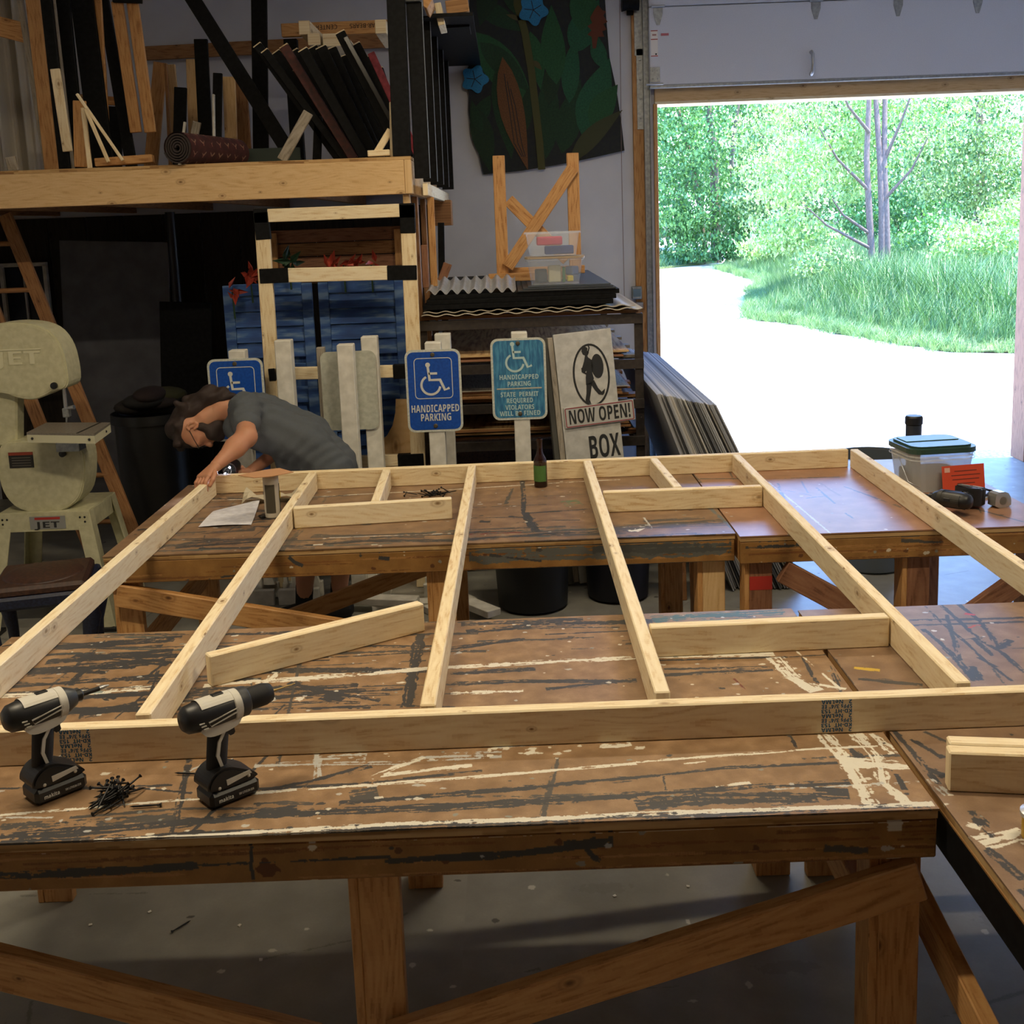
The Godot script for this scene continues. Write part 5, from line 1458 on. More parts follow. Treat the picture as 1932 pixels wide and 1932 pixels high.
# the wheelchair emblem, s metres tall, centred on c
func wheelchair(parent: Node, c: Vector3, s: float, m: Material) -> void:
	var X := at(c)
	var b := MB.new()
	var f := func(x: float, y: float) -> Vector2: return Vector2((x - 0.52) * s, (y - 0.5) * s)
	prism(b, X, disc(0.075 * s, 14, f.call(0.36, 0.93)), 0.0012)
	strip(b, X, PackedVector2Array([f.call(0.36, 0.86), f.call(0.40, 0.46), f.call(0.72, 0.46), f.call(0.86, 0.14), f.call(1.0, 0.2)]), 0.075 * s, 0.0012)
	strip(b, X, PackedVector2Array([f.call(0.38, 0.66), f.call(0.64, 0.66)]), 0.07 * s, 0.0012)
	var arc := PackedVector2Array()
	for k in 25:
		var a := deg_to_rad(118.0 + 232.0 * k / 24.0)
		arc.append(f.call(0.43, 0.30) + Vector2(cos(a), sin(a)) * 0.29 * s)
	strip(b, X, arc, 0.07 * s, 0.0012)
	part("wheelchair_emblem", b, m, parent)

func sign_post(called: String, label: String, px: float, z: float, topv: float, with_foot := true, group := "white sign posts") -> Node3D:
	var p := PZ(px, topv, z)
	var t := thing(called, label, "sign" if called == "parking_sign" else "post", at(Vector3(p.x, 0, z)), group)
	board("post", t, Vector3(0, 0.0, 0), Vector3(0, p.y, 0), 0.089, 0.089, M.white_paint, Vector3(1, 0, 0), 0.004)
	if with_foot:
		for s in [-1, 1]:
			var b := MB.new()
			cbox(b, Transform3D.IDENTITY, Vector3(0.23, 0.089, 0.038), 0.003)
			put("foot", b.mesh(), M.white_paint, t, at(Vector3(0, 0.0445, 0.066 * s), 0.0))
			var k := MB.new()
			prism(k, at(Vector3(0.07 * s, 0.1, 0)), PackedVector2Array([Vector2(-0.025, 0), Vector2(0.02 * s + 0.02, 0), Vector2(-0.02, 0.2)]), 0.03)
			part("foot_brace", k, M.white_paint, t)
	return t

func sign_plate(t: Node3D, dx: float, yc: float, blue: Material, edge: Material) -> Node3D:
	var b := MB.new()
	prism(b, Transform3D.IDENTITY, rounded(0.305, 0.457, 0.04), 0.003)
	var pl := put("sign_plate", b.mesh(), edge, t, at(Vector3(dx, yc, 0.0475)))
	var f := MB.new()
	prism(f, at(Vector3(0, 0, 0.002)), rounded(0.28, 0.432, 0.032), 0.001)
	part("sign_field", f, blue, pl)
	for y in [0.2, -0.195]:
		var bo := MB.new()
		lathe(bo, Transform3D(Basis(Vector3(1, 0, 0), PI / 2), Vector3(0, y, 0.002)), PackedVector2Array([Vector2(0.0125, 0), Vector2(0.0125, 0.003), Vector2(0.009, 0.006), Vector2(0, 0.007)]), 12)
		part("bolt", bo, M.old_bolt, pl)
	return pl

func signs() -> void:
	M.old_bolt = mat(Color("5d5546"), 0.6, 0.5)
	M.sign_white = mat(Color("d2d4cf"), 0.5)
	M.sign_blue = noise_mat(Color("12479f"), Color("1a53b2"), 0.05, Vector3(4, 4, 4), 0.35, 81)
	M.sign_faded = noise_mat(Color("2a648f"), Color("37789f"), 0.03, Vector3(6, 1.2, 3), 0.55, 83, Color("4c90b5"))
	M.faded_ink = mat(Color("b4cfce"), 0.6)
	M.plate_edge = noise_mat(Color("b7bcb2"), Color("cfd3ca"), 0.05, Vector3(5, 5, 5), 0.45, 85)
	# two bright blue signs
	for q in [[449, 817, -6.17, 660, 450, "blue handicapped parking sign with its lower half behind the worker"], [817, 820, -6.17, 645, 735, "bright blue handicapped parking sign beside the corner frame"]]:
		var t := sign_post("parking_sign", q[5], q[0], q[2], q[3])
		var c := PZ(q[1] if q[0] > 600 else 452, q[4] if q[0] > 600 else 752, q[2])
		var pl := sign_plate(t, c.x - t.position.x, c.y, M.sign_blue, M.plate_edge)
		var ln := MB.new()
		strip(ln, at(Vector3(0, 0.07, 0.0032)), rounded(0.205, 0.222, 0.02, 3), 0.004, 0.001, true)
		part("emblem_border", ln, M.sign_white, pl)
		wheelchair(pl, Vector3(0.0, 0.068, 0.0034), 0.178, M.sign_white)
		lettering(pl, "lettering", "HANDICAPPED", at(Vector3(0.002, -0.098, 0.0034)), 0.040, M.sign_white, 1.0, "Droid Sans", true, 0.262)
		lettering(pl, "lettering", "PARKING", at(Vector3(0.004, -0.147, 0.0034)), 0.040, M.sign_white, 1.0, "Droid Sans", true, 0.166)
	sign_post("sign_post", "bare white post standing behind the bright blue parking sign", 835, -6.37, 629, false)
	# faded sign
	var tf := sign_post("parking_sign", "faded light blue permit parking sign beside the sandwich board", 979, -6.24, 626)
	var cf := PZ(979, 713, -6.24)
	var pf := sign_plate(tf, cf.x - tf.position.x, cf.y, M.sign_faded, M.plate_edge)
	wheelchair(pf, Vector3(-0.005, 0.125, 0.0034), 0.165, M.faded_ink)
	var rl := MB.new()
	strip(rl, at(Vector3(0, -0.052, 0.0032)), PackedVector2Array([Vector2(-0.125, 0), Vector2(0.125, 0)]), 0.007, 0.001)
	part("dividing_line", rl, mat(Color("b7b5a2"), 0.6), pf)
	for q in [["HANDICAPPED", 0.012, 0.215, 0.0], ["PARKING", -0.026, 0.128, 0.0], ["STATE  PERMIT", -0.085, 0.21, 0.0], ["REQUIRED", -0.12, 0.145, 0.0], ["VIOLATORS", -0.158, 0.16, 0.0], ["WILL BE FINED", -0.192, 0.225, 0.0]]:
		lettering(pf, "lettering", q[0], at(Vector3(q[3], q[1], 0.0034)), 0.026, M.faded_ink, 1.0, "Droid Sans", true, q[2])
	# posts without a face towards the room
	sign_post("sign_post", "tall bare white post close behind the worker's back", 535, -6.17, 641)
	var tb := sign_post("parking_sign", "white post with the blank grey back of a sign plate behind it", 652, -6.13, 649)
	var bb := MB.new()
	prism(bb, Transform3D.IDENTITY, rounded(0.305, 0.44, 0.04), 0.003)
	var cb := PZ(660, 737, -6.18)
	put("sign_plate", bb.mesh(), noise_mat(Color("a9ac9f"), Color("bcbfb2"), 0.03, Vector3(3, 3, 3), 0.5, 87), tb, at(Vector3(cb.x - tb.position.x, cb.y, -0.047)))
	sign_post("sign_post", "white post rising behind the blank sign plate", 697, -6.24, 634, false)
	var sb := sign_post("sign_post", "short pale wooden stake among the white posts", 605, -6.22, 655, false, "")
	(sb.get_child(0) as MeshInstance3D).scale = Vector3(1, 0.5, 0.5)
	(sb.get_child(0) as MeshInstance3D).material_override = M.grey_wood
	sandwich_board()
	# loose white slats and bases lying about the floor behind the far table
	var k := 0
	for q in [[505, 1160, 0.6, 0.5, "white slat lying on the floor near the worker's shoe"], [722, 1142, -0.2, 0.4, "white slat lying on the floor behind the far table"], [762, 1138, 0.1, 0.35, "white slat crossing another on the floor"], [890, 1150, -0.9, 0.4, "white slat end beside the black bin"], [850, 1138, 0.6, 0.3, "white slat slanting away under the far table"]]:
		var p := PY(q[0], q[1], 0.03)
		var o := board("white_slat", self, p + Vector3(-cos(q[2]), 0, sin(q[2])) * q[3] * 0.5, p + Vector3(cos(q[2]), 0, -sin(q[2])) * q[3] * 0.5, 0.038, 0.089, M.white_paint)
		o.position.y = 0.02 + 0.04 * (k % 2)
		tag(o, q[4], "slat", "white slats on the floor")
		k += 1

func sandwich_board() -> void:
	var z := -6.31
	var tl := PZ(1043, 630, z); var tr := PZ(1152, 617, z - 0.06)
	var x := (tr - tl).normalized()
	var w := tl.distance_to(tr)
	var bl := PZ(1062, 865, z + 0.05)
	var y := (tl - bl).normalized()
	var zz := x.cross(y).normalized()
	y = zz.cross(x)
	# origin: middle of the top edge; carried down to the floor
	var h := ((tl.y + tr.y) * 0.5) / y.y
	var X := Transform3D(Basis(x, y, zz), (tl + tr) * 0.5)
	var t := thing("sandwich_board", "white sandwich board reading NOW OPEN and BOX OFFICE with a walking figure emblem", "sign", X)
	var face := noise_mat(Color("b3b3ae"), Color("c6c6c1"), 0.02, Vector3(3, 3, 3), 0.6, 89)
	box_part("face_board", t, Vector3(0, -h / 2 + 0.012, -0.008), Vector3(w, h - 0.035, 0.016), face, 0.002)
	for k in 2:
		box_part("frame_board", t, Vector3(-w / 2 - 0.018 - 0.03 * k, -h / 2 + 0.01 - 0.01 * k, -0.025 - 0.01 * k), Vector3(0.03, h - 0.06, 0.04), [M.grey_wood, mat(Color("4b4b46"), 0.8)][k], 0.002)
	box_part("back_board", t, Vector3(-0.02, -h / 2, -0.045), Vector3(w, h - 0.08, 0.016), M.grey_wood, 0.002)
	var s := w / 109.0          # metres per pixel on the face
	# ellipse round the walking drummer
	var cx := Vector3((1108 - 1099) * s, -(705 - 622) * s, 0.0)
	var ring := MB.new()
	var el := PackedVector2Array()
	for k in 40:
		var a := TAU * k / 40.0
		el.append(Vector2(cos(a) * 33.0 * s, sin(a) * 56.0 * s))
	strip(ring, at(cx + Vector3(0, 0, 0.001)), el, 3.6 * s, 0.0015, true)
	part("emblem_ring", ring, M.charcoal_ink, t)
	var fig := MB.new()
	var g := func(pts: Array) -> PackedVector2Array:
		var o := PackedVector2Array()
		for i in range(0, pts.size(), 2): o.append(Vector2((pts[i] - 1108.0) * s, -(pts[i + 1] - 705.0) * s))
		return o
	var F := at(cx + Vector3(0, 0, 0.0012))
	prism(fig, F, g.call([1094, 660, 1096, 653, 1102, 652, 1106, 655, 1105, 660, 1108, 664, 1103, 666, 1105, 672, 1112, 678, 1113, 690, 1110, 700, 1112, 712, 1107, 722, 1096, 722, 1097, 708, 1100, 696, 1094, 700, 1092, 690, 1097, 678, 1100, 668, 1096, 666]), 0.0015)
	prism(fig, F, g.call([1097, 720, 1108, 718, 1104, 735, 1100, 750, 1102, 757, 1094, 755, 1092, 750, 1095, 738]), 0.0015)
	prism(fig, F, g.call([1103, 718, 1112, 715, 1118, 730, 1124, 738, 1131, 733, 1129, 741, 1126, 744, 1118, 742, 1112, 734]), 0.0015)
	prism(fig, F, disc(11.5 * s, 20, Vector2((1121 - 1108) * s, -(690 - 705) * s), 22.5 * s), 0.0015)
	strip(fig, F, g.call([1104, 668, 1109, 655, 1107, 648]), 2.4 * s, 0.0015)
	strip(fig, F, g.call([1092, 690, 1092, 697, 1099, 702]), 3.0 * s, 0.0015)
	part("walking_figure", fig, M.charcoal_ink, t)
	# strip with red outline
	var pl := box_part("lettered_strip", t, Vector3((1114 - 1098) * s, -(778 - 622) * s, 0.008), Vector3(133 * s, 38 * s, 0.008), mat(Color("b4b4b0"), 0.6), 0.001, Vector3(0, 0, 0.0))
	var rd := MB.new()
	strip(rd, at(Vector3(0, 0, 0.0045)), rounded(128 * s, 34 * s, 2 * s, 2), 1.6 * s, 0.001, true)
	part("red_outline", rd, mat(Color("8c3a44"), 0.7), pl)
	lettering(pl, "lettering", "NOW OPEN!", at(Vector3(0, 0, 0.005)), 27 * s * 0.95, M.charcoal_ink, 1.0, "Droid Sans", true, 116 * s)
	lettering(t, "lettering", "BOX", at(Vector3((1117 - 1098) * s, -(839 - 622) * s, 0.001)), 42 * s, M.charcoal_ink, 1.0, "Droid Sans", true, 58 * s)
	lettering(t, "lettering", "OFFICE", at(Vector3((1122 - 1098) * s, -(886 - 622) * s, 0.001)), 38 * s, M.charcoal_ink, 1.0, "Droid Sans", true, 84 * s)

# ---------- sheet rack ----------
func sheet(x0: float, x1: float, y: float, th: float, z0: float, z1: float, m: Material, label: String, cat := "plywood", group := "", called := "plywood_sheet") -> void:
	var o := box_part(called, self, Vector3((x0 + x1) / 2, y + th / 2, (z0 + z1) / 2), Vector3(x1 - x0, th, absf(z1 - z0)), m, 0.001)
	tag(o, label, cat, group)

func wavy(called: String, x0: float, x1: float, y: float, z0: float, z1: float, amp: float, waves: float, m: Material, label: String, lift := 0.0) -> void:
	var b := MB.new()
	var N := int(waves * 8)
	for k in N:
		for j in 6:
			var q := []
			for e in [[k, j], [k + 1, j], [k + 1, j + 1], [k, j + 1]]:
				var f: float = float(e[0]) / N; var g: float = float(e[1]) / 6.0
				q.append(Vector3(lerpf(x0, x1, f), y + amp + amp * sin(f * waves * TAU) + lift * g * g + lift * 0.6 * maxf(0.0, 0.25 - f) * g, lerpf(z0, z1, g)))
			b.quad(q[0], q[1], q[2], q[3])
			var dn := Vector3(0, -0.004, 0)
			b.quad(q[3] + dn, q[2] + dn, q[1] + dn, q[0] + dn)
			if j == 0: b.quad(q[0] + dn, q[1] + dn, q[1], q[0])
	solo(called, b, m, Transform3D.IDENTITY, label, "roofing sheet", "corrugated sheets on the rack")

func rack() -> void:
	var x0 := -0.495; var x1 := 0.745; var zf := -6.46; var zb := -8.8
	var top := 1.54
	var brown := noise_mat(Color("2a2522"), Color("38312c"), 0.05, Vector3(2, 2, 2), 0.5, 91)
	var t := thing("sheet_rack", "dark angle-iron rack stacked with sheet goods", "rack")
	for x in [x0, x1]:
		for z in [zf, zb]:
			var b := MB.new()
			var s := 1.0 if x < 0 else -1.0
			cbox(b, at(Vector3(x, (top + 0.0) / 2, z)), Vector3(0.05, top, 0.006), 0.0005)
			cbox(b, at(Vector3(x - 0.022 * s, (top + 0.0) / 2, z - 0.022)), Vector3(0.006, top, 0.05), 0.0005)
			var up := part("upright", b, brown, t)
			for k in 6:
				var bo := MB.new()
				lathe(bo, Transform3D(Basis(Vector3(1, 0, 0), PI / 2), Vector3(x, 0.3 + k * 0.24, z + 0.003)), PackedVector2Array([Vector2(0.009, 0), Vector2(0.009, 0.004), Vector2(0, 0.006)]), 8)
				part("bolt", bo, M.steel, up)
	var levels := [top - 0.03, PZ(900, 697, zf).y, PZ(900, 772, zf).y, PZ(900, 842, zf).y, 0.38]
	for y in levels:
		for z in [zf + 0.004, zb]:
			box_part("beam", t, Vector3((x0 + x1) / 2, y, z), Vector3(x1 - x0 + 0.05, 0.055, 0.03), brown, 0.001)
		for x in [x0 + 0.02, x1 - 0.02]:
			box_part("side_rail", t, Vector3(x, y, (zf + zb) / 2), Vector3(0.03, 0.05, zf - zb), brown, 0.001)
		for k in 5:
			box_part("shelf_slat", t, Vector3((x0 + x1) / 2, y + 0.036, zf - 0.12 - k * 0.5), Vector3(x1 - x0 + 0.02, 0.018, 0.1), M.fir_dark if y != levels[1] else M.grey_wood, 0.001)
	# sheets on each level, seen by their front edges
	var edges := [M.ply_edge, M.fir_dark, M.red_wood, M.grey_wood, M.black_paint]
	var names := ["plywood sheet stored in the rack with a striped edge", "brown hardboard sheet stored in the rack", "reddish plywood sheet stored in the rack", "weathered grey sheet stored in the rack", "black-painted sheet stored in the rack"]
	for li in range(1, 5):
		var y: float = levels[li] + 0.046
		var n: int = [0, 3, 5, 5, 6][li]
		for k in n:
			var th: float = [0.012, 0.019, 0.006, 0.012][rng.randi() % 4]
			var e: int = [0, 0, 1, 2, 3, 0, 4][rng.randi() % 7]
			var q: float = rng.randf_range(-0.06, 0.03)
			sheet(x0 + 0.03 + rng.randf() * 0.03, x1 - 0.05 - rng.randf() * 0.1, y, th, zf + q, zb + 0.1, edges[e], names[e] + ["", " on the upper shelf", " on the middle shelf", " on the low shelf", " on the bottom shelf"][li], "plywood", "sheets stored in the rack")
			y += th + 0.001
	# on top
	var y := top + 0.028
	var cream := mat(Color("bdb6a4"), 0.6)
	wavy("corrugated_sheet", x0 - 0.0, x1 + 0.02, y, zf + 0.05, zb + 0.1, 0.006, 11.0, cream, "cream corrugated sheet lying along the rack's top beam")
	y += 0.018
	wavy("corrugated_sheet", x0 + 0.01, x1 - 0.02, y, zf + 0.04, zb + 0.1, 0.005, 12.0, mat(Color("a79f8d"), 0.6), "second cream corrugated sheet just under the black boards")
	y += 0.018
	for k in 3:
		sheet(x0 + 0.01 + 0.02 * k, 0.60 + 0.02 * k, y, 0.026, zf + 0.03 - 0.02 * k, zb + 0.15, M.black_paint, ["thick black foam board, lowest on the rack", "thick black foam board between two others on the rack", "thick black foam board under the storage bins"][k], "foam board", "black boards on the rack", "black_board")
		y += 0.027
	for k in 3:
		sheet(0.06 + 0.03 * k, 0.62 - 0.01 * k, y, 0.008, zf + 0.0 - 0.05 * k, zb + 0.2 + 0.1 * k, mat([Color("2c3034"), Color("383d43"), Color("454c54")][k], 0.45), ["dark slate-grey sheet under two paler ones on the rack", "slate-grey sheet in between on the rack", "bluish slate sheet beneath the lower bin"][k], "sheet", "slate sheets on the rack", "slate_sheet")
		y += 0.009
	rack_top_y = y
	wavy("corrugated_sheet", x0 + 0.03, 0.05, y - 0.024, zf - 0.02, -7.0, 0.014, 8.0, noise_mat(Color("8f9296"), Color("b4b7bb"), 0.04, Vector3(2, 2, 2), 0.3, 93), "clear grey corrugated roofing sheet draped on the black boards", 0.05)
	rack_top()
	# sheets leaning against the rack's side
	var foot := PY(1492, 1112, 0)
	var zf2 := PY(1500, 1112, 0).z
	var tone := [mat(Color("a0a1a2"), 0.6), mat(Color("b4b5b6"), 0.6), mat(Color("8c8e90"), 0.6), mat(Color("5c5e62"), 0.6), mat(Color("bdb9b1"), 0.6)]
	var n := 30
	for k in n:
		var f := float(k) / (n - 1)
		var a := PZ(lerpf(1228, 1352, f), lerpf(744, 766, f), zf2)
		var b := Vector3(lerpf(1.20, 1.60, f), 0.008, zf2)
		a.x = maxf(a.x, x1 + 0.045 + f * 0.30)
		var d := rng.randf_range(-0.05, 0.02)
		var o := board("wall_panel", self, a + Vector3(0, 0, -1.22 + d), b + Vector3(0, 0, -1.22 + d), 2.44, 0.0085, tone[rng.randi() % 5], Vector3(0, 0, 1), 0.0008)
		tag(o, "thin grey panel leaning edgewise in the row beside the rack", "panel", "grey panels leaning beside the rack")

var rack_top_y := 1.68

func bin(p: Vector3, w: float, d: float, h: float, label: String, lid: bool, parts: Array) -> void:
	var t := thing("storage_bin", label, "storage bin", at(p, -0.05), "clear storage bins")
	var clear := mat(Color(0.86, 0.9, 0.95, 0.22), 0.35)
	clear.transparency = BaseMaterial3D.TRANSPARENCY_ALPHA
	var b := MB.new()
	var q := [rounded(w * 0.86, d * 0.86, 0.025, 3), rounded(w, d, 0.03, 3)]
	var m: int = q[0].size()
	for k in m:
		var j := (k + 1) % m
		b.quad(Vector3(q[0][j].x, 0, q[0][j].y), Vector3(q[0][k].x, 0, q[0][k].y), Vector3(q[1][k].x, h, q[1][k].y), Vector3(q[1][j].x, h, q[1][j].y))
		var r0: Vector2 = q[1][k] * 1.05; var r1: Vector2 = q[1][j] * 1.05
		b.quad(Vector3(q[1][j].x, h, q[1][j].y), Vector3(q[1][k].x, h, q[1][k].y), Vector3(r0.x, h, r0.y), Vector3(r1.x, h, r1.y))
		b.quad(Vector3(r1.x, h - 0.012, r1.y), Vector3(r0.x, h - 0.012, r0.y), Vector3(r0.x, h, r0.y), Vector3(r1.x, h, r1.y))
	part("tub", b, clear, t)
	var fl := MB.new()
	prism(fl, Transform3D(Basis(Vector3(1, 0, 0), PI / 2), Vector3(0, 0.002, 0)), q[0], 0.003)
	part("bottom", fl, clear, t)
	if lid:
		var l := MB.new()
		prism(l, Transform3D(Basis(Vector3(1, 0, 0), PI / 2), Vector3(0, h + 0.006, 0)), rounded(w * 1.08, d * 1.08, 0.035, 3), 0.011)
		part("lid", l, mat(Color("a3937c"), 0.6), t)
	for e in parts:
		var o := box_part(e[0], self, p + e[1], e[2], mat(e[3], 0.7), 0.006, Vector3(0, e[5], 0))
		tag(o, e[4], e[6])

func rack_top() -> void:
	var y := rack_top_y
	var p := PZ(1050, 560, -6.62)
	bin(Vector3(p.x, y, -6.72), 0.325, 0.22, 0.15, "clear storage bin with a tan lid, full of craft supplies", true, [["paint_box", Vector3(-0.005, 0.06, 0.045), Vector3(0.075, 0.1, 0.04), Color("b9b49a"), "cream box inside the lidded bin", 0.1, "box"], ["dark_jar", Vector3(-0.085, 0.05, 0.03), Vector3(0.06, 0.08, 0.06), Color("3f4650"), "dark jar inside the lidded bin", 0.3, "jar"], ["green_marker", Vector3(0.048, 0.055, 0.07), Vector3(0.018, 0.09, 0.012), Color("3d6b48"), "green striped tube inside the lidded bin", 0.0, "tube"], ["yellow_cap", Vector3(0.085, 0.03, 0.06), Vector3(0.035, 0.035, 0.03), Color("c9b53e"), "yellow cap inside the lidded bin", 0.4, "cap"], ["blue_cloth", Vector3(0.1, 0.075, 0.02), Vector3(0.06, 0.05, 0.06), Color("6a7fa8"), "blue cloth inside the lidded bin", 0.8, "cloth"]])
	bin(Vector3(p.x - 0.01, y + 0.165, -6.72), 0.315, 0.21, 0.14, "open clear storage bin with pink and blue boxes, on the lidded bin", false, [["pink_box", Vector3(-0.02, 0.0875, 0.045), Vector3(0.15, 0.05, 0.05), Color("c0435c"), "pink box in the open storage bin", 0.05, "box"], ["blue_box", Vector3(0.035, 0.034, 0.05), Vector3(0.17, 0.05, 0.05), Color("2b3e78"), "blue box in the open storage bin", 0.0, "box"]])
	# X-braced trestle end
	var z := -7.12
	var t := thing("trestle_end", "bare wooden trestle end with crossed braces standing on the rack", "trestle")
	var yb := y + 0.002
	var xl := PZ(946, 440, z).x; var xr := PZ(1084, 440, z).x
	var yt := PZ(1015, 291, z).y
	board("upright", t, Vector3(xl, yb + 0.04, z), Vector3(xl, yt, z), 0.075, 0.038, M.fir, Vector3(1, 0, 0))
	board("upright", t, Vector3(xr, yb + 0.04, z), Vector3(xr, yt, z), 0.075, 0.038, M.fir, Vector3(1, 0, 0))
	board("cross_brace", t, Vector3(xl + 0.03, yb + 0.09, z + 0.036), Vector3(xr - 0.0, yt - 0.09, z + 0.036), 0.075, 0.03, M.fir)
	board("cross_brace", t, Vector3(xl + 0.05, yt - 0.27, z), Vector3(xr - 0.05, yb + 0.12, z), 0.075, 0.03, M.fir)
	board("foot", t, Vector3(xl - 0.09, yb + 0.028, z + 0.05), Vector3(xl + 0.42, yb + 0.028, z + 0.05), 0.05, 0.06, M.fir)
	board("foot", t, Vector3(xl - 0.02, yb + 0.058, z - 0.03), Vector3(xr + 0.06, yb + 0.058, z - 0.03), 0.05, 0.03, M.fir)
	mural()

# ---------- painted mural panel on the back wall ----------
func leafpoly(a: Vector2, b: Vector2, w: float, bend := 0.0) -> PackedVector2Array:
	var d := b - a
	var nn := Vector2(-d.y, d.x).normalized()
	var L := PackedVector2Array(); var R := PackedVector2Array()
	for k in 9:
		var f := k / 8.0
		var c := a + d * f + nn * bend * sin(f * PI)
		var ww := w * 0.5 * sin(pow(f, 0.8) * PI) + 0.001
		L.append(c + nn * ww); R.append(c - nn * ww)
	R.reverse()
	L.append_array(R)
	return L

func mural() -> void:
	var z := WALL_Z + 0.03
	var t := thing("painted_mural", "cut-out painted panel of dark green leaves and blue flowers on the wall", "painting")
	var f := func(u: float, v: float) -> Vector2:
		var p := PZ(u, v, z)
		return Vector2(p.x, p.y)
	var ol := PackedVector2Array()
	for q in [[912, 329], [985, 322], [1080, 306], [1178, 284], [1172, 230], [1163, 170], [1150, 110], [1144, 40], [1140, -20], [1138, -120], [880, -120], [886, -20], [884, 30], [890, 55], [868, 62], [862, 78], [872, 90], [876, 110], [884, 124], [876, 145], [885, 180], [884, 210], [890, 250], [903, 290]]:
		ol.append(f.call(q[0], q[1]))
	var b := MB.new()
	prism(b, at(Vector3(0, 0, z)), ol, 0.02)
	part("panel", b, noise_mat(Color("151b22"), Color("1b2420"), 0.03, Vector3(3, 3, 3), 0.75, 95), t)
	var greens := [noise_mat(Color("173320"), Color("1e4026"), 0.04, Vector3(5, 5, 5), 0.8, 96), noise_mat(Color("1d4a2a"), Color("235632"), 0.04, Vector3(5, 5, 5), 0.8, 97), noise_mat(Color("16301f"), Color("20371f"), 0.04, Vector3(5, 5, 5), 0.8, 98), noise_mat(Color("1b4a33"), Color("215a3c"), 0.04, Vector3(5, 5, 5), 0.8, 99)]
	# painted leaves: from, to, width in px, tone
	var lv := [[892, 60, 1010, 215, 60, 1], [905, 80, 1000, 175, 40, 0], [900, 10, 985, 60, 34, 0], [930, -60, 905, 50, 40, 2], [905, 230, 925, 180, 26, 0], [895, 200, 925, 325, 40, 2], [940, 120, 965, 300, 46, 0], [1030, 300, 1040, 120, 44, 0], [1035, 200, 1055, 90, 30, 2], [1060, 290, 1095, 150, 46, 0], [1074, 195, 1085, 70, 32, 3], [1050, 160, 1040, 10, 44, 1], [1000, 60, 1020, 170, 30, 1], [1100, 260, 1150, 110, 60, 3], [1115, 240, 1165, 160, 44, 1], [1080, 100, 1130, 0, 52, 3], [1095, 60, 1110, -60, 46, 1], [1140, 130, 1120, 60, 28, 3], [975, 30, 960, -90, 40, 0], [1050, -10, 1070, -110, 40, 2], [990, 250, 1000, 160, 24, 2], [910, 250, 890, 190, 20, 0]]
	var zz := z + 0.0115
	for q in lv:
		var m := MB.new()
		prism(m, at(Vector3(0, 0, zz)), leafpoly(f.call(q[0], q[1]), f.call(q[2], q[3]), q[4] * 9.1 / FOCAL, 0.01), 0.002)
		part("painted_leaf", m, greens[q[5]], t)
		zz += 0.0002
	# stalk, brown blade, olive blade, rust feather
	zz += 0.001
	var st := MB.new()
	strip(st, at(Vector3(0, 0, zz)), PackedVector2Array([f.call(972, -90), f.call(976, 10), f.call(990, 60), f.call(1002, 130), f.call(1010, 200), f.call(1018, 270), f.call(1022, 320)]), 13 * 9.1 / FOCAL, 0.002)
	part("painted_stalk", st, mat(Color("4a4a24"), 0.8), t)
	for q in [[1006, 115, 1022, 132, 9], [985, 38, 955, 28, 8]]:
		var m := MB.new()
		prism(m, at(Vector3(0, 0, zz)), leafpoly(f.call(q[0], q[1]), f.call(q[2], q[3]), q[4] * 9.1 / FOCAL), 0.002)
		part("painted_bud", m, mat(Color("4f4a2a"), 0.8), t)
	var bl := MB.new()
	prism(bl, at(Vector3(0, 0, zz)), leafpoly(f.call(948, 108), f.call(996, 321), 44 * 9.1 / FOCAL, -0.02), 0.002)
	var blade := part("painted_blade", bl, noise_mat(Color("5f3f22"), Color("714b28"), 0.05, Vector3(5, 5, 5), 0.8, 94), t)
	for k in 3:
		var m := MB.new()
		strip(m, at(Vector3(0, 0, zz + 0.0014)), PackedVector2Array([f.call(951 + k * 6, 140 + k * 14), f.call(960 + k * 6, 200), f.call(970 + k * 7, 270), f.call(985 + k * 3, 296)]), 1.4 * 9.1 / FOCAL, 0.001)
		part("painted_vein", m, M.charcoal_ink, blade)
	var ob := MB.new()
	prism(ob, at(Vector3(0, 0, zz)), leafpoly(f.call(1075, 306), f.call(1174, 208), 32 * 9.1 / FOCAL, 0.02), 0.002)
	part("painted_blade", ob, mat(Color("3c4026"), 0.8), t)
	var rf := MB.new()
	var pts := []
	for q in [[1118, 92], [1116, 70], [1108, 66], [1116, 58], [1108, 50], [1117, 44], [1113, 34], [1122, 18], [1128, 10], [1136, 20], [1143, 22], [1138, 30], [1146, 42], [1138, 46], [1144, 56], [1136, 60], [1140, 70], [1128, 70], [1124, 92]]: pts.append(f.call(q[0], q[1]))
	prism(rf, at(Vector3(0, 0, zz)), PackedVector2Array(pts), 0.002)
	part("painted_feather", rf, mat(Color("60301c"), 0.8), t)
	# raised blue flowers
	for q in [[896, 150, 25.0, 0.3], [1006, 20, 27.0, 0.9]]:
		var c: Vector2 = f.call(q[0], q[1])
		var po := PackedVector2Array()
		for k in 40:
			var a := TAU * k / 40.0
			po.append(c + Vector2(cos(a), sin(a)) * (q[2] * 9.1 / FOCAL) * (0.88 + 0.14 * cos(5.0 * a + q[3])))
		var m := MB.new()
		prism(m, at(Vector3(0, 0, z + 0.022)), po, 0.012)
		var fl := part("blue_flower", m, noise_mat(Color("1f6f9a"), Color("2880ad"), 0.05, Vector3(6, 6, 6), 0.75, 92), t)
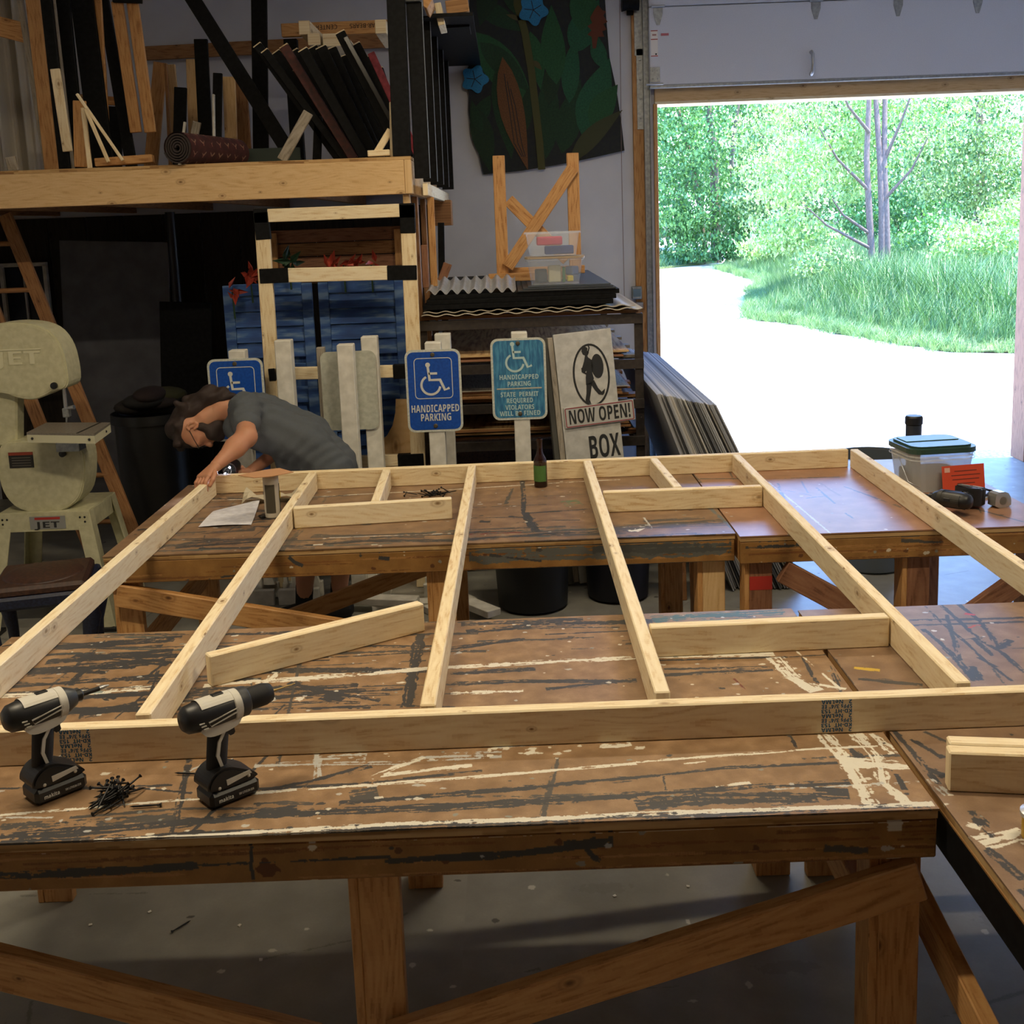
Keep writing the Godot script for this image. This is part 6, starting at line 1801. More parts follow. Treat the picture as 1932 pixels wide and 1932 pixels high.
		for k in 5:
			var a := TAU * k / 5.0 + 0.5
			var l := MB.new()
			strip(l, at(Vector3(0, 0, z + 0.0285)), PackedVector2Array([c, c + Vector2(cos(a), sin(a)) * q[2] * 0.6 * 9.1 / FOCAL]), 1.3 * 9.1 / FOCAL, 0.001)
			part("petal_line", l, M.charcoal_ink, fl)

# ---------- machines and bins ----------
func px_poly(pts: Array, z: float) -> PackedVector2Array:
	var o := PackedVector2Array()
	for i in range(0, pts.size(), 2):
		var p := PZ(pts[i], pts[i + 1], z)
		o.append(Vector2(p.x, p.y))
	return o

func smooth_poly(p: PackedVector2Array, times := 2) -> PackedVector2Array:
	for t in times:
		var q := PackedVector2Array()
		for k in p.size():
			var a := p[k]; var b := p[(k + 1) % p.size()]
			q.append(a.lerp(b, 0.25)); q.append(a.lerp(b, 0.75))
		p = q
	return p

func shrink(p: PackedVector2Array, d: float) -> PackedVector2Array:
	var r := Geometry2D.offset_polygon(p, -d)
	return r[0] if r.size() > 0 else p

# a housing with a rounded rim: stacked outlines
func cover(parent: Node, called: String, poly: PackedVector2Array, z0: float, z1: float, m: Material) -> MeshInstance3D:
	var b := MB.new()
	prism(b, at(Vector3(0, 0, (z0 + z1 - 0.012) / 2)), poly, absf(z1 - z0) - 0.012)
	prism(b, at(Vector3(0, 0, z1 - 0.009)), shrink(poly, 0.006), 0.012)
	prism(b, at(Vector3(0, 0, z1 - 0.004)), shrink(poly, 0.016), 0.006)
	return part(called, b, m, parent)

func machines() -> void:
	bandsaw()
	stool()
	# bins behind the tables
	for q in [[1008, 1163, 0.19, 0.74, Color("1a1e21"), "black plastic bin standing behind the far table, nearer the shoes"], [1172, 1142, 0.168, 0.72, Color("131726"), "dark navy plastic bin beside the black one"], [1662, 1086, 0.19, 0.67, Color("4c5357"), "tall grey plastic bin behind the glossy table"]]:
		var f := PY(q[0], q[1], 0.0)
		var r: float = q[2]
		var c := Vector3(f.x, 0, f.z - r)
		var t := thing("waste_bin", q[5], "bin", at(c), "round waste bins")
		var b := MB.new()
		var h: float = q[3]
		lathe(b, Transform3D.IDENTITY, PackedVector2Array([Vector2(0, 0.002), Vector2(r - 0.02, 0.002), Vector2(r, 0.015), Vector2(r + 0.035, h - 0.04), Vector2(r + 0.03, h), Vector2(r + 0.02, h), Vector2(r - 0.02, 0.02), Vector2(0, 0.015)]), 32, false)
		part("bin_body", b, mat(q[4], 0.55), t)
		var rim := MB.new()
		lathe(rim, Transform3D.IDENTITY, PackedVector2Array([Vector2(r + 0.036, h - 0.05), Vector2(r + 0.05, h - 0.045), Vector2(r + 0.05, h), Vector2(r + 0.02, h + 0.004), Vector2(r + 0.018, h - 0.01)]), 32)
		part("rim", rim, mat(q[4].lightened(0.05), 0.5), t)
	# brown boards on end behind the far table
	for q in [[0, "reddish brown board on end behind the far table's end leg", "red_wood"], [1, "darker brown board on end beside the reddish one", "fir_dark"], [2, "narrow brown board on end next to the leg", "red_wood"]]:
		var p := PY(1268 + q[0] * 26, 1150, 0.0)
		var o := board("board", self, Vector3(p.x, 0.0, p.z - 0.15), Vector3(p.x, 0.7, p.z - 0.25), 0.06 if q[0] < 2 else 0.05, 0.02, M[q[2]], Vector3(1, 0, 0))
		tag(o, q[1], "board", "boards on end behind the far table")

func bandsaw() -> void:
	var cream := noise_mat(Color("b9b693"), Color("c8c5a3"), 0.04, Vector3(2, 2, 2), 0.5, 121)
	var cream_edge := mat(Color("d3d0b0"), 0.5)
	var z := -5.86
	var t := thing("bandsaw", "cream floor-standing bandsaw with red and black name plate", "bandsaw")
	var up := smooth_poly(px_poly([-62, 640, -30, 614, 30, 607, 85, 616, 115, 650, 127, 700, 128, 733, 100, 738, 84, 748, 62, 756, 30, 752, 8, 742, -62, 742], z), 2)
	var uc := cover(t, "upper_wheel_cover", up, z - 0.19, z, cream)
	var lo := smooth_poly(px_poly([-5, 842, 20, 832, 135, 832, 158, 846, 160, 905, 150, 945, 110, 970, 40, 968, 5, 935, -5, 890], z), 2)
	var lc := cover(t, "lower_wheel_cover", lo, z - 0.19, z, cream)
	for q in [["J", -4], ["E", 20], ["T", 62]]:
		pass
	lettering(uc, "raised_lettering", "JET", Transform3D(Basis.IDENTITY, PZ(34, 676, z + 0.001)), 0.07, cream_edge, 1.0, "Droid Sans", true, 0.25)
	var rib := MB.new()
	var rp := PZ(0, 661, z); var rq := PZ(78, 658, z)
	strip(rib, at(Vector3(0, 0, z + 0.001)), PackedVector2Array([Vector2(rp.x, rp.y), Vector2(rq.x, rq.y)]), 0.007, 0.002)
	part("raised_line", rib, cream_edge, uc)
	for q in [[104, 727, uc], [120, 855, lc]]:
		var kb := MB.new()
		lathe(kb, Transform3D(Basis(Vector3(1, 0, 0), PI / 2), PZ(q[0], q[1], z)), PackedVector2Array([Vector2(0.008, 0), Vector2(0.018, 0.008), Vector2(0.018, 0.022), Vector2(0, 0.025)]), 14)
		part("knob", kb, M.black_plastic, q[2])
	box_part("guide_bracket", t, PZ(122, 716, z - 0.05), Vector3(0.04, 0.06, 0.08), cream_edge, 0.004)
	# warning label
	var wl := box_part("warning_label", lc, PZ(40, 868, z + 0.001), Vector3(0.13, 0.085, 0.001), mat(Color("221f1d"), 0.5), 0.0)
	box_part("label_band", wl, Vector3(0, 0.034, 0.0008), Vector3(0.13, 0.016, 0.001), mat(Color("8e3a26"), 0.5), 0.0)
	for k in 4:
		box_part("label_print", wl, Vector3(0.0, 0.012 - k * 0.014, 0.0008), Vector3(0.1, 0.0035, 0.001), mat(Color("6a655c"), 0.6), 0.0)
	# neck, guide post, blade
	board("neck", t, PZ(18, 840, z - 0.1), PZ(18, 735, z - 0.1), 0.12, 0.1, cream, Vector3(1, 0, 0), 0.01)
	var gp := MB.new()
	tube(gp, PackedVector3Array([PZ(120, 725, z - 0.08), PZ(125, 775, z - 0.08)]), PackedFloat32Array([0.011]), 10)
	part("guide_post", gp, M.steel, t)
	box_part("blade_guide", t, PZ(126, 778, z - 0.08), Vector3(0.035, 0.05, 0.04), M.galv, 0.004)
	var gk := MB.new()
	tube(gk, PackedVector3Array([PZ(128, 770, z - 0.06), PZ(140, 768, z - 0.05)]), PackedFloat32Array([0.008, 0.012]), 8)
	part("guide_knob", gk, M.steel, t)
	board("blade", t, PZ(124, 745, z - 0.09), PZ(126, 805, z - 0.09), 0.010, 0.001, M.steel, Vector3(1, 0, 0), 0.0001)
	# table
	var ty := 1.115
	var p0 := PY(50, 816, ty); var p1 := PY(178, 818, ty); var p2 := PY(208, 797, ty); var p3 := PY(88, 797, ty)
	var tb := MB.new()
	var po := PackedVector2Array([Vector2(p0.x, -p0.z), Vector2(p1.x, -p1.z), Vector2(p2.x, -p2.z), Vector2(p3.x, -p3.z)])
	prism(tb, Transform3D(Basis(Vector3(1, 0, 0), -PI / 2), Vector3(0, ty - 0.006, 0)), po, 0.012)
	var tab := part("saw_table", tb, noise_mat(Color("6d675c"), Color("867f72"), 0.06, Vector3(4, 4, 4), 0.4, 123), t, "worn steel saw table")
	var skirt := MB.new()
	prism(skirt, Transform3D(Basis(Vector3(1, 0, 0), -PI / 2), Vector3(0, ty - 0.032, 0)), po, 0.04)
	part("table_skirt", skirt, cream_edge, tab)
	board("slot", tab, p1.lerp(p0, 0.25) + Vector3(0, 0.0005, 0), p2.lerp(p3, 0.15) + Vector3(0, 0.0005, 0), 0.002, 0.012, M.dark_gap)
	for q in [p0.lerp(p1, 0.08), p0.lerp(p1, 0.92), p1.lerp(p2, 0.7)]:
		var sc := MB.new()
		ellipsoid(sc, at(q + Vector3(0, -0.03, 0.004)), Vector3(0.007, 0.007, 0.007), 8, 6)
		part("table_bolt", sc, M.black_plastic, tab)
	board("trunnion", t, (p0 + p2) * 0.5 + Vector3(0, -0.12, 0), (p0 + p2) * 0.5 + Vector3(0, -0.05, 0), 0.12, 0.1, M.galv, Vector3(1, 0, 0))
	# stand
	var sz := z + 0.03
	var yt := PZ(85, 985, sz).y
	var xl := PZ(-2, 985, sz).x; var xr := PZ(168, 985, sz).x
	var zb := sz - 0.42
	box_part("stand_top", t, Vector3((xl + xr) / 2, yt + 0.052, (sz + zb) / 2), Vector3(xr - xl, 0.006, sz - zb), cream, 0.002)
	for s in [[sz, 1.0], [zb, -1.0]]:
		box_part("stand_apron", t, Vector3((xl + xr) / 2, yt, s[0]), Vector3(xr - xl, 0.1, 0.004), cream, 0.001)
		for e in [[xl, -1.0], [xr, 1.0]]:
			var a := Vector3(e[0] - e[1] * 0.035, yt + 0.05, s[0] - s[1] * 0.01); var b := Vector3(e[0] + e[1] * 0.07, 0.02, s[0] + s[1] * 0.06)
			var lg := board("stand_leg", t, a, b, 0.075, 0.006, cream, Vector3(1, 0, 0), 0.001)
			var fl := board("leg_fold", t, a + Vector3(e[1] * 0.036, 0, -s[1] * 0.03), b + Vector3(e[1] * 0.036, 0, -s[1] * 0.03), 0.065, 0.006, cream, Vector3(0, 0, 1), 0.001)
			fl.name = "leg_fold"
			box_part("rubber_foot", t, b + Vector3(0, -0.008, -s[1] * 0.02), Vector3(0.09, 0.022, 0.08), M.black_plastic, 0.003)
			for k in 3:
				var bo := MB.new()
				ellipsoid(bo, at(Vector3(e[0] - e[1] * (0.02 + 0.025 * (k % 2)), yt + 0.02 - 0.025 * (k / 2), s[0] + s[1] * 0.003)), Vector3(0.006, 0.006, 0.003), 8, 6)
				part("stand_bolt", bo, M.black_plastic, t)
	for e in [[xl, -1.0], [xr, 1.0]]:
		box_part("stand_side", t, Vector3(e[0], yt, (sz + zb) / 2), Vector3(0.004, 0.1, sz - zb), cream, 0.001)
	box_part("stand_shelf", t, Vector3((xl + xr) / 2, 0.24, (sz + zb) / 2), Vector3(xr - xl + 0.05, 0.03, sz - zb), cream, 0.002)
	box_part("shelf_stripe", t, Vector3((xl + xr) / 2, 0.235, sz + 0.006), Vector3(xr - xl + 0.04, 0.022, 0.004), mat(Color("5c1d1c"), 0.5), 0.001)
	var np := box_part("name_plate", t, PZ(90, 986, sz + 0.004), Vector3(0.19, 0.07, 0.002), mat(Color("8d8f8c"), 0.4), 0.0)
	box_part("red_bar", np, Vector3(0, 0.023, 0.0014), Vector3(0.135, 0.013, 0.001), M.red, 0.0)
	lettering(np, "lettering", "JET", at(Vector3(0, -0.012, 0.0014)), 0.034, M.charcoal_ink, 1.0, "Droid Sans", true, 0.135)

func stool() -> void:
	var t := thing("upholstered_stool", "low dark stool with worn brown leather seat and carved blue-black legs", "stool", at(Vector3(-2.16, 0, -4.95), 0.25))
	var s := 0.56
	var dark := noise_mat(Color("14182a"), Color("222a44"), 0.05, Vector3(5, 5, 5), 0.45, 131)
	var b := MB.new()
	cbox(b, at(Vector3(0, s, 0)), Vector3(0.40, 0.05, 0.40), 0.02)
	ellipsoid(b, at(Vector3(0, s + 0.02, 0)), Vector3(0.18, 0.03, 0.18), 20, 8)
	part("seat_pad", b, noise_mat(Color("2e1d16"), Color("4a3024"), 0.04, Vector3(4, 4, 4), 0.5, 133), t)
	var f := MB.new()
	cbox(f, at(Vector3(0, s - 0.045, 0)), Vector3(0.43, 0.06, 0.43), 0.012)
	part("seat_rail", f, dark, t)
	for x in [-1, 1]:
		for z in [-1, 1]:
			var l := MB.new()
			tube(l, PackedVector3Array([Vector3(0.19 * x, s - 0.03, 0.19 * z), Vector3(0.215 * x, s - 0.13, 0.215 * z), Vector3(0.19 * x, s - 0.28, 0.19 * z), Vector3(0.185 * x, 0.12, 0.185 * z), Vector3(0.21 * x, 0.03, 0.21 * z), Vector3(0.22 * x, 0.0, 0.22 * z)]), PackedFloat32Array([0.035, 0.042, 0.026, 0.02, 0.03, 0.026]), 12)
			part("leg", l, dark, t)

# ---------- tools and small things ----------
func oval(b: MB, a: Vector3, c: Vector3, ra: float, rc: float, flat: float, seg := 14) -> void:
	# a bar from a to c whose section is narrower along z
	var d := c - a
	var y := d.normalized()
	var zz := Vector3(0, 0, 1)
	var x := y.cross(zz).normalized()
	var X := Transform3D(Basis(x, y, zz * flat), a)
	var L := d.length()
	lathe(b, X, PackedVector2Array([Vector2(0, 0), Vector2(ra * 0.9, 0), Vector2(ra, L * 0.06), Vector2(lerpf(ra, rc, 0.5), L * 0.5), Vector2(rc, L * 0.94), Vector2(rc * 0.9, L), Vector2(0, L)]), seg, false)

func cordless_tool(label: String, X: Transform3D, driver: bool, group := "cordless drills", pale := Color("c9c6bb")) -> Node3D:
	var t := thing("impact_driver" if driver else "cordless_drill", label, "drill", X, group)
	var shell := mat(pale, 0.45)
	var black: Material = M.tool_black
	# battery and shoe
	var b := MB.new()
	cbox(b, at(Vector3(0.012, 0.019, 0)), Vector3(0.118, 0.036, 0.076), 0.008)
	var bat := part("battery", b, black, t)
	lettering(bat, "lettering", "makita", at(Vector3(-0.012, 0.017, 0.0384)), 0.0085, M.sign_white, 1.0, "Droid Sans", true, 0.034)
	lettering(bat, "lettering", "18V LITHIUM-ION", at(Vector3(0.036, 0.017, 0.0384)), 0.005, M.sign_white, 1.0, "Droid Sans", false, 0.036)
	var sh := MB.new()
	var prof := smooth_poly(PackedVector2Array([Vector2(-0.05, 0.037), Vector2(0.07, 0.037), Vector2(0.066, 0.05), Vector2(0.035, 0.068), Vector2(0.0, 0.086), Vector2(-0.03, 0.082), Vector2(-0.05, 0.06)]), 2)
	prism(sh, Transform3D.IDENTITY, prof, 0.066)
	prism(sh, Transform3D.IDENTITY, shrink(prof, 0.005), 0.074)
	part("battery_shoe", sh, black, t)
	for s in [-1, 1]:
		var st := MB.new()
		prism(st, at(Vector3(0.022, 0.056, 0.038 * s), 0.0, 0.0, 0.1), PackedVector2Array([Vector2(-0.03, -0.007), Vector2(0.03, -0.004), Vector2(0.026, 0.004), Vector2(-0.03, 0.006)]), 0.002)
		part("shoe_stripe", st, shell, t)
		for q in [Vector3(-0.025, 0.045, 0.0375 * s), Vector3(0.045, 0.05, 0.0375 * s)]:
			var scw := MB.new()
			ellipsoid(scw, at(q), Vector3(0.004, 0.004, 0.002), 8, 6)
			part("case_screw", scw, shell, t)
	# grip
	var g := MB.new()
	oval(g, Vector3(-0.012, 0.07, 0), Vector3(0.002, 0.172, 0), 0.023, 0.024, 0.78)
	part("grip", g, M.tool_rubber, t)
	for s in [-1, 1]:
		var gs := MB.new()
		strip(gs, at(Vector3(0, 0, 0.0175 * s)), PackedVector2Array([Vector2(-0.006, 0.08), Vector2(-0.014, 0.11), Vector2(-0.008, 0.14), Vector2(0.008, 0.165)]), 0.007, 0.006)
		part("grip_stripe", gs, shell, t)
	var tr := MB.new()
	prism(tr, Transform3D.IDENTITY, smooth_poly(PackedVector2Array([Vector2(0.018, 0.17), Vector2(0.04, 0.172), Vector2(0.034, 0.158), Vector2(0.037, 0.142), Vector2(0.02, 0.14)]), 1), 0.016)
	part("trigger", tr, black, t)
	# motor body, pale top shell, nose
	var m := MB.new()
	var R := Transform3D(Basis(Vector3(0, -1, 0), Vector3(1, 0, 0), Vector3(0, 0, 1)), Vector3(-0.082, 0.204, 0))
	lathe(m, R, PackedVector2Array([Vector2(0, 0), Vector2(0.021, 0.002), Vector2(0.030, 0.012), Vector2(0.0335, 0.035), Vector2(0.0345, 0.07), Vector2(0.0335, 0.11), Vector2(0.030, 0.13), Vector2(0, 0.131)]), 24, false)
	part("motor_housing", m, black, t)
	var pr := MB.new()
	var prp := smooth_poly(PackedVector2Array([Vector2(-0.045, 0.195), Vector2(0.045, 0.2), Vector2(0.045, 0.172), Vector2(0.02, 0.162), Vector2(-0.03, 0.158), Vector2(-0.05, 0.175)]), 2)
	prism(pr, Transform3D.IDENTITY, prp, 0.052)
	part("grip_collar", pr, shell, t)
	var ts := MB.new()
	for k in 10:
		for j in 8:
			var q := []
			for e in [[k, j], [k + 1, j], [k + 1, j + 1], [k, j + 1]]:
				var f: float = float(e[0]) / 10.0; var a: float = -0.85 + 1.7 * e[1] / 8.0
				var rr: float = 0.0362 - 0.006 * pow(maxf(0.0, f - 0.7) / 0.3, 2.0)
				q.append(Vector3(lerpf(-0.045, 0.046, f), 0.204 + rr * cos(a), rr * sin(a)))
			ts.quad(q[1], q[0], q[3], q[2])
	var top := part("top_shell", ts, shell, t)
	var fr := MB.new()
	lathe(fr, Transform3D(Basis(Vector3(0, -1, 0), Vector3(1, 0, 0), Vector3(0, 0, 1)), Vector3(0.03, 0.204, 0)), PackedVector2Array([Vector2(0.034, 0), Vector2(0.0358, 0.002), Vector2(0.0345, 0.018), Vector2(0.031, 0.02)]), 24)
	part("front_collar", fr, shell, t)
	var sw := MB.new()
	cbox(sw, at(Vector3(0.004, 0.2405, 0)), Vector3(0.026, 0.004, 0.014), 0.0015)
	part("speed_switch", sw, black, top)
	for s in [-1, 1]:
		var vt := MB.new()
		strip(vt, at(Vector3(0, 0, 0.0345 * s)), PackedVector2Array([Vector2(-0.035, 0.198), Vector2(0.035, 0.21), Vector2(0.035, 0.202), Vector2(-0.03, 0.188)]), 0.0016, 0.002, true)
		part("side_badge", vt, shell, t)
		for k in 3:
			box_part("vent", t, Vector3(-0.05 + 0.004 * k, 0.2 - 0.007 * k, 0.0332 * s), Vector3(0.012, 0.003, 0.003), shell, 0.0005)
	var n := MB.new()
	var R2 := Transform3D(Basis(Vector3(0, -1, 0), Vector3(1, 0, 0), Vector3(0, 0, 1)), Vector3(0.045, 0.205, 0))
	if driver:
		lathe(n, R2, PackedVector2Array([Vector2(0.031, 0), Vector2(0.029, 0.012), Vector2(0.020, 0.03), Vector2(0.019, 0.032), Vector2(0.0, 0.032)]), 20, false)
		part("nose", n, mat(Color("3c3f42"), 0.4, 0.3), t)
		var ch := MB.new()
		lathe(ch, R2, PackedVector2Array([Vector2(0.013, 0.03), Vector2(0.013, 0.046), Vector2(0.009, 0.05), Vector2(0.0, 0.05)]), 16)
		part("collet", ch, black, t)
		var bi := MB.new()
		tube(bi, PackedVector3Array([Vector3(0.09, 0.205, 0), Vector3(0.135, 0.205, 0)]), PackedFloat32Array([0.0055]), 6)
		part("bit_holder", bi, M.tool_rubber, t)
		var b2 := MB.new()
		tube(b2, PackedVector3Array([Vector3(0.135, 0.205, 0), Vector3(0.144, 0.205, 0), Vector3(0.158, 0.205, 0)]), PackedFloat32Array([0.006, 0.006, 0.0022]), 8)
		part("driver_bit", b2, M.steel, t)
	else:
		lathe(n, R2, PackedVector2Array([Vector2(0.033, 0), Vector2(0.033, 0.022), Vector2(0.03, 0.026), Vector2(0, 0.026)]), 24, false)
		part("clutch_ring", n, mat(Color("2a2c2e"), 0.5), t)
		var ch := MB.new()
		lathe(ch, R2, PackedVector2Array([Vector2(0.024, 0.026), Vector2(0.025, 0.05), Vector2(0.025, 0.07), Vector2(0.020, 0.086), Vector2(0.012, 0.09), Vector2(0, 0.09)]), 20, false)
		part("chuck", ch, M.tool_rubber, t)
		var bi := MB.new()
		tube(bi, PackedVector3Array([Vector3(0.135, 0.205, 0), Vector3(0.15, 0.205, 0), Vector3(0.195, 0.205, 0)]), PackedFloat32Array([0.005, 0.0022, 0.0014]), 8)
		part("drill_bit", bi, mat(Color("a08a5a"), 0.35, 0.7), t)
	return t

func screw_mesh() -> ArrayMesh:
	var b := MB.new()
	lathe(b, Transform3D(Basis(Vector3(0, 0, 1), -PI / 2), Vector3(-0.034, 0, 0)), PackedVector2Array([Vector2(0, 0), Vector2(0.0046, 0.0), Vector2(0.0046, 0.0012), Vector2(0.0022, 0.005), Vector2(0.0018, 0.012), Vector2(0.0025, 0.026), Vector2(0.0024, 0.06), Vector2(0, 0.07)]), 8)
	return b.mesh()

func screws(c: Vector3, n: int, rx: float, rz: float, label: String, group: String, tall: float) -> void:
	var m := screw_mesh()
	for k in n:
		var o := MeshInstance3D.new()
		o.name = numbered("deck_screw")
		o.mesh = m
		o.material_override = M.screw
		var tilt := rng.randf_range(-0.15, 0.5) * tall
		var yw := rng.randf() * TAU if tall < 0.8 or k % 3 == 0 else -2.2 + rng.randf_range(-0.9, 1.1)
		var lift := 0.034 * absf(sin(tilt)) + 0.004 + rng.randf() * 0.012 * tall
		o.transform = at(c + Vector3(rng.randfn() * rx, lift, rng.randfn() * rz), yw, 0.0, -tilt)
		add_child(o)
		tag(o, label, "screw", group)

func small_things() -> void:
	M.tool_black = mat(Color("1b1c1e"), 0.42)
	M.tool_rubber = mat(Color("101113"), 0.7)
	M.screw = mat(Color("161618"), 0.4, 0.4)
	cordless_tool("black and cream impact driver standing at the end of the table, beside the screw heap", at(PY(93, 1508, TOP) + Vector3(-0.005, 0.001, -0.02), 0.8), true)
	cordless_tool("black and cream cordless drill with a long bit, standing before the stamped plate", at(PY(418, 1515, TOP) + Vector3(0.0, 0.001, -0.02), 0.72), false)
	screws(PY(212, 1512, TOP), 30, 0.022, 0.022, "black deck screw in the heap between the two standing drills", "screws heaped between the drills", 1.0)
	screws(PY(815, 935, TOP), 26, 0.045, 0.014, "black deck screw in the small heap by the rear plate", "screws heaped by the rear plate", 0.6)
	var m := screw_mesh()
	for q in [[275, 1524, 0.06, "lone black screw lying outside the heap towards the drill"], [357, 1463, -0.15, "lone black screw lying behind the standing drill"]]:
		var o := put("deck_screw", m, M.screw, self, at(PY(q[0], q[1], TOP) + Vector3(0, 0.005, 0), q[2] + PI))
		tag(o, q[3], "screw")
	var fs := put("deck_screw", m, M.screw, self, at(PY(342, 1750, 0.0) + Vector3(0, 0.005, 0), 0.9))
	tag(fs, "lone black screw dropped on the floor under the table", "screw")
	for q in [[452, 1746], [283, 1720], [170, 1745], [492, 1810], [1298, 1672], [1160, 1690]]:
		var ch := MB.new()
		prism(ch, Transform3D(Basis(Vector3(1, 0, 0), -PI / 2), Vector3.ZERO), PackedVector2Array([Vector2(-0.006, -0.004), Vector2(0.005, -0.005), Vector2(0.007, 0.003), Vector2(-0.002, 0.006)]), 0.003)
		solo("paint_chip", ch, M.white_paint, at(PY(q[0], q[1], 0.002), rng.randf() * 6.0), "white paint chip on the floor under the table", "paint chip", "paint chips on the floor")
	# drill lying by the bucket
	var d3 := cordless_tool("dark cordless drill lying on its side before the bucket", Transform3D(Basis.from_euler(Vector3(-PI / 2 + 0.1, 0.0, 0)).rotated(Vector3.UP, 2.3), PY(1836, 950, TOP) + Vector3(0.0, 0.042, 0.02)), true, "", Color("33322f"))
	d3.rotation.y += 0.0
	# strap and tape measure
	var sp := MB.new()
	tube(sp, PackedVector3Array([PY(1815, 928, TOP + 0.01), PY(1840, 938, TOP + 0.012), PY(1862, 934, TOP + 0.01), PY(1870, 926, TOP + 0.008), PY(1855, 922, TOP + 0.03)]), PackedFloat32Array([0.006]), 8)
	solo("strap", sp, M.black_plastic, Transform3D.IDENTITY, "short black strap beside the lying drill", "strap")
	var tm := thing("tape_measure", "silver tape measure lying near the table edge", "tape measure", at(PY(1892, 960, TOP) + Vector3(0, 0, -0.035), 0.3))
	var tb := MB.new()
	prism(tb, at(Vector3(0, 0.0325, 0)), smooth_poly(PackedVector2Array([Vector2(-0.038, -0.032), Vector2(0.04, -0.032), Vector2(0.04, 0.005), Vector2(0.02, 0.034), Vector2(-0.03, 0.034), Vector2(-0.038, 0.01)]), 1), 0.045)
	part("case", tb, mat(Color("c0bfba"), 0.25, 0.7), tm)
	for s in [-1, 1]:
		var dsc := MB.new()
		prism(dsc, at(Vector3(0, 0.03, 0.023 * s)), disc(0.017, 20), 0.002)
		part("side_label", dsc, mat(Color("6d6a60"), 0.5), tm)
	box_part("tape_tip", tm, Vector3(0.044, 0.006, 0), Vector3(0.012, 0.003, 0.022), M.steel, 0.0005)
	bucket()
	# thermos
	var tp := PZ(1723, 838, -5.26)
	var th := thing("thermos", "tall black thermos cup standing behind the bucket", "thermos", at(Vector3(tp.x, TOP, -5.26)))
	var lb := MB.new()
	var hh := PZ(1723, 784, -5.26).y - TOP
	lathe(lb, Transform3D.IDENTITY, PackedVector2Array([Vector2(0, 0.001), Vector2(0.032, 0.001), Vector2(0.037, hh * 0.5), Vector2(0.037, hh * 0.82), Vector2(0, hh * 0.82)]), 20)
	part("cup_body", lb, mat(Color("2c3138"), 0.4), th)
	var lc := MB.new()
	lathe(lc, Transform3D.IDENTITY, PackedVector2Array([Vector2(0.034, hh * 0.82), Vector2(0.041, hh * 0.84), Vector2(0.041, hh * 0.97), Vector2(0.036, hh), Vector2(0, hh)]), 20)
	part("cup_lid", lc, M.black_plastic, th)
	# beer bottle
	var bt := thing("beer_bottle", "brown glass beer bottle with a green label", "bottle", at(PY(1021, 921, TOP) + Vector3(0, 0, -0.03), 0.9))
	var glass := mat(Color(0.16, 0.065, 0.03, 0.86), 0.06)
	glass.transparency = BaseMaterial3D.TRANSPARENCY_ALPHA
	var gb := MB.new()
	lathe(gb, Transform3D.IDENTITY, PackedVector2Array([Vector2(0, 0.001), Vector2(0.028, 0.001), Vector2(0.031, 0.006), Vector2(0.031, 0.118), Vector2(0.028, 0.134), Vector2(0.018, 0.152), Vector2(0.0135, 0.17), Vector2(0.013, 0.212), Vector2(0.0145, 0.213), Vector2(0.0145, 0.226), Vector2(0.011, 0.228), Vector2(0.010, 0.21)]), 24, false)
	part("glass", gb, glass, bt)
	var lq := MB.new()
	lathe(lq, Transform3D.IDENTITY, PackedVector2Array([Vector2(0, 0.004), Vector2(0.0285, 0.006), Vector2(0.0285, 0.095), Vector2(0, 0.095)]), 20)
	part("beer", lq, mat(Color(0.10, 0.035, 0.015), 0.2), bt)
	var lab := MB.new()
	for k in 14:
		var a0 := -1.6 + 3.2 * k / 14.0; var a1 := -1.6 + 3.2 * (k + 1) / 14.0
		var r := 0.0315
		lab.quad(Vector3(-cos(a0) * r, 0.03, sin(a0) * r), Vector3(-cos(a1) * r, 0.03, sin(a1) * r), Vector3(-cos(a1) * r, 0.105, sin(a1) * r), Vector3(-cos(a0) * r, 0.105, sin(a0) * r))
	part("paper_label", lab, noise_mat(Color("3f6a32"), Color("5a8440"), 0.1, Vector3(20, 20, 20), 0.7, 141), bt)
	# glue bottle under a card
	var gl := thing("glue_bottle", "white glue bottle with a dark printed label", "glue bottle", at(PY(513, 979, TOP) + Vector3(0, 0, -0.03), 0.35))
	var gm := MB.new()
	lathe(gm, Transform3D.IDENTITY, PackedVector2Array([Vector2(0, 0.001), Vector2(0.031, 0.001), Vector2(0.034, 0.006), Vector2(0.034, 0.178), Vector2(0.03, 0.19), Vector2(0, 0.192)]), 24)
	part("bottle_body", gm, mat(Color("c3bcab"), 0.5), gl)
	for q in [[-2.6, -1.3, Color("4a4538")], [-0.55, 0.75, Color("23281f")]]:
		var lm := MB.new()
		for k in 8:
			var a0 := lerpf(q[0], q[1], k / 8.0) + PI / 2; var a1 := lerpf(q[0], q[1], (k + 1) / 8.0) + PI / 2
			var r := 0.0346
			lm.quad(Vector3(sin(a0) * r, 0.025, cos(a0) * r), Vector3(sin(a1) * r, 0.025, cos(a1) * r), Vector3(sin(a1) * r, 0.15, cos(a1) * r), Vector3(sin(a0) * r, 0.15, cos(a0) * r))
		part("printed_label", lm, mat(q[2], 0.6), gl)
	var yb := box_part("label_patch", gl, Vector3(0.0335, 0.1, 0.01), Vector3(0.003, 0.03, 0.016), mat(Color("b99b2e"), 0.6), 0.0)
	yb.position = Vector3(0.0335, 0.1, 0.008)
	var cp := PY(495, 897, TOP + 0.196)
	var cc := MB.new()
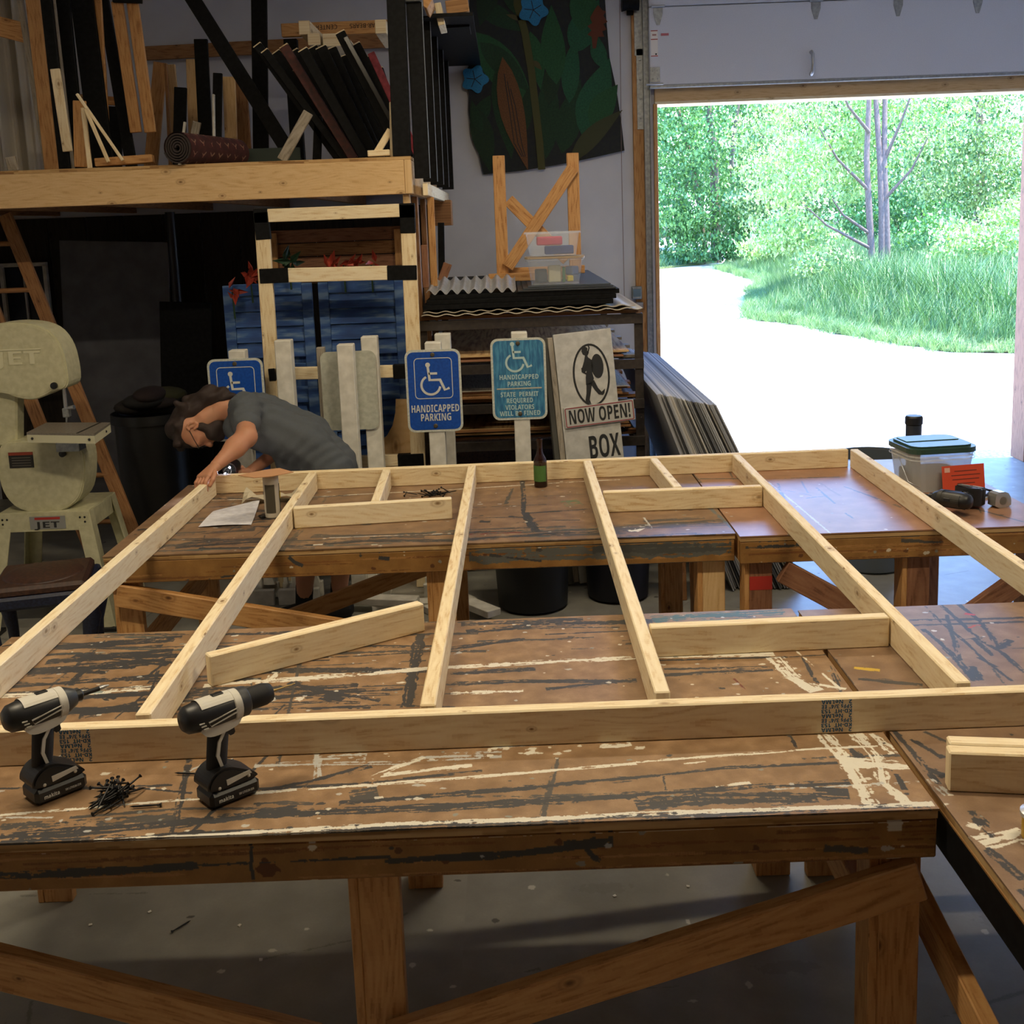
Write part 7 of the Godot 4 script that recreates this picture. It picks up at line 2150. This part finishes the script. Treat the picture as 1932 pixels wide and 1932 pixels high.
	prism(cc, Transform3D(Basis(Vector3(1, 0, 0), -PI / 2 + 0.0), Vector3(0, 0, 0)), PackedVector2Array([Vector2(-0.125, -0.02), Vector2(-0.05, -0.09), Vector2(0.02, -0.08), Vector2(0.11, -0.02), Vector2(0.04, 0.08), Vector2(-0.02, 0.06)]), 0.003)
	solo("cardboard_piece", cc, mat(Color("b98a62"), 0.9), at(gl.position + Vector3(-0.01, 0.195, -0.01), 0.1), "flat piece of tan cardboard laid across the glue bottle", "cardboard")
	var tray := board("chisel", self, PY(490, 975, TOP + 0.008), PY(550, 962, TOP + 0.008), 0.012, 0.03, M.black_plastic)
	tag(tray, "black flat tool lying behind the glue bottle", "tool")
	# papers
	var pp := MB.new()
	var c4 := [PY(374, 994, TOP + 0.004), PY(474, 990, TOP + 0.003), PY(491, 947, TOP + 0.006), PY(402, 966, TOP + 0.004)]
	for i in 8:
		for j in 6:
			var q := []
			for e in [[i, j], [i + 1, j], [i + 1, j + 1], [i, j + 1]]:
				var u: float = e[0] / 8.0; var v: float = e[1] / 6.0
				var p: Vector3 = c4[0].lerp(c4[1], u).lerp(c4[3].lerp(c4[2], u), v)
				p.y += 0.004 * sin(u * 3.0 + v * 2.0) + 0.018 * v * v * u
				q.append(p)
			pp.quad(q[0], q[1], q[2], q[3])
			var dn := Vector3(0, -0.0006, 0)
			pp.quad(q[3] + dn, q[2] + dn, q[1] + dn, q[0] + dn)
	solo("paper_sheet", pp, noise_mat(Color("c9cad2"), Color("dcdde4"), 0.03, Vector3(3, 3, 3), 0.7, 143), Transform3D.IDENTITY, "white paper drawing lying beside the glue bottle", "paper")
	var cr := MB.new()
	var cx := PY(515, 945, TOP)
	for i in 10:
		for j in 4:
			var q := []
			for e in [[i, j], [i + 1, j], [i + 1, j + 1], [i, j + 1]]:
				var u: float = e[0] / 10.0; var v: float = e[1] / 4.0
				q.append(cx + Vector3((u - 0.5) * 0.26, 0.006 + 0.05 * absf(sin(u * 6.3 + v * 1.7)) * (0.3 + 0.7 * absf(u - 0.5) * 2.0), (0.5 - v) * 0.12 + 0.015 * sin(u * 9.0)))
			cr.quad(q[0], q[1], q[2], q[3])
			var dn := Vector3(0, -0.0008, 0)
			cr.quad(q[3] + dn, q[2] + dn, q[1] + dn, q[0] + dn)
	solo("crumpled_paper", cr, mat(Color("bfb59c"), 0.85), Transform3D.IDENTITY, "crumpled cream paper behind the glue bottle", "paper")
	# tin at the edge of the endwise table
	var tin := thing("paint_tin", "small yellow-labelled tin with a pale lid on the endwise table", "tin", at(PY(1962, 1580, TOP)))
	var ti := MB.new()
	lathe(ti, Transform3D.IDENTITY, PackedVector2Array([Vector2(0, 0.001), Vector2(0.034, 0.001), Vector2(0.034, 0.046), Vector2(0, 0.046)]), 20)
	part("tin_body", ti, mat(Color("b5902c"), 0.5), tin)
	var tl := MB.new()
	lathe(tl, Transform3D.IDENTITY, PackedVector2Array([Vector2(0.034, 0.046), Vector2(0.038, 0.046), Vector2(0.038, 0.054), Vector2(0.03, 0.057), Vector2(0, 0.057)]), 20)
	part("tin_lid", tl, mat(Color("c6c8ca"), 0.3, 0.5), tin)

func bucket() -> void:
	var p := PY(1778, 930, TOP)
	var t := thing("lidded_bucket", "translucent white bucket with a dark green lid and orange card", "bucket", at(Vector3(p.x, TOP, p.z - 0.14), 0.1))
	var clear := mat(Color(0.86, 0.88, 0.88, 0.55), 0.4)
	clear.transparency = BaseMaterial3D.TRANSPARENCY_ALPHA
	var h := 0.172
	var b := MB.new()
	var q := [rounded(0.25, 0.23, 0.05, 4), rounded(0.295, 0.27, 0.055, 4)]
	var m: int = q[0].size()
	for k in m:
		var j := (k + 1) % m
		b.quad(Vector3(q[0][j].x, 0.001, q[0][j].y), Vector3(q[0][k].x, 0.001, q[0][k].y), Vector3(q[1][k].x, h, q[1][k].y), Vector3(q[1][j].x, h, q[1][j].y))
		for yy in [h - 0.03, h - 0.015]:
			var r0: Vector2 = q[1][k] * 1.03; var r1: Vector2 = q[1][j] * 1.03
			b.quad(Vector3(r1.x, yy, r1.y), Vector3(r0.x, yy, r0.y), Vector3(r0.x, yy + 0.006, r0.y), Vector3(r1.x, yy + 0.006, r1.y))
	part("pail", b, clear, t)
	var fl := MB.new()
	prism(fl, Transform3D(Basis(Vector3(1, 0, 0), PI / 2), Vector3(0, 0.003, 0)), q[0], 0.003)
	part("pail_bottom", fl, clear, t)
	var inn := MB.new()
	prism(inn, Transform3D(Basis(Vector3(1, 0, 0), PI / 2), Vector3(0, 0.04, 0)), rounded(0.23, 0.2, 0.04, 3), 0.07)
	part("contents", inn, mat(Color("6f6a62"), 0.9), t)
	var l := MB.new()
	prism(l, Transform3D(Basis(Vector3(1, 0, 0), PI / 2), Vector3(0, h + 0.012, 0)), rounded(0.31, 0.285, 0.06, 5), 0.022)
	prism(l, Transform3D(Basis(Vector3(1, 0, 0), PI / 2), Vector3(0, h + 0.026, 0)), rounded(0.275, 0.25, 0.05, 5), 0.012)
	part("lid", l, mat(Color("2f4a41"), 0.35), t)
	box_part("lid_flap", t, Vector3(0, h + 0.0335, -0.04), Vector3(0.24, 0.004, 0.1), mat(Color("3a5a4f"), 0.35), 0.001)
	var hd := MB.new()
	tube(hd, PackedVector3Array([Vector3(-0.15, h - 0.03, 0.0), Vector3(-0.165, h - 0.06, 0.07), Vector3(-0.17, 0.06, 0.14), Vector3(-0.12, 0.03, 0.16)]), PackedFloat32Array([0.0022]), 6)
	part("wire_handle", hd, M.steel, t)
	var o := box_part("orange_card", self, t.position + Vector3(0.085, 0.062, 0.15), Vector3(0.19, 0.12, 0.003), mat(Color("d9502f"), 0.7), 0.0005, Vector3(-0.12, 0.1, 0.02))
	tag(o, "bright orange card leaning on the front of the bucket", "card")
	for k in 4:
		box_part("printed_line", o, Vector3(0.01, 0.035 - k * 0.018, 0.002), Vector3([0.1, 0.13, 0.12, 0.08][k], 0.004, 0.0008), mat(Color("7d3a2c"), 0.7), 0.0)
	box_part("printed_square", o, Vector3(-0.072, 0.042, 0.002), Vector3(0.024, 0.02, 0.0008), mat(Color("e8b9a4"), 0.7), 0.0)

# ---------- the person ----------
# bones: [a, b, radius at a, radius at b, squash along z (1 = round)]; a smooth union meshed as surface nets into b
func blend_mesh(b: MB, bones: Array, cell: float, k: float, ripple := 0.0) -> void:
	var lo := Vector3(1e9, 1e9, 1e9); var hi := -lo
	for q in bones:
		var r := maxf(q[2], q[3]) + k + cell * 2.0
		for e in [q[0], q[1]]:
			lo = lo.min(e - Vector3.ONE * r); hi = hi.max(e + Vector3.ONE * r)
	var nx := int((hi.x - lo.x) / cell) + 2; var ny := int((hi.y - lo.y) / cell) + 2; var nz := int((hi.z - lo.z) / cell) + 2
	var f := PackedFloat32Array()
	f.resize(nx * ny * nz)
	f.fill(1.0)
	for q in bones:
		var A: Vector3 = q[0]; var B: Vector3 = q[1]
		var ra: float = q[2]; var rb: float = q[3]
		var ab := B - A
		var L2 := maxf(ab.length_squared(), 1e-9)
		var pad := maxf(ra, rb) + k + cell * 1.5
		var mn := (A.min(B) - Vector3.ONE * pad - lo) / cell; var mx := (A.max(B) + Vector3.ONE * pad - lo) / cell
		for z in range(maxi(0, int(mn.z)), mini(nz, int(mx.z) + 2)):
			for y in range(maxi(0, int(mn.y)), mini(ny, int(mx.y) + 2)):
				var row := (z * ny + y) * nx
				for x in range(maxi(0, int(mn.x)), mini(nx, int(mx.x) + 2)):
					var p := lo + Vector3(x, y, z) * cell
					var t := clampf((p - A).dot(ab) / L2, 0.0, 1.0)
					var d := p.distance_to(A + ab * t) - lerpf(ra, rb, t)
					var o := f[row + x]
					var h := maxf(k - absf(o - d), 0.0) / k
					f[row + x] = minf(o, d) - h * h * k * 0.25
	if ripple > 0.0:
		for z in nz:
			for y in ny:
				for x in nx:
					var i := (z * ny + y) * nx + x
					if absf(f[i]) < cell * 3.0:
						var p := lo + Vector3(x, y, z) * cell
						f[i] += ripple * (sin(p.x * 34.0 + p.y * 52.0 + sin(p.z * 31.0 + p.x * 9.0) * 2.2) * 0.6 + sin(p.x * 75.0 - p.y * 60.0 + p.z * 35.0 + sin(p.y * 23.0) * 2.0) * 0.4)
	var id := PackedInt32Array()
	id.resize(nx * ny * nz)
	id.fill(-1)
	var off := [0, 1, nx, nx + 1, nx * ny, nx * ny + 1, nx * ny + nx, nx * ny + nx + 1]
	for z in nz - 1:
		for y in ny - 1:
			for x in nx - 1:
				var i := (z * ny + y) * nx + x
				var f0 := f[i]
				if f0 > cell * 2.5 or f0 < -cell * 2.5: continue
				var s := 0
				for c in 8:
					if f[i + off[c]] < 0.0: s |= 1 << c
				if s == 0 or s == 255: continue
				var acc := Vector3.ZERO
				var n := 0
				for e in [[0, 1], [2, 3], [4, 5], [6, 7], [0, 2], [1, 3], [4, 6], [5, 7], [0, 4], [1, 5], [2, 6], [3, 7]]:
					var a: int = e[0]; var c: int = e[1]
					if ((s >> a) & 1) == ((s >> c) & 1): continue
					var va: float = f[i + off[a]]; var vc: float = f[i + off[c]]
					var t := va / (va - vc)
					var pa := Vector3(a & 1, (a >> 1) & 1, a >> 2); var pc := Vector3(c & 1, (c >> 1) & 1, c >> 2)
					acc += pa.lerp(pc, t)
					n += 1
				var g := Vector3(f[i + 1] - f0, f[i + nx] - f0, f[i + nx * ny] - f0)
				g += Vector3(f[i + off[7]] - f[i + off[6]], f[i + off[7]] - f[i + off[5]], f[i + off[7]] - f[i + off[3]])
				id[i] = b.vert(lo + (Vector3(x, y, z) + acc / n) * cell, g.normalized())
	for z in range(1, nz - 1):
		for y in range(1, ny - 1):
			for x in range(1, nx - 1):
				var i := (z * ny + y) * nx + x
				if id[i] < 0 and absf(f[i]) > cell * 2.5: continue
				var inside := f[i] < 0.0
				for ax in 3:
					var st: int = [1, nx, nx * ny][ax]
					if (f[i + st] < 0.0) == inside: continue
					var u: int = [nx, nx * ny, 1][ax]; var v: int = [nx * ny, 1, nx][ax]
					var q := [id[i], id[i - u], id[i - u - v], id[i - v]]
					if q.min() < 0: continue
					if inside: b.idx.append_array(PackedInt32Array([q[0], q[2], q[1], q[0], q[3], q[2]]))
					else: b.idx.append_array(PackedInt32Array([q[0], q[1], q[2], q[0], q[2], q[3]]))

func limb(pts: Array, r: Array) -> Array:
	var o := []
	for k in pts.size() - 1: o.append([pts[k], pts[k + 1], r[k], r[k + 1]])
	return o

func worker() -> void:
	var skin := mat(Color("b98364"), 0.55)
	skin.subsurf_scatter_enabled = true
	skin.subsurf_scatter_strength = 0.15
	var D := Vector3(0, 0.1, 0)
	var t := thing("person", "person in a grey T-shirt bending over the table, driving a screw", "person", Transform3D.IDENTITY)
	var hip := Vector3(-0.955, 0.865, -5.80)
	var chest := Vector3(-1.315, 1.105, -5.79)
	var neck := Vector3(-1.49, 1.19, -5.77)
	var shN := Vector3(-1.345, 1.205, -5.615); var elN := Vector3(-1.288, 1.105, -5.36); var wrN := Vector3(-1.400, 1.002, -5.155)
	var shF := Vector3(-1.39, 1.16, -5.95); var elF := Vector3(-1.22, 0.95, -5.86); var wrF := Vector3(-1.36, 0.865, -5.62)
	var head := Vector3(-1.635, 1.092, -5.73)
	# head axes: crown points left and down, the face looks down
	var cr := Vector3(-0.90, -0.36, 0.05).normalized()
	var fa := Vector3(0.33, -0.93, 0.15).normalized()
	fa = (fa - cr * fa.dot(cr)).normalized()
	var sd := cr.cross(fa).normalized()        # one side of the head
	if sd.z < 0: sd = -sd
	var bm := MB.new()
	# trunk, arms and legs
	var bones := []
	for s in [-0.07, 0.07]:
		bones.append_array(limb([hip + Vector3(0, 0, s), Vector3(-1.10, 0.985, -5.80 + s), chest + Vector3(0, 0, s * 1.1)], [0.10, 0.09, 0.105]))
	bones.append_array(limb([chest + Vector3(-0.02, 0.03, 0), neck, head + Vector3(0.03, 0.03, 0)], [0.07, 0.058, 0.055]))
	bones.append_array(limb([chest + Vector3(-0.03, 0.05, 0.06), shN, elN, elN.lerp(wrN, 0.35), wrN], [0.065, 0.052, 0.047, 0.046, 0.028]))
	bones.append_array(limb([chest + Vector3(-0.03, 0.05, -0.06), shF, elF, wrF], [0.065, 0.05, 0.04, 0.028]))
	var ft := [PY(562, 1168, 0.02), PY(628, 1164, 0.02)]
	for k in 2:
		var an: Vector3 = ft[k] + Vector3(0.03, 0.07, -0.04)
		var kn := Vector3(an.x + 0.05, 0.47, an.z + 0.05)
		bones.append_array(limb([hip + Vector3(0.0, -0.03, 0.08 if k == 1 else -0.08), kn, kn.lerp(an, 0.35), an], [0.1, 0.062, 0.06, 0.036]))
	blend_mesh(bm, bones, 0.015, 0.035)
	# head: skull, face, jaw, nose, ear
	var hb := []
	hb.append([head + cr * 0.035 - fa * 0.018, head + cr * 0.02 + fa * 0.012, 0.082, 0.078])
	hb.append([head - cr * 0.02 + fa * 0.03, head - cr * 0.07 + fa * 0.05, 0.068, 0.046])
	hb.append([head - cr * 0.005 + fa * 0.088, head - cr * 0.035 + fa * 0.108, 0.009, 0.015])
	hb.append([head + cr * 0.022 + fa * 0.078 - sd * 0.04, head + cr * 0.022 + fa * 0.078 + sd * 0.04, 0.016, 0.016])
	hb.append([head - cr * 0.068 + fa * 0.082 - sd * 0.018, head - cr * 0.068 + fa * 0.082 + sd * 0.018, 0.013, 0.013])
	hb.append([head - cr * 0.06 - fa * 0.03, neck, 0.058, 0.056])
	blend_mesh(bm, hb, 0.0065, 0.022)
	for s in [-1.0, 1.0]:
		var e: Vector3 = head + sd * 0.078 * s - fa * 0.008 - cr * 0.012
		var eb := []
		for k in 7:
			var a := -0.6 + k * 0.75
			var b2 := a + 0.75
			eb.append([e + cr * 0.028 * cos(a) - fa * 0.018 * sin(a) + sd * 0.006 * s, e + cr * 0.028 * cos(b2) - fa * 0.018 * sin(b2) + sd * 0.006 * s, 0.006, 0.006])
		eb.append([e - cr * 0.022, e + cr * 0.012, 0.01, 0.009])
		blend_mesh(bm, eb, 0.004, 0.006)
	hand(bm, wrN, Vector3(-1.432, 0.975, -5.085), Vector3(-1.425, 0.88, -5.07), 1.0)
	hand(bm, wrF, wrF + Vector3(-0.015, 0.0, 0.075), wrF + Vector3(-0.05, 0.0, 0.1), -1.0)
	part("body", bm, skin, t)
	# T-shirt
	var sm := MB.new()
	var sb := []
	for s in [-0.075, 0.075]:
		sb.append_array(limb([hip + Vector3(0.0, -0.03, s), Vector3(-1.09, 0.99, -5.80 + s), chest + Vector3(0, 0.005, s * 1.1)], [0.125, 0.124, 0.128]))
	sb.append([Vector3(-1.12, 0.90, -5.80), hip + Vector3(-0.03, -0.06, 0.0), 0.135, 0.125])
	sb.append_array(limb([chest + Vector3(-0.03, 0.05, 0.06), shN, shN.lerp(elN, 0.55)], [0.095, 0.074, 0.07]))
	sb.append_array(limb([chest + Vector3(-0.03, 0.05, -0.06), shF, shF.lerp(elF, 0.55)], [0.085, 0.068, 0.064]))
	sb.append([chest, chest.lerp(neck, 0.62), 0.11, 0.075])
	sb.append([chest + Vector3(-0.05, -0.03, 0.02), Vector3(-1.435, 1.075, -5.74), 0.09, 0.062])
	blend_mesh(sm, sb, 0.0125, 0.035, 0.0065)
	part("shirt", sm, noise_mat(Color("34383c"), Color("666c71"), 0.4, Vector3(7, 7, 7), 0.95, 151), t, "heather grey short-sleeved T-shirt")
	# shorts
	var hm := MB.new()
	var sh := []
	for k in 2:
		var kn := Vector3(ft[k].x + 0.07, 0.52, ft[k].z + 0.0)
		sh.append_array(limb([hip + Vector3(0.0, -0.06, 0.08 if k == 1 else -0.08), kn], [0.125, 0.1]))
	blend_mesh(hm, sh, 0.02, 0.03)
	part("shorts", hm, mat(Color("22242c"), 0.9), t)
	# socks and shoes
	for k in 2:
		var c := MB.new()
		var an: Vector3 = ft[k] + Vector3(0.03, 0.07, -0.04)
		blend_mesh(c, [[an + Vector3(0.01, 0.1, 0), an + Vector3(0, -0.01, 0), 0.048, 0.046]], 0.012, 0.02)
		part("sock", c, mat(Color("15161a"), 0.95), t)
		var s := MB.new()
		blend_mesh(s, [[an + Vector3(0.03, -0.03, -0.01), an + Vector3(-0.12, -0.045, 0.03), 0.05, 0.036], [an + Vector3(0.04, -0.06, -0.01), an + Vector3(-0.13, -0.06, 0.03), 0.03, 0.028]], 0.012, 0.03)
		part("shoe", s, mat(Color("1a1b20"), 0.7), t)
	# hair: thick curls swept back into a loose bun, sideburn and beard
	var hr := MB.new()
	var hh := [[head + cr * 0.062 - fa * 0.03, head + cr * 0.05 + fa * 0.02, 0.085, 0.068], [head + cr * 0.085 + fa * 0.03, head + cr * 0.03 - fa * 0.07, 0.045, 0.066], [head - fa * 0.085 + cr * 0.01, head - fa * 0.1 - cr * 0.06, 0.062, 0.06]]
	hh.append([head - fa * 0.1 - cr * 0.03, Vector3(-1.56, 1.255, -5.75), 0.058, 0.056])
	hh.append([Vector3(-1.57, 1.25, -5.75), Vector3(-1.49, 1.258, -5.75), 0.052, 0.036])
	hh.append([Vector3(-1.49, 1.265, -5.74), Vector3(-1.42, 1.245, -5.74), 0.03, 0.014])
	for k in 40:
		var a := rng.randf() * TAU
		var f := rng.randf()
		var c := head + cr * lerpf(0.12, -0.03, f) - fa * lerpf(-0.05, 0.155, f) + sd * 0.06 * sin(a)
		hh.append([c, c + Vector3(rng.randf_range(-0.03, 0.03), rng.randf_range(-0.03, 0.03), rng.randf_range(-0.02, 0.02)), 0.022, 0.016])
	blend_mesh(hr, hh, 0.0075, 0.016, 0.0075)
	var hair := noise_mat(Color("1d1310"), Color("33221a"), 0.12, Vector3(12, 12, 12), 0.75, 153)
	part("hair", hr, hair, t, "dark brown curly hair tied back")
	var bd := MB.new()
	blend_mesh(bd, [[head - cr * 0.075 + fa * 0.062 - sd * 0.03, head - cr * 0.075 + fa * 0.062 + sd * 0.03, 0.036, 0.036], [head - cr * 0.1 + fa * 0.035, head - cr * 0.095 + fa * 0.085, 0.044, 0.03], [head - cr * 0.045 + fa * 0.01 + sd * 0.063, head - cr * 0.085 + fa * 0.05 + sd * 0.035, 0.018, 0.026], [head - cr * 0.045 + fa * 0.01 - sd * 0.063, head - cr * 0.085 + fa * 0.05 - sd * 0.035, 0.018, 0.026], [head - cr * 0.02 + sd * 0.072 - fa * 0.002, head - cr * 0.05 + sd * 0.062 + fa * 0.012, 0.011, 0.016]], 0.006, 0.02)
	part("beard", bd, hair, t, "dark brown beard")
	# eyes and glasses
	for s in [-1.0, 1.0]:
		var e: Vector3 = head + cr * 0.004 + fa * 0.079 + sd * 0.032 * s
		var em := MB.new()
		ellipsoid(em, at(e), Vector3(0.012, 0.012, 0.012), 12, 8)
		var ey := part("eye", em, mat(Color("d9d4cc"), 0.3), t)
		var pu := MB.new()
		ellipsoid(pu, at(e + fa * 0.009), Vector3(0.006, 0.006, 0.006), 10, 6)
		part("iris", pu, mat(Color("2a1a10"), 0.3), ey)
		var br := MB.new()
		tube(br, PackedVector3Array([e + cr * 0.026 - sd * 0.016 * s + fa * 0.01, e + cr * 0.03 + sd * 0.004 * s + fa * 0.008, e + cr * 0.024 + sd * 0.022 * s - fa * 0.002]), PackedFloat32Array([0.004, 0.005, 0.003]), 6)
		part("eyebrow", br, hair, t)
	var mo := MB.new()
	tube(mo, PackedVector3Array([head - cr * 0.058 + fa * 0.088 - sd * 0.022, head - cr * 0.057 + fa * 0.096, head - cr * 0.058 + fa * 0.088 + sd * 0.022]), PackedFloat32Array([0.004, 0.006, 0.004]), 8)
	part("mouth", mo, mat(Color("8a4a40"), 0.6), t)
	var gl := thing("eyeglasses", "dark-framed eyeglasses on the bending person's face", "glasses")
	for s in [-1.0, 1.0]:
		var e: Vector3 = head + cr * 0.002 + fa * 0.103 + sd * 0.033 * s
		var ring := PackedVector3Array()
		for k in 17:
			var a := TAU * k / 16.0
			ring.append(e + sd * cos(a) * 0.026 + cr * sin(a) * 0.019)
		var gm := MB.new()
		tube(gm, ring, PackedFloat32Array([0.0018]), 6, false)
		part("rim", gm, M.black_plastic, gl)
		var tp := MB.new()
		tube(tp, PackedVector3Array([e + sd * 0.026 * s + cr * 0.008, head + sd * 0.078 * s + fa * 0.06 + cr * 0.01, head + sd * 0.084 * s - fa * 0.005 + cr * 0.012]), PackedFloat32Array([0.002]), 6)
		part("temple", tp, M.black_plastic, gl)
		var ln := MB.new()
		for k in 16:
			ln.tri(e, ring[k], ring[k + 1])
		var lens := mat(Color(0.85, 0.9, 0.95, 0.18), 0.05)
		lens.transparency = BaseMaterial3D.TRANSPARENCY_ALPHA
		part("lens", ln, lens, gl)
	var bg := MB.new()
	tube(bg, PackedVector3Array([head + cr * 0.006 + fa * 0.104 - sd * 0.008, head + cr * 0.01 + fa * 0.108, head + cr * 0.006 + fa * 0.104 + sd * 0.008]), PackedFloat32Array([0.0018]), 6)
	part("bridge", bg, M.black_plastic, gl)
	# the driver in the far hand, its work lamp lit
	var tool := cordless_tool("cordless driver with a lit work lamp in the person's far hand", at(Vector3(-1.405, 0.722, -5.492), -PI / 2), true, "", Color("2c1f22"))
	var lm := MB.new()
	var lp := Vector3(-1.385, 0.953, -5.375)
	ellipsoid(lm, at(Vector3.ZERO), Vector3(0.005, 0.005, 0.005), 10, 8)
	var glow := mat(Color("ffffff"), 0.3)
	glow.emission_enabled = true
	glow.emission = Color(0.85, 0.88, 1.0)
	glow.emission_energy_multiplier = 40.0
	var lampn := put("lamp_lens", lm.mesh(), glow, tool)
	lampn.transform = tool.transform.affine_inverse() * Transform3D(Basis.IDENTITY, lp)
	var sl := SpotLight3D.new()
	sl.name = "work_lamp_light"
	sl.light_color = Color(0.85, 0.88, 1.0)
	sl.light_energy = 0.5
	sl.light_size = 0.005
	sl.spot_angle = 40.0
	sl.spot_range = 20.0
	sl.shadow_enabled = true
	tool.add_child(sl)
	sl.transform = tool.transform.affine_inverse() * Transform3D(Basis.looking_at(Vector3(-0.1, -0.35, 0.9)), lp + Vector3(-0.007, -0.007, 0.006))

# palm and five fingers that curl over an edge: w wrist, k knuckles, tip where the fingertips reach
func hand(b: MB, w: Vector3, k: Vector3, tip: Vector3, side: float) -> void:
	var d := (k - w).normalized()
	var down := (tip - k).normalized()
	var s := d.cross(down).normalized() * side
	var bones := []
	for q in [-0.028, -0.009, 0.010, 0.028]:
		bones.append([w + s * q * 0.45, k + s * q, 0.019, 0.0135])
	blend_mesh(b, bones, 0.005, 0.014)
	var lens := [0.85, 0.98, 1.0, 0.9]
	for i in 4:
		var base: Vector3 = k + s * [0.029, 0.010, -0.009, -0.027][i]
		var L: float = 0.082 * lens[i]
		var p1 := base + d * L * 0.38 + down * L * 0.16
		var p2 := p1 + d * L * 0.05 + down * L * 0.34
		var p3 := p2 - d * L * 0.1 + down * L * 0.26
		blend_mesh(b, limb([base, p1, p2, p3], [0.0105, 0.0098, 0.0088, 0.0078]), 0.0045, 0.004)
	var tb := w.lerp(k, 0.35) + s * 0.022
	blend_mesh(b, limb([tb, tb + s * 0.022 + d * 0.024 + down * 0.006, tb + s * 0.026 + d * 0.05 + down * 0.02, tb + s * 0.018 + d * 0.064 + down * 0.038], [0.0145, 0.0125, 0.0108, 0.009]), 0.0045, 0.005)
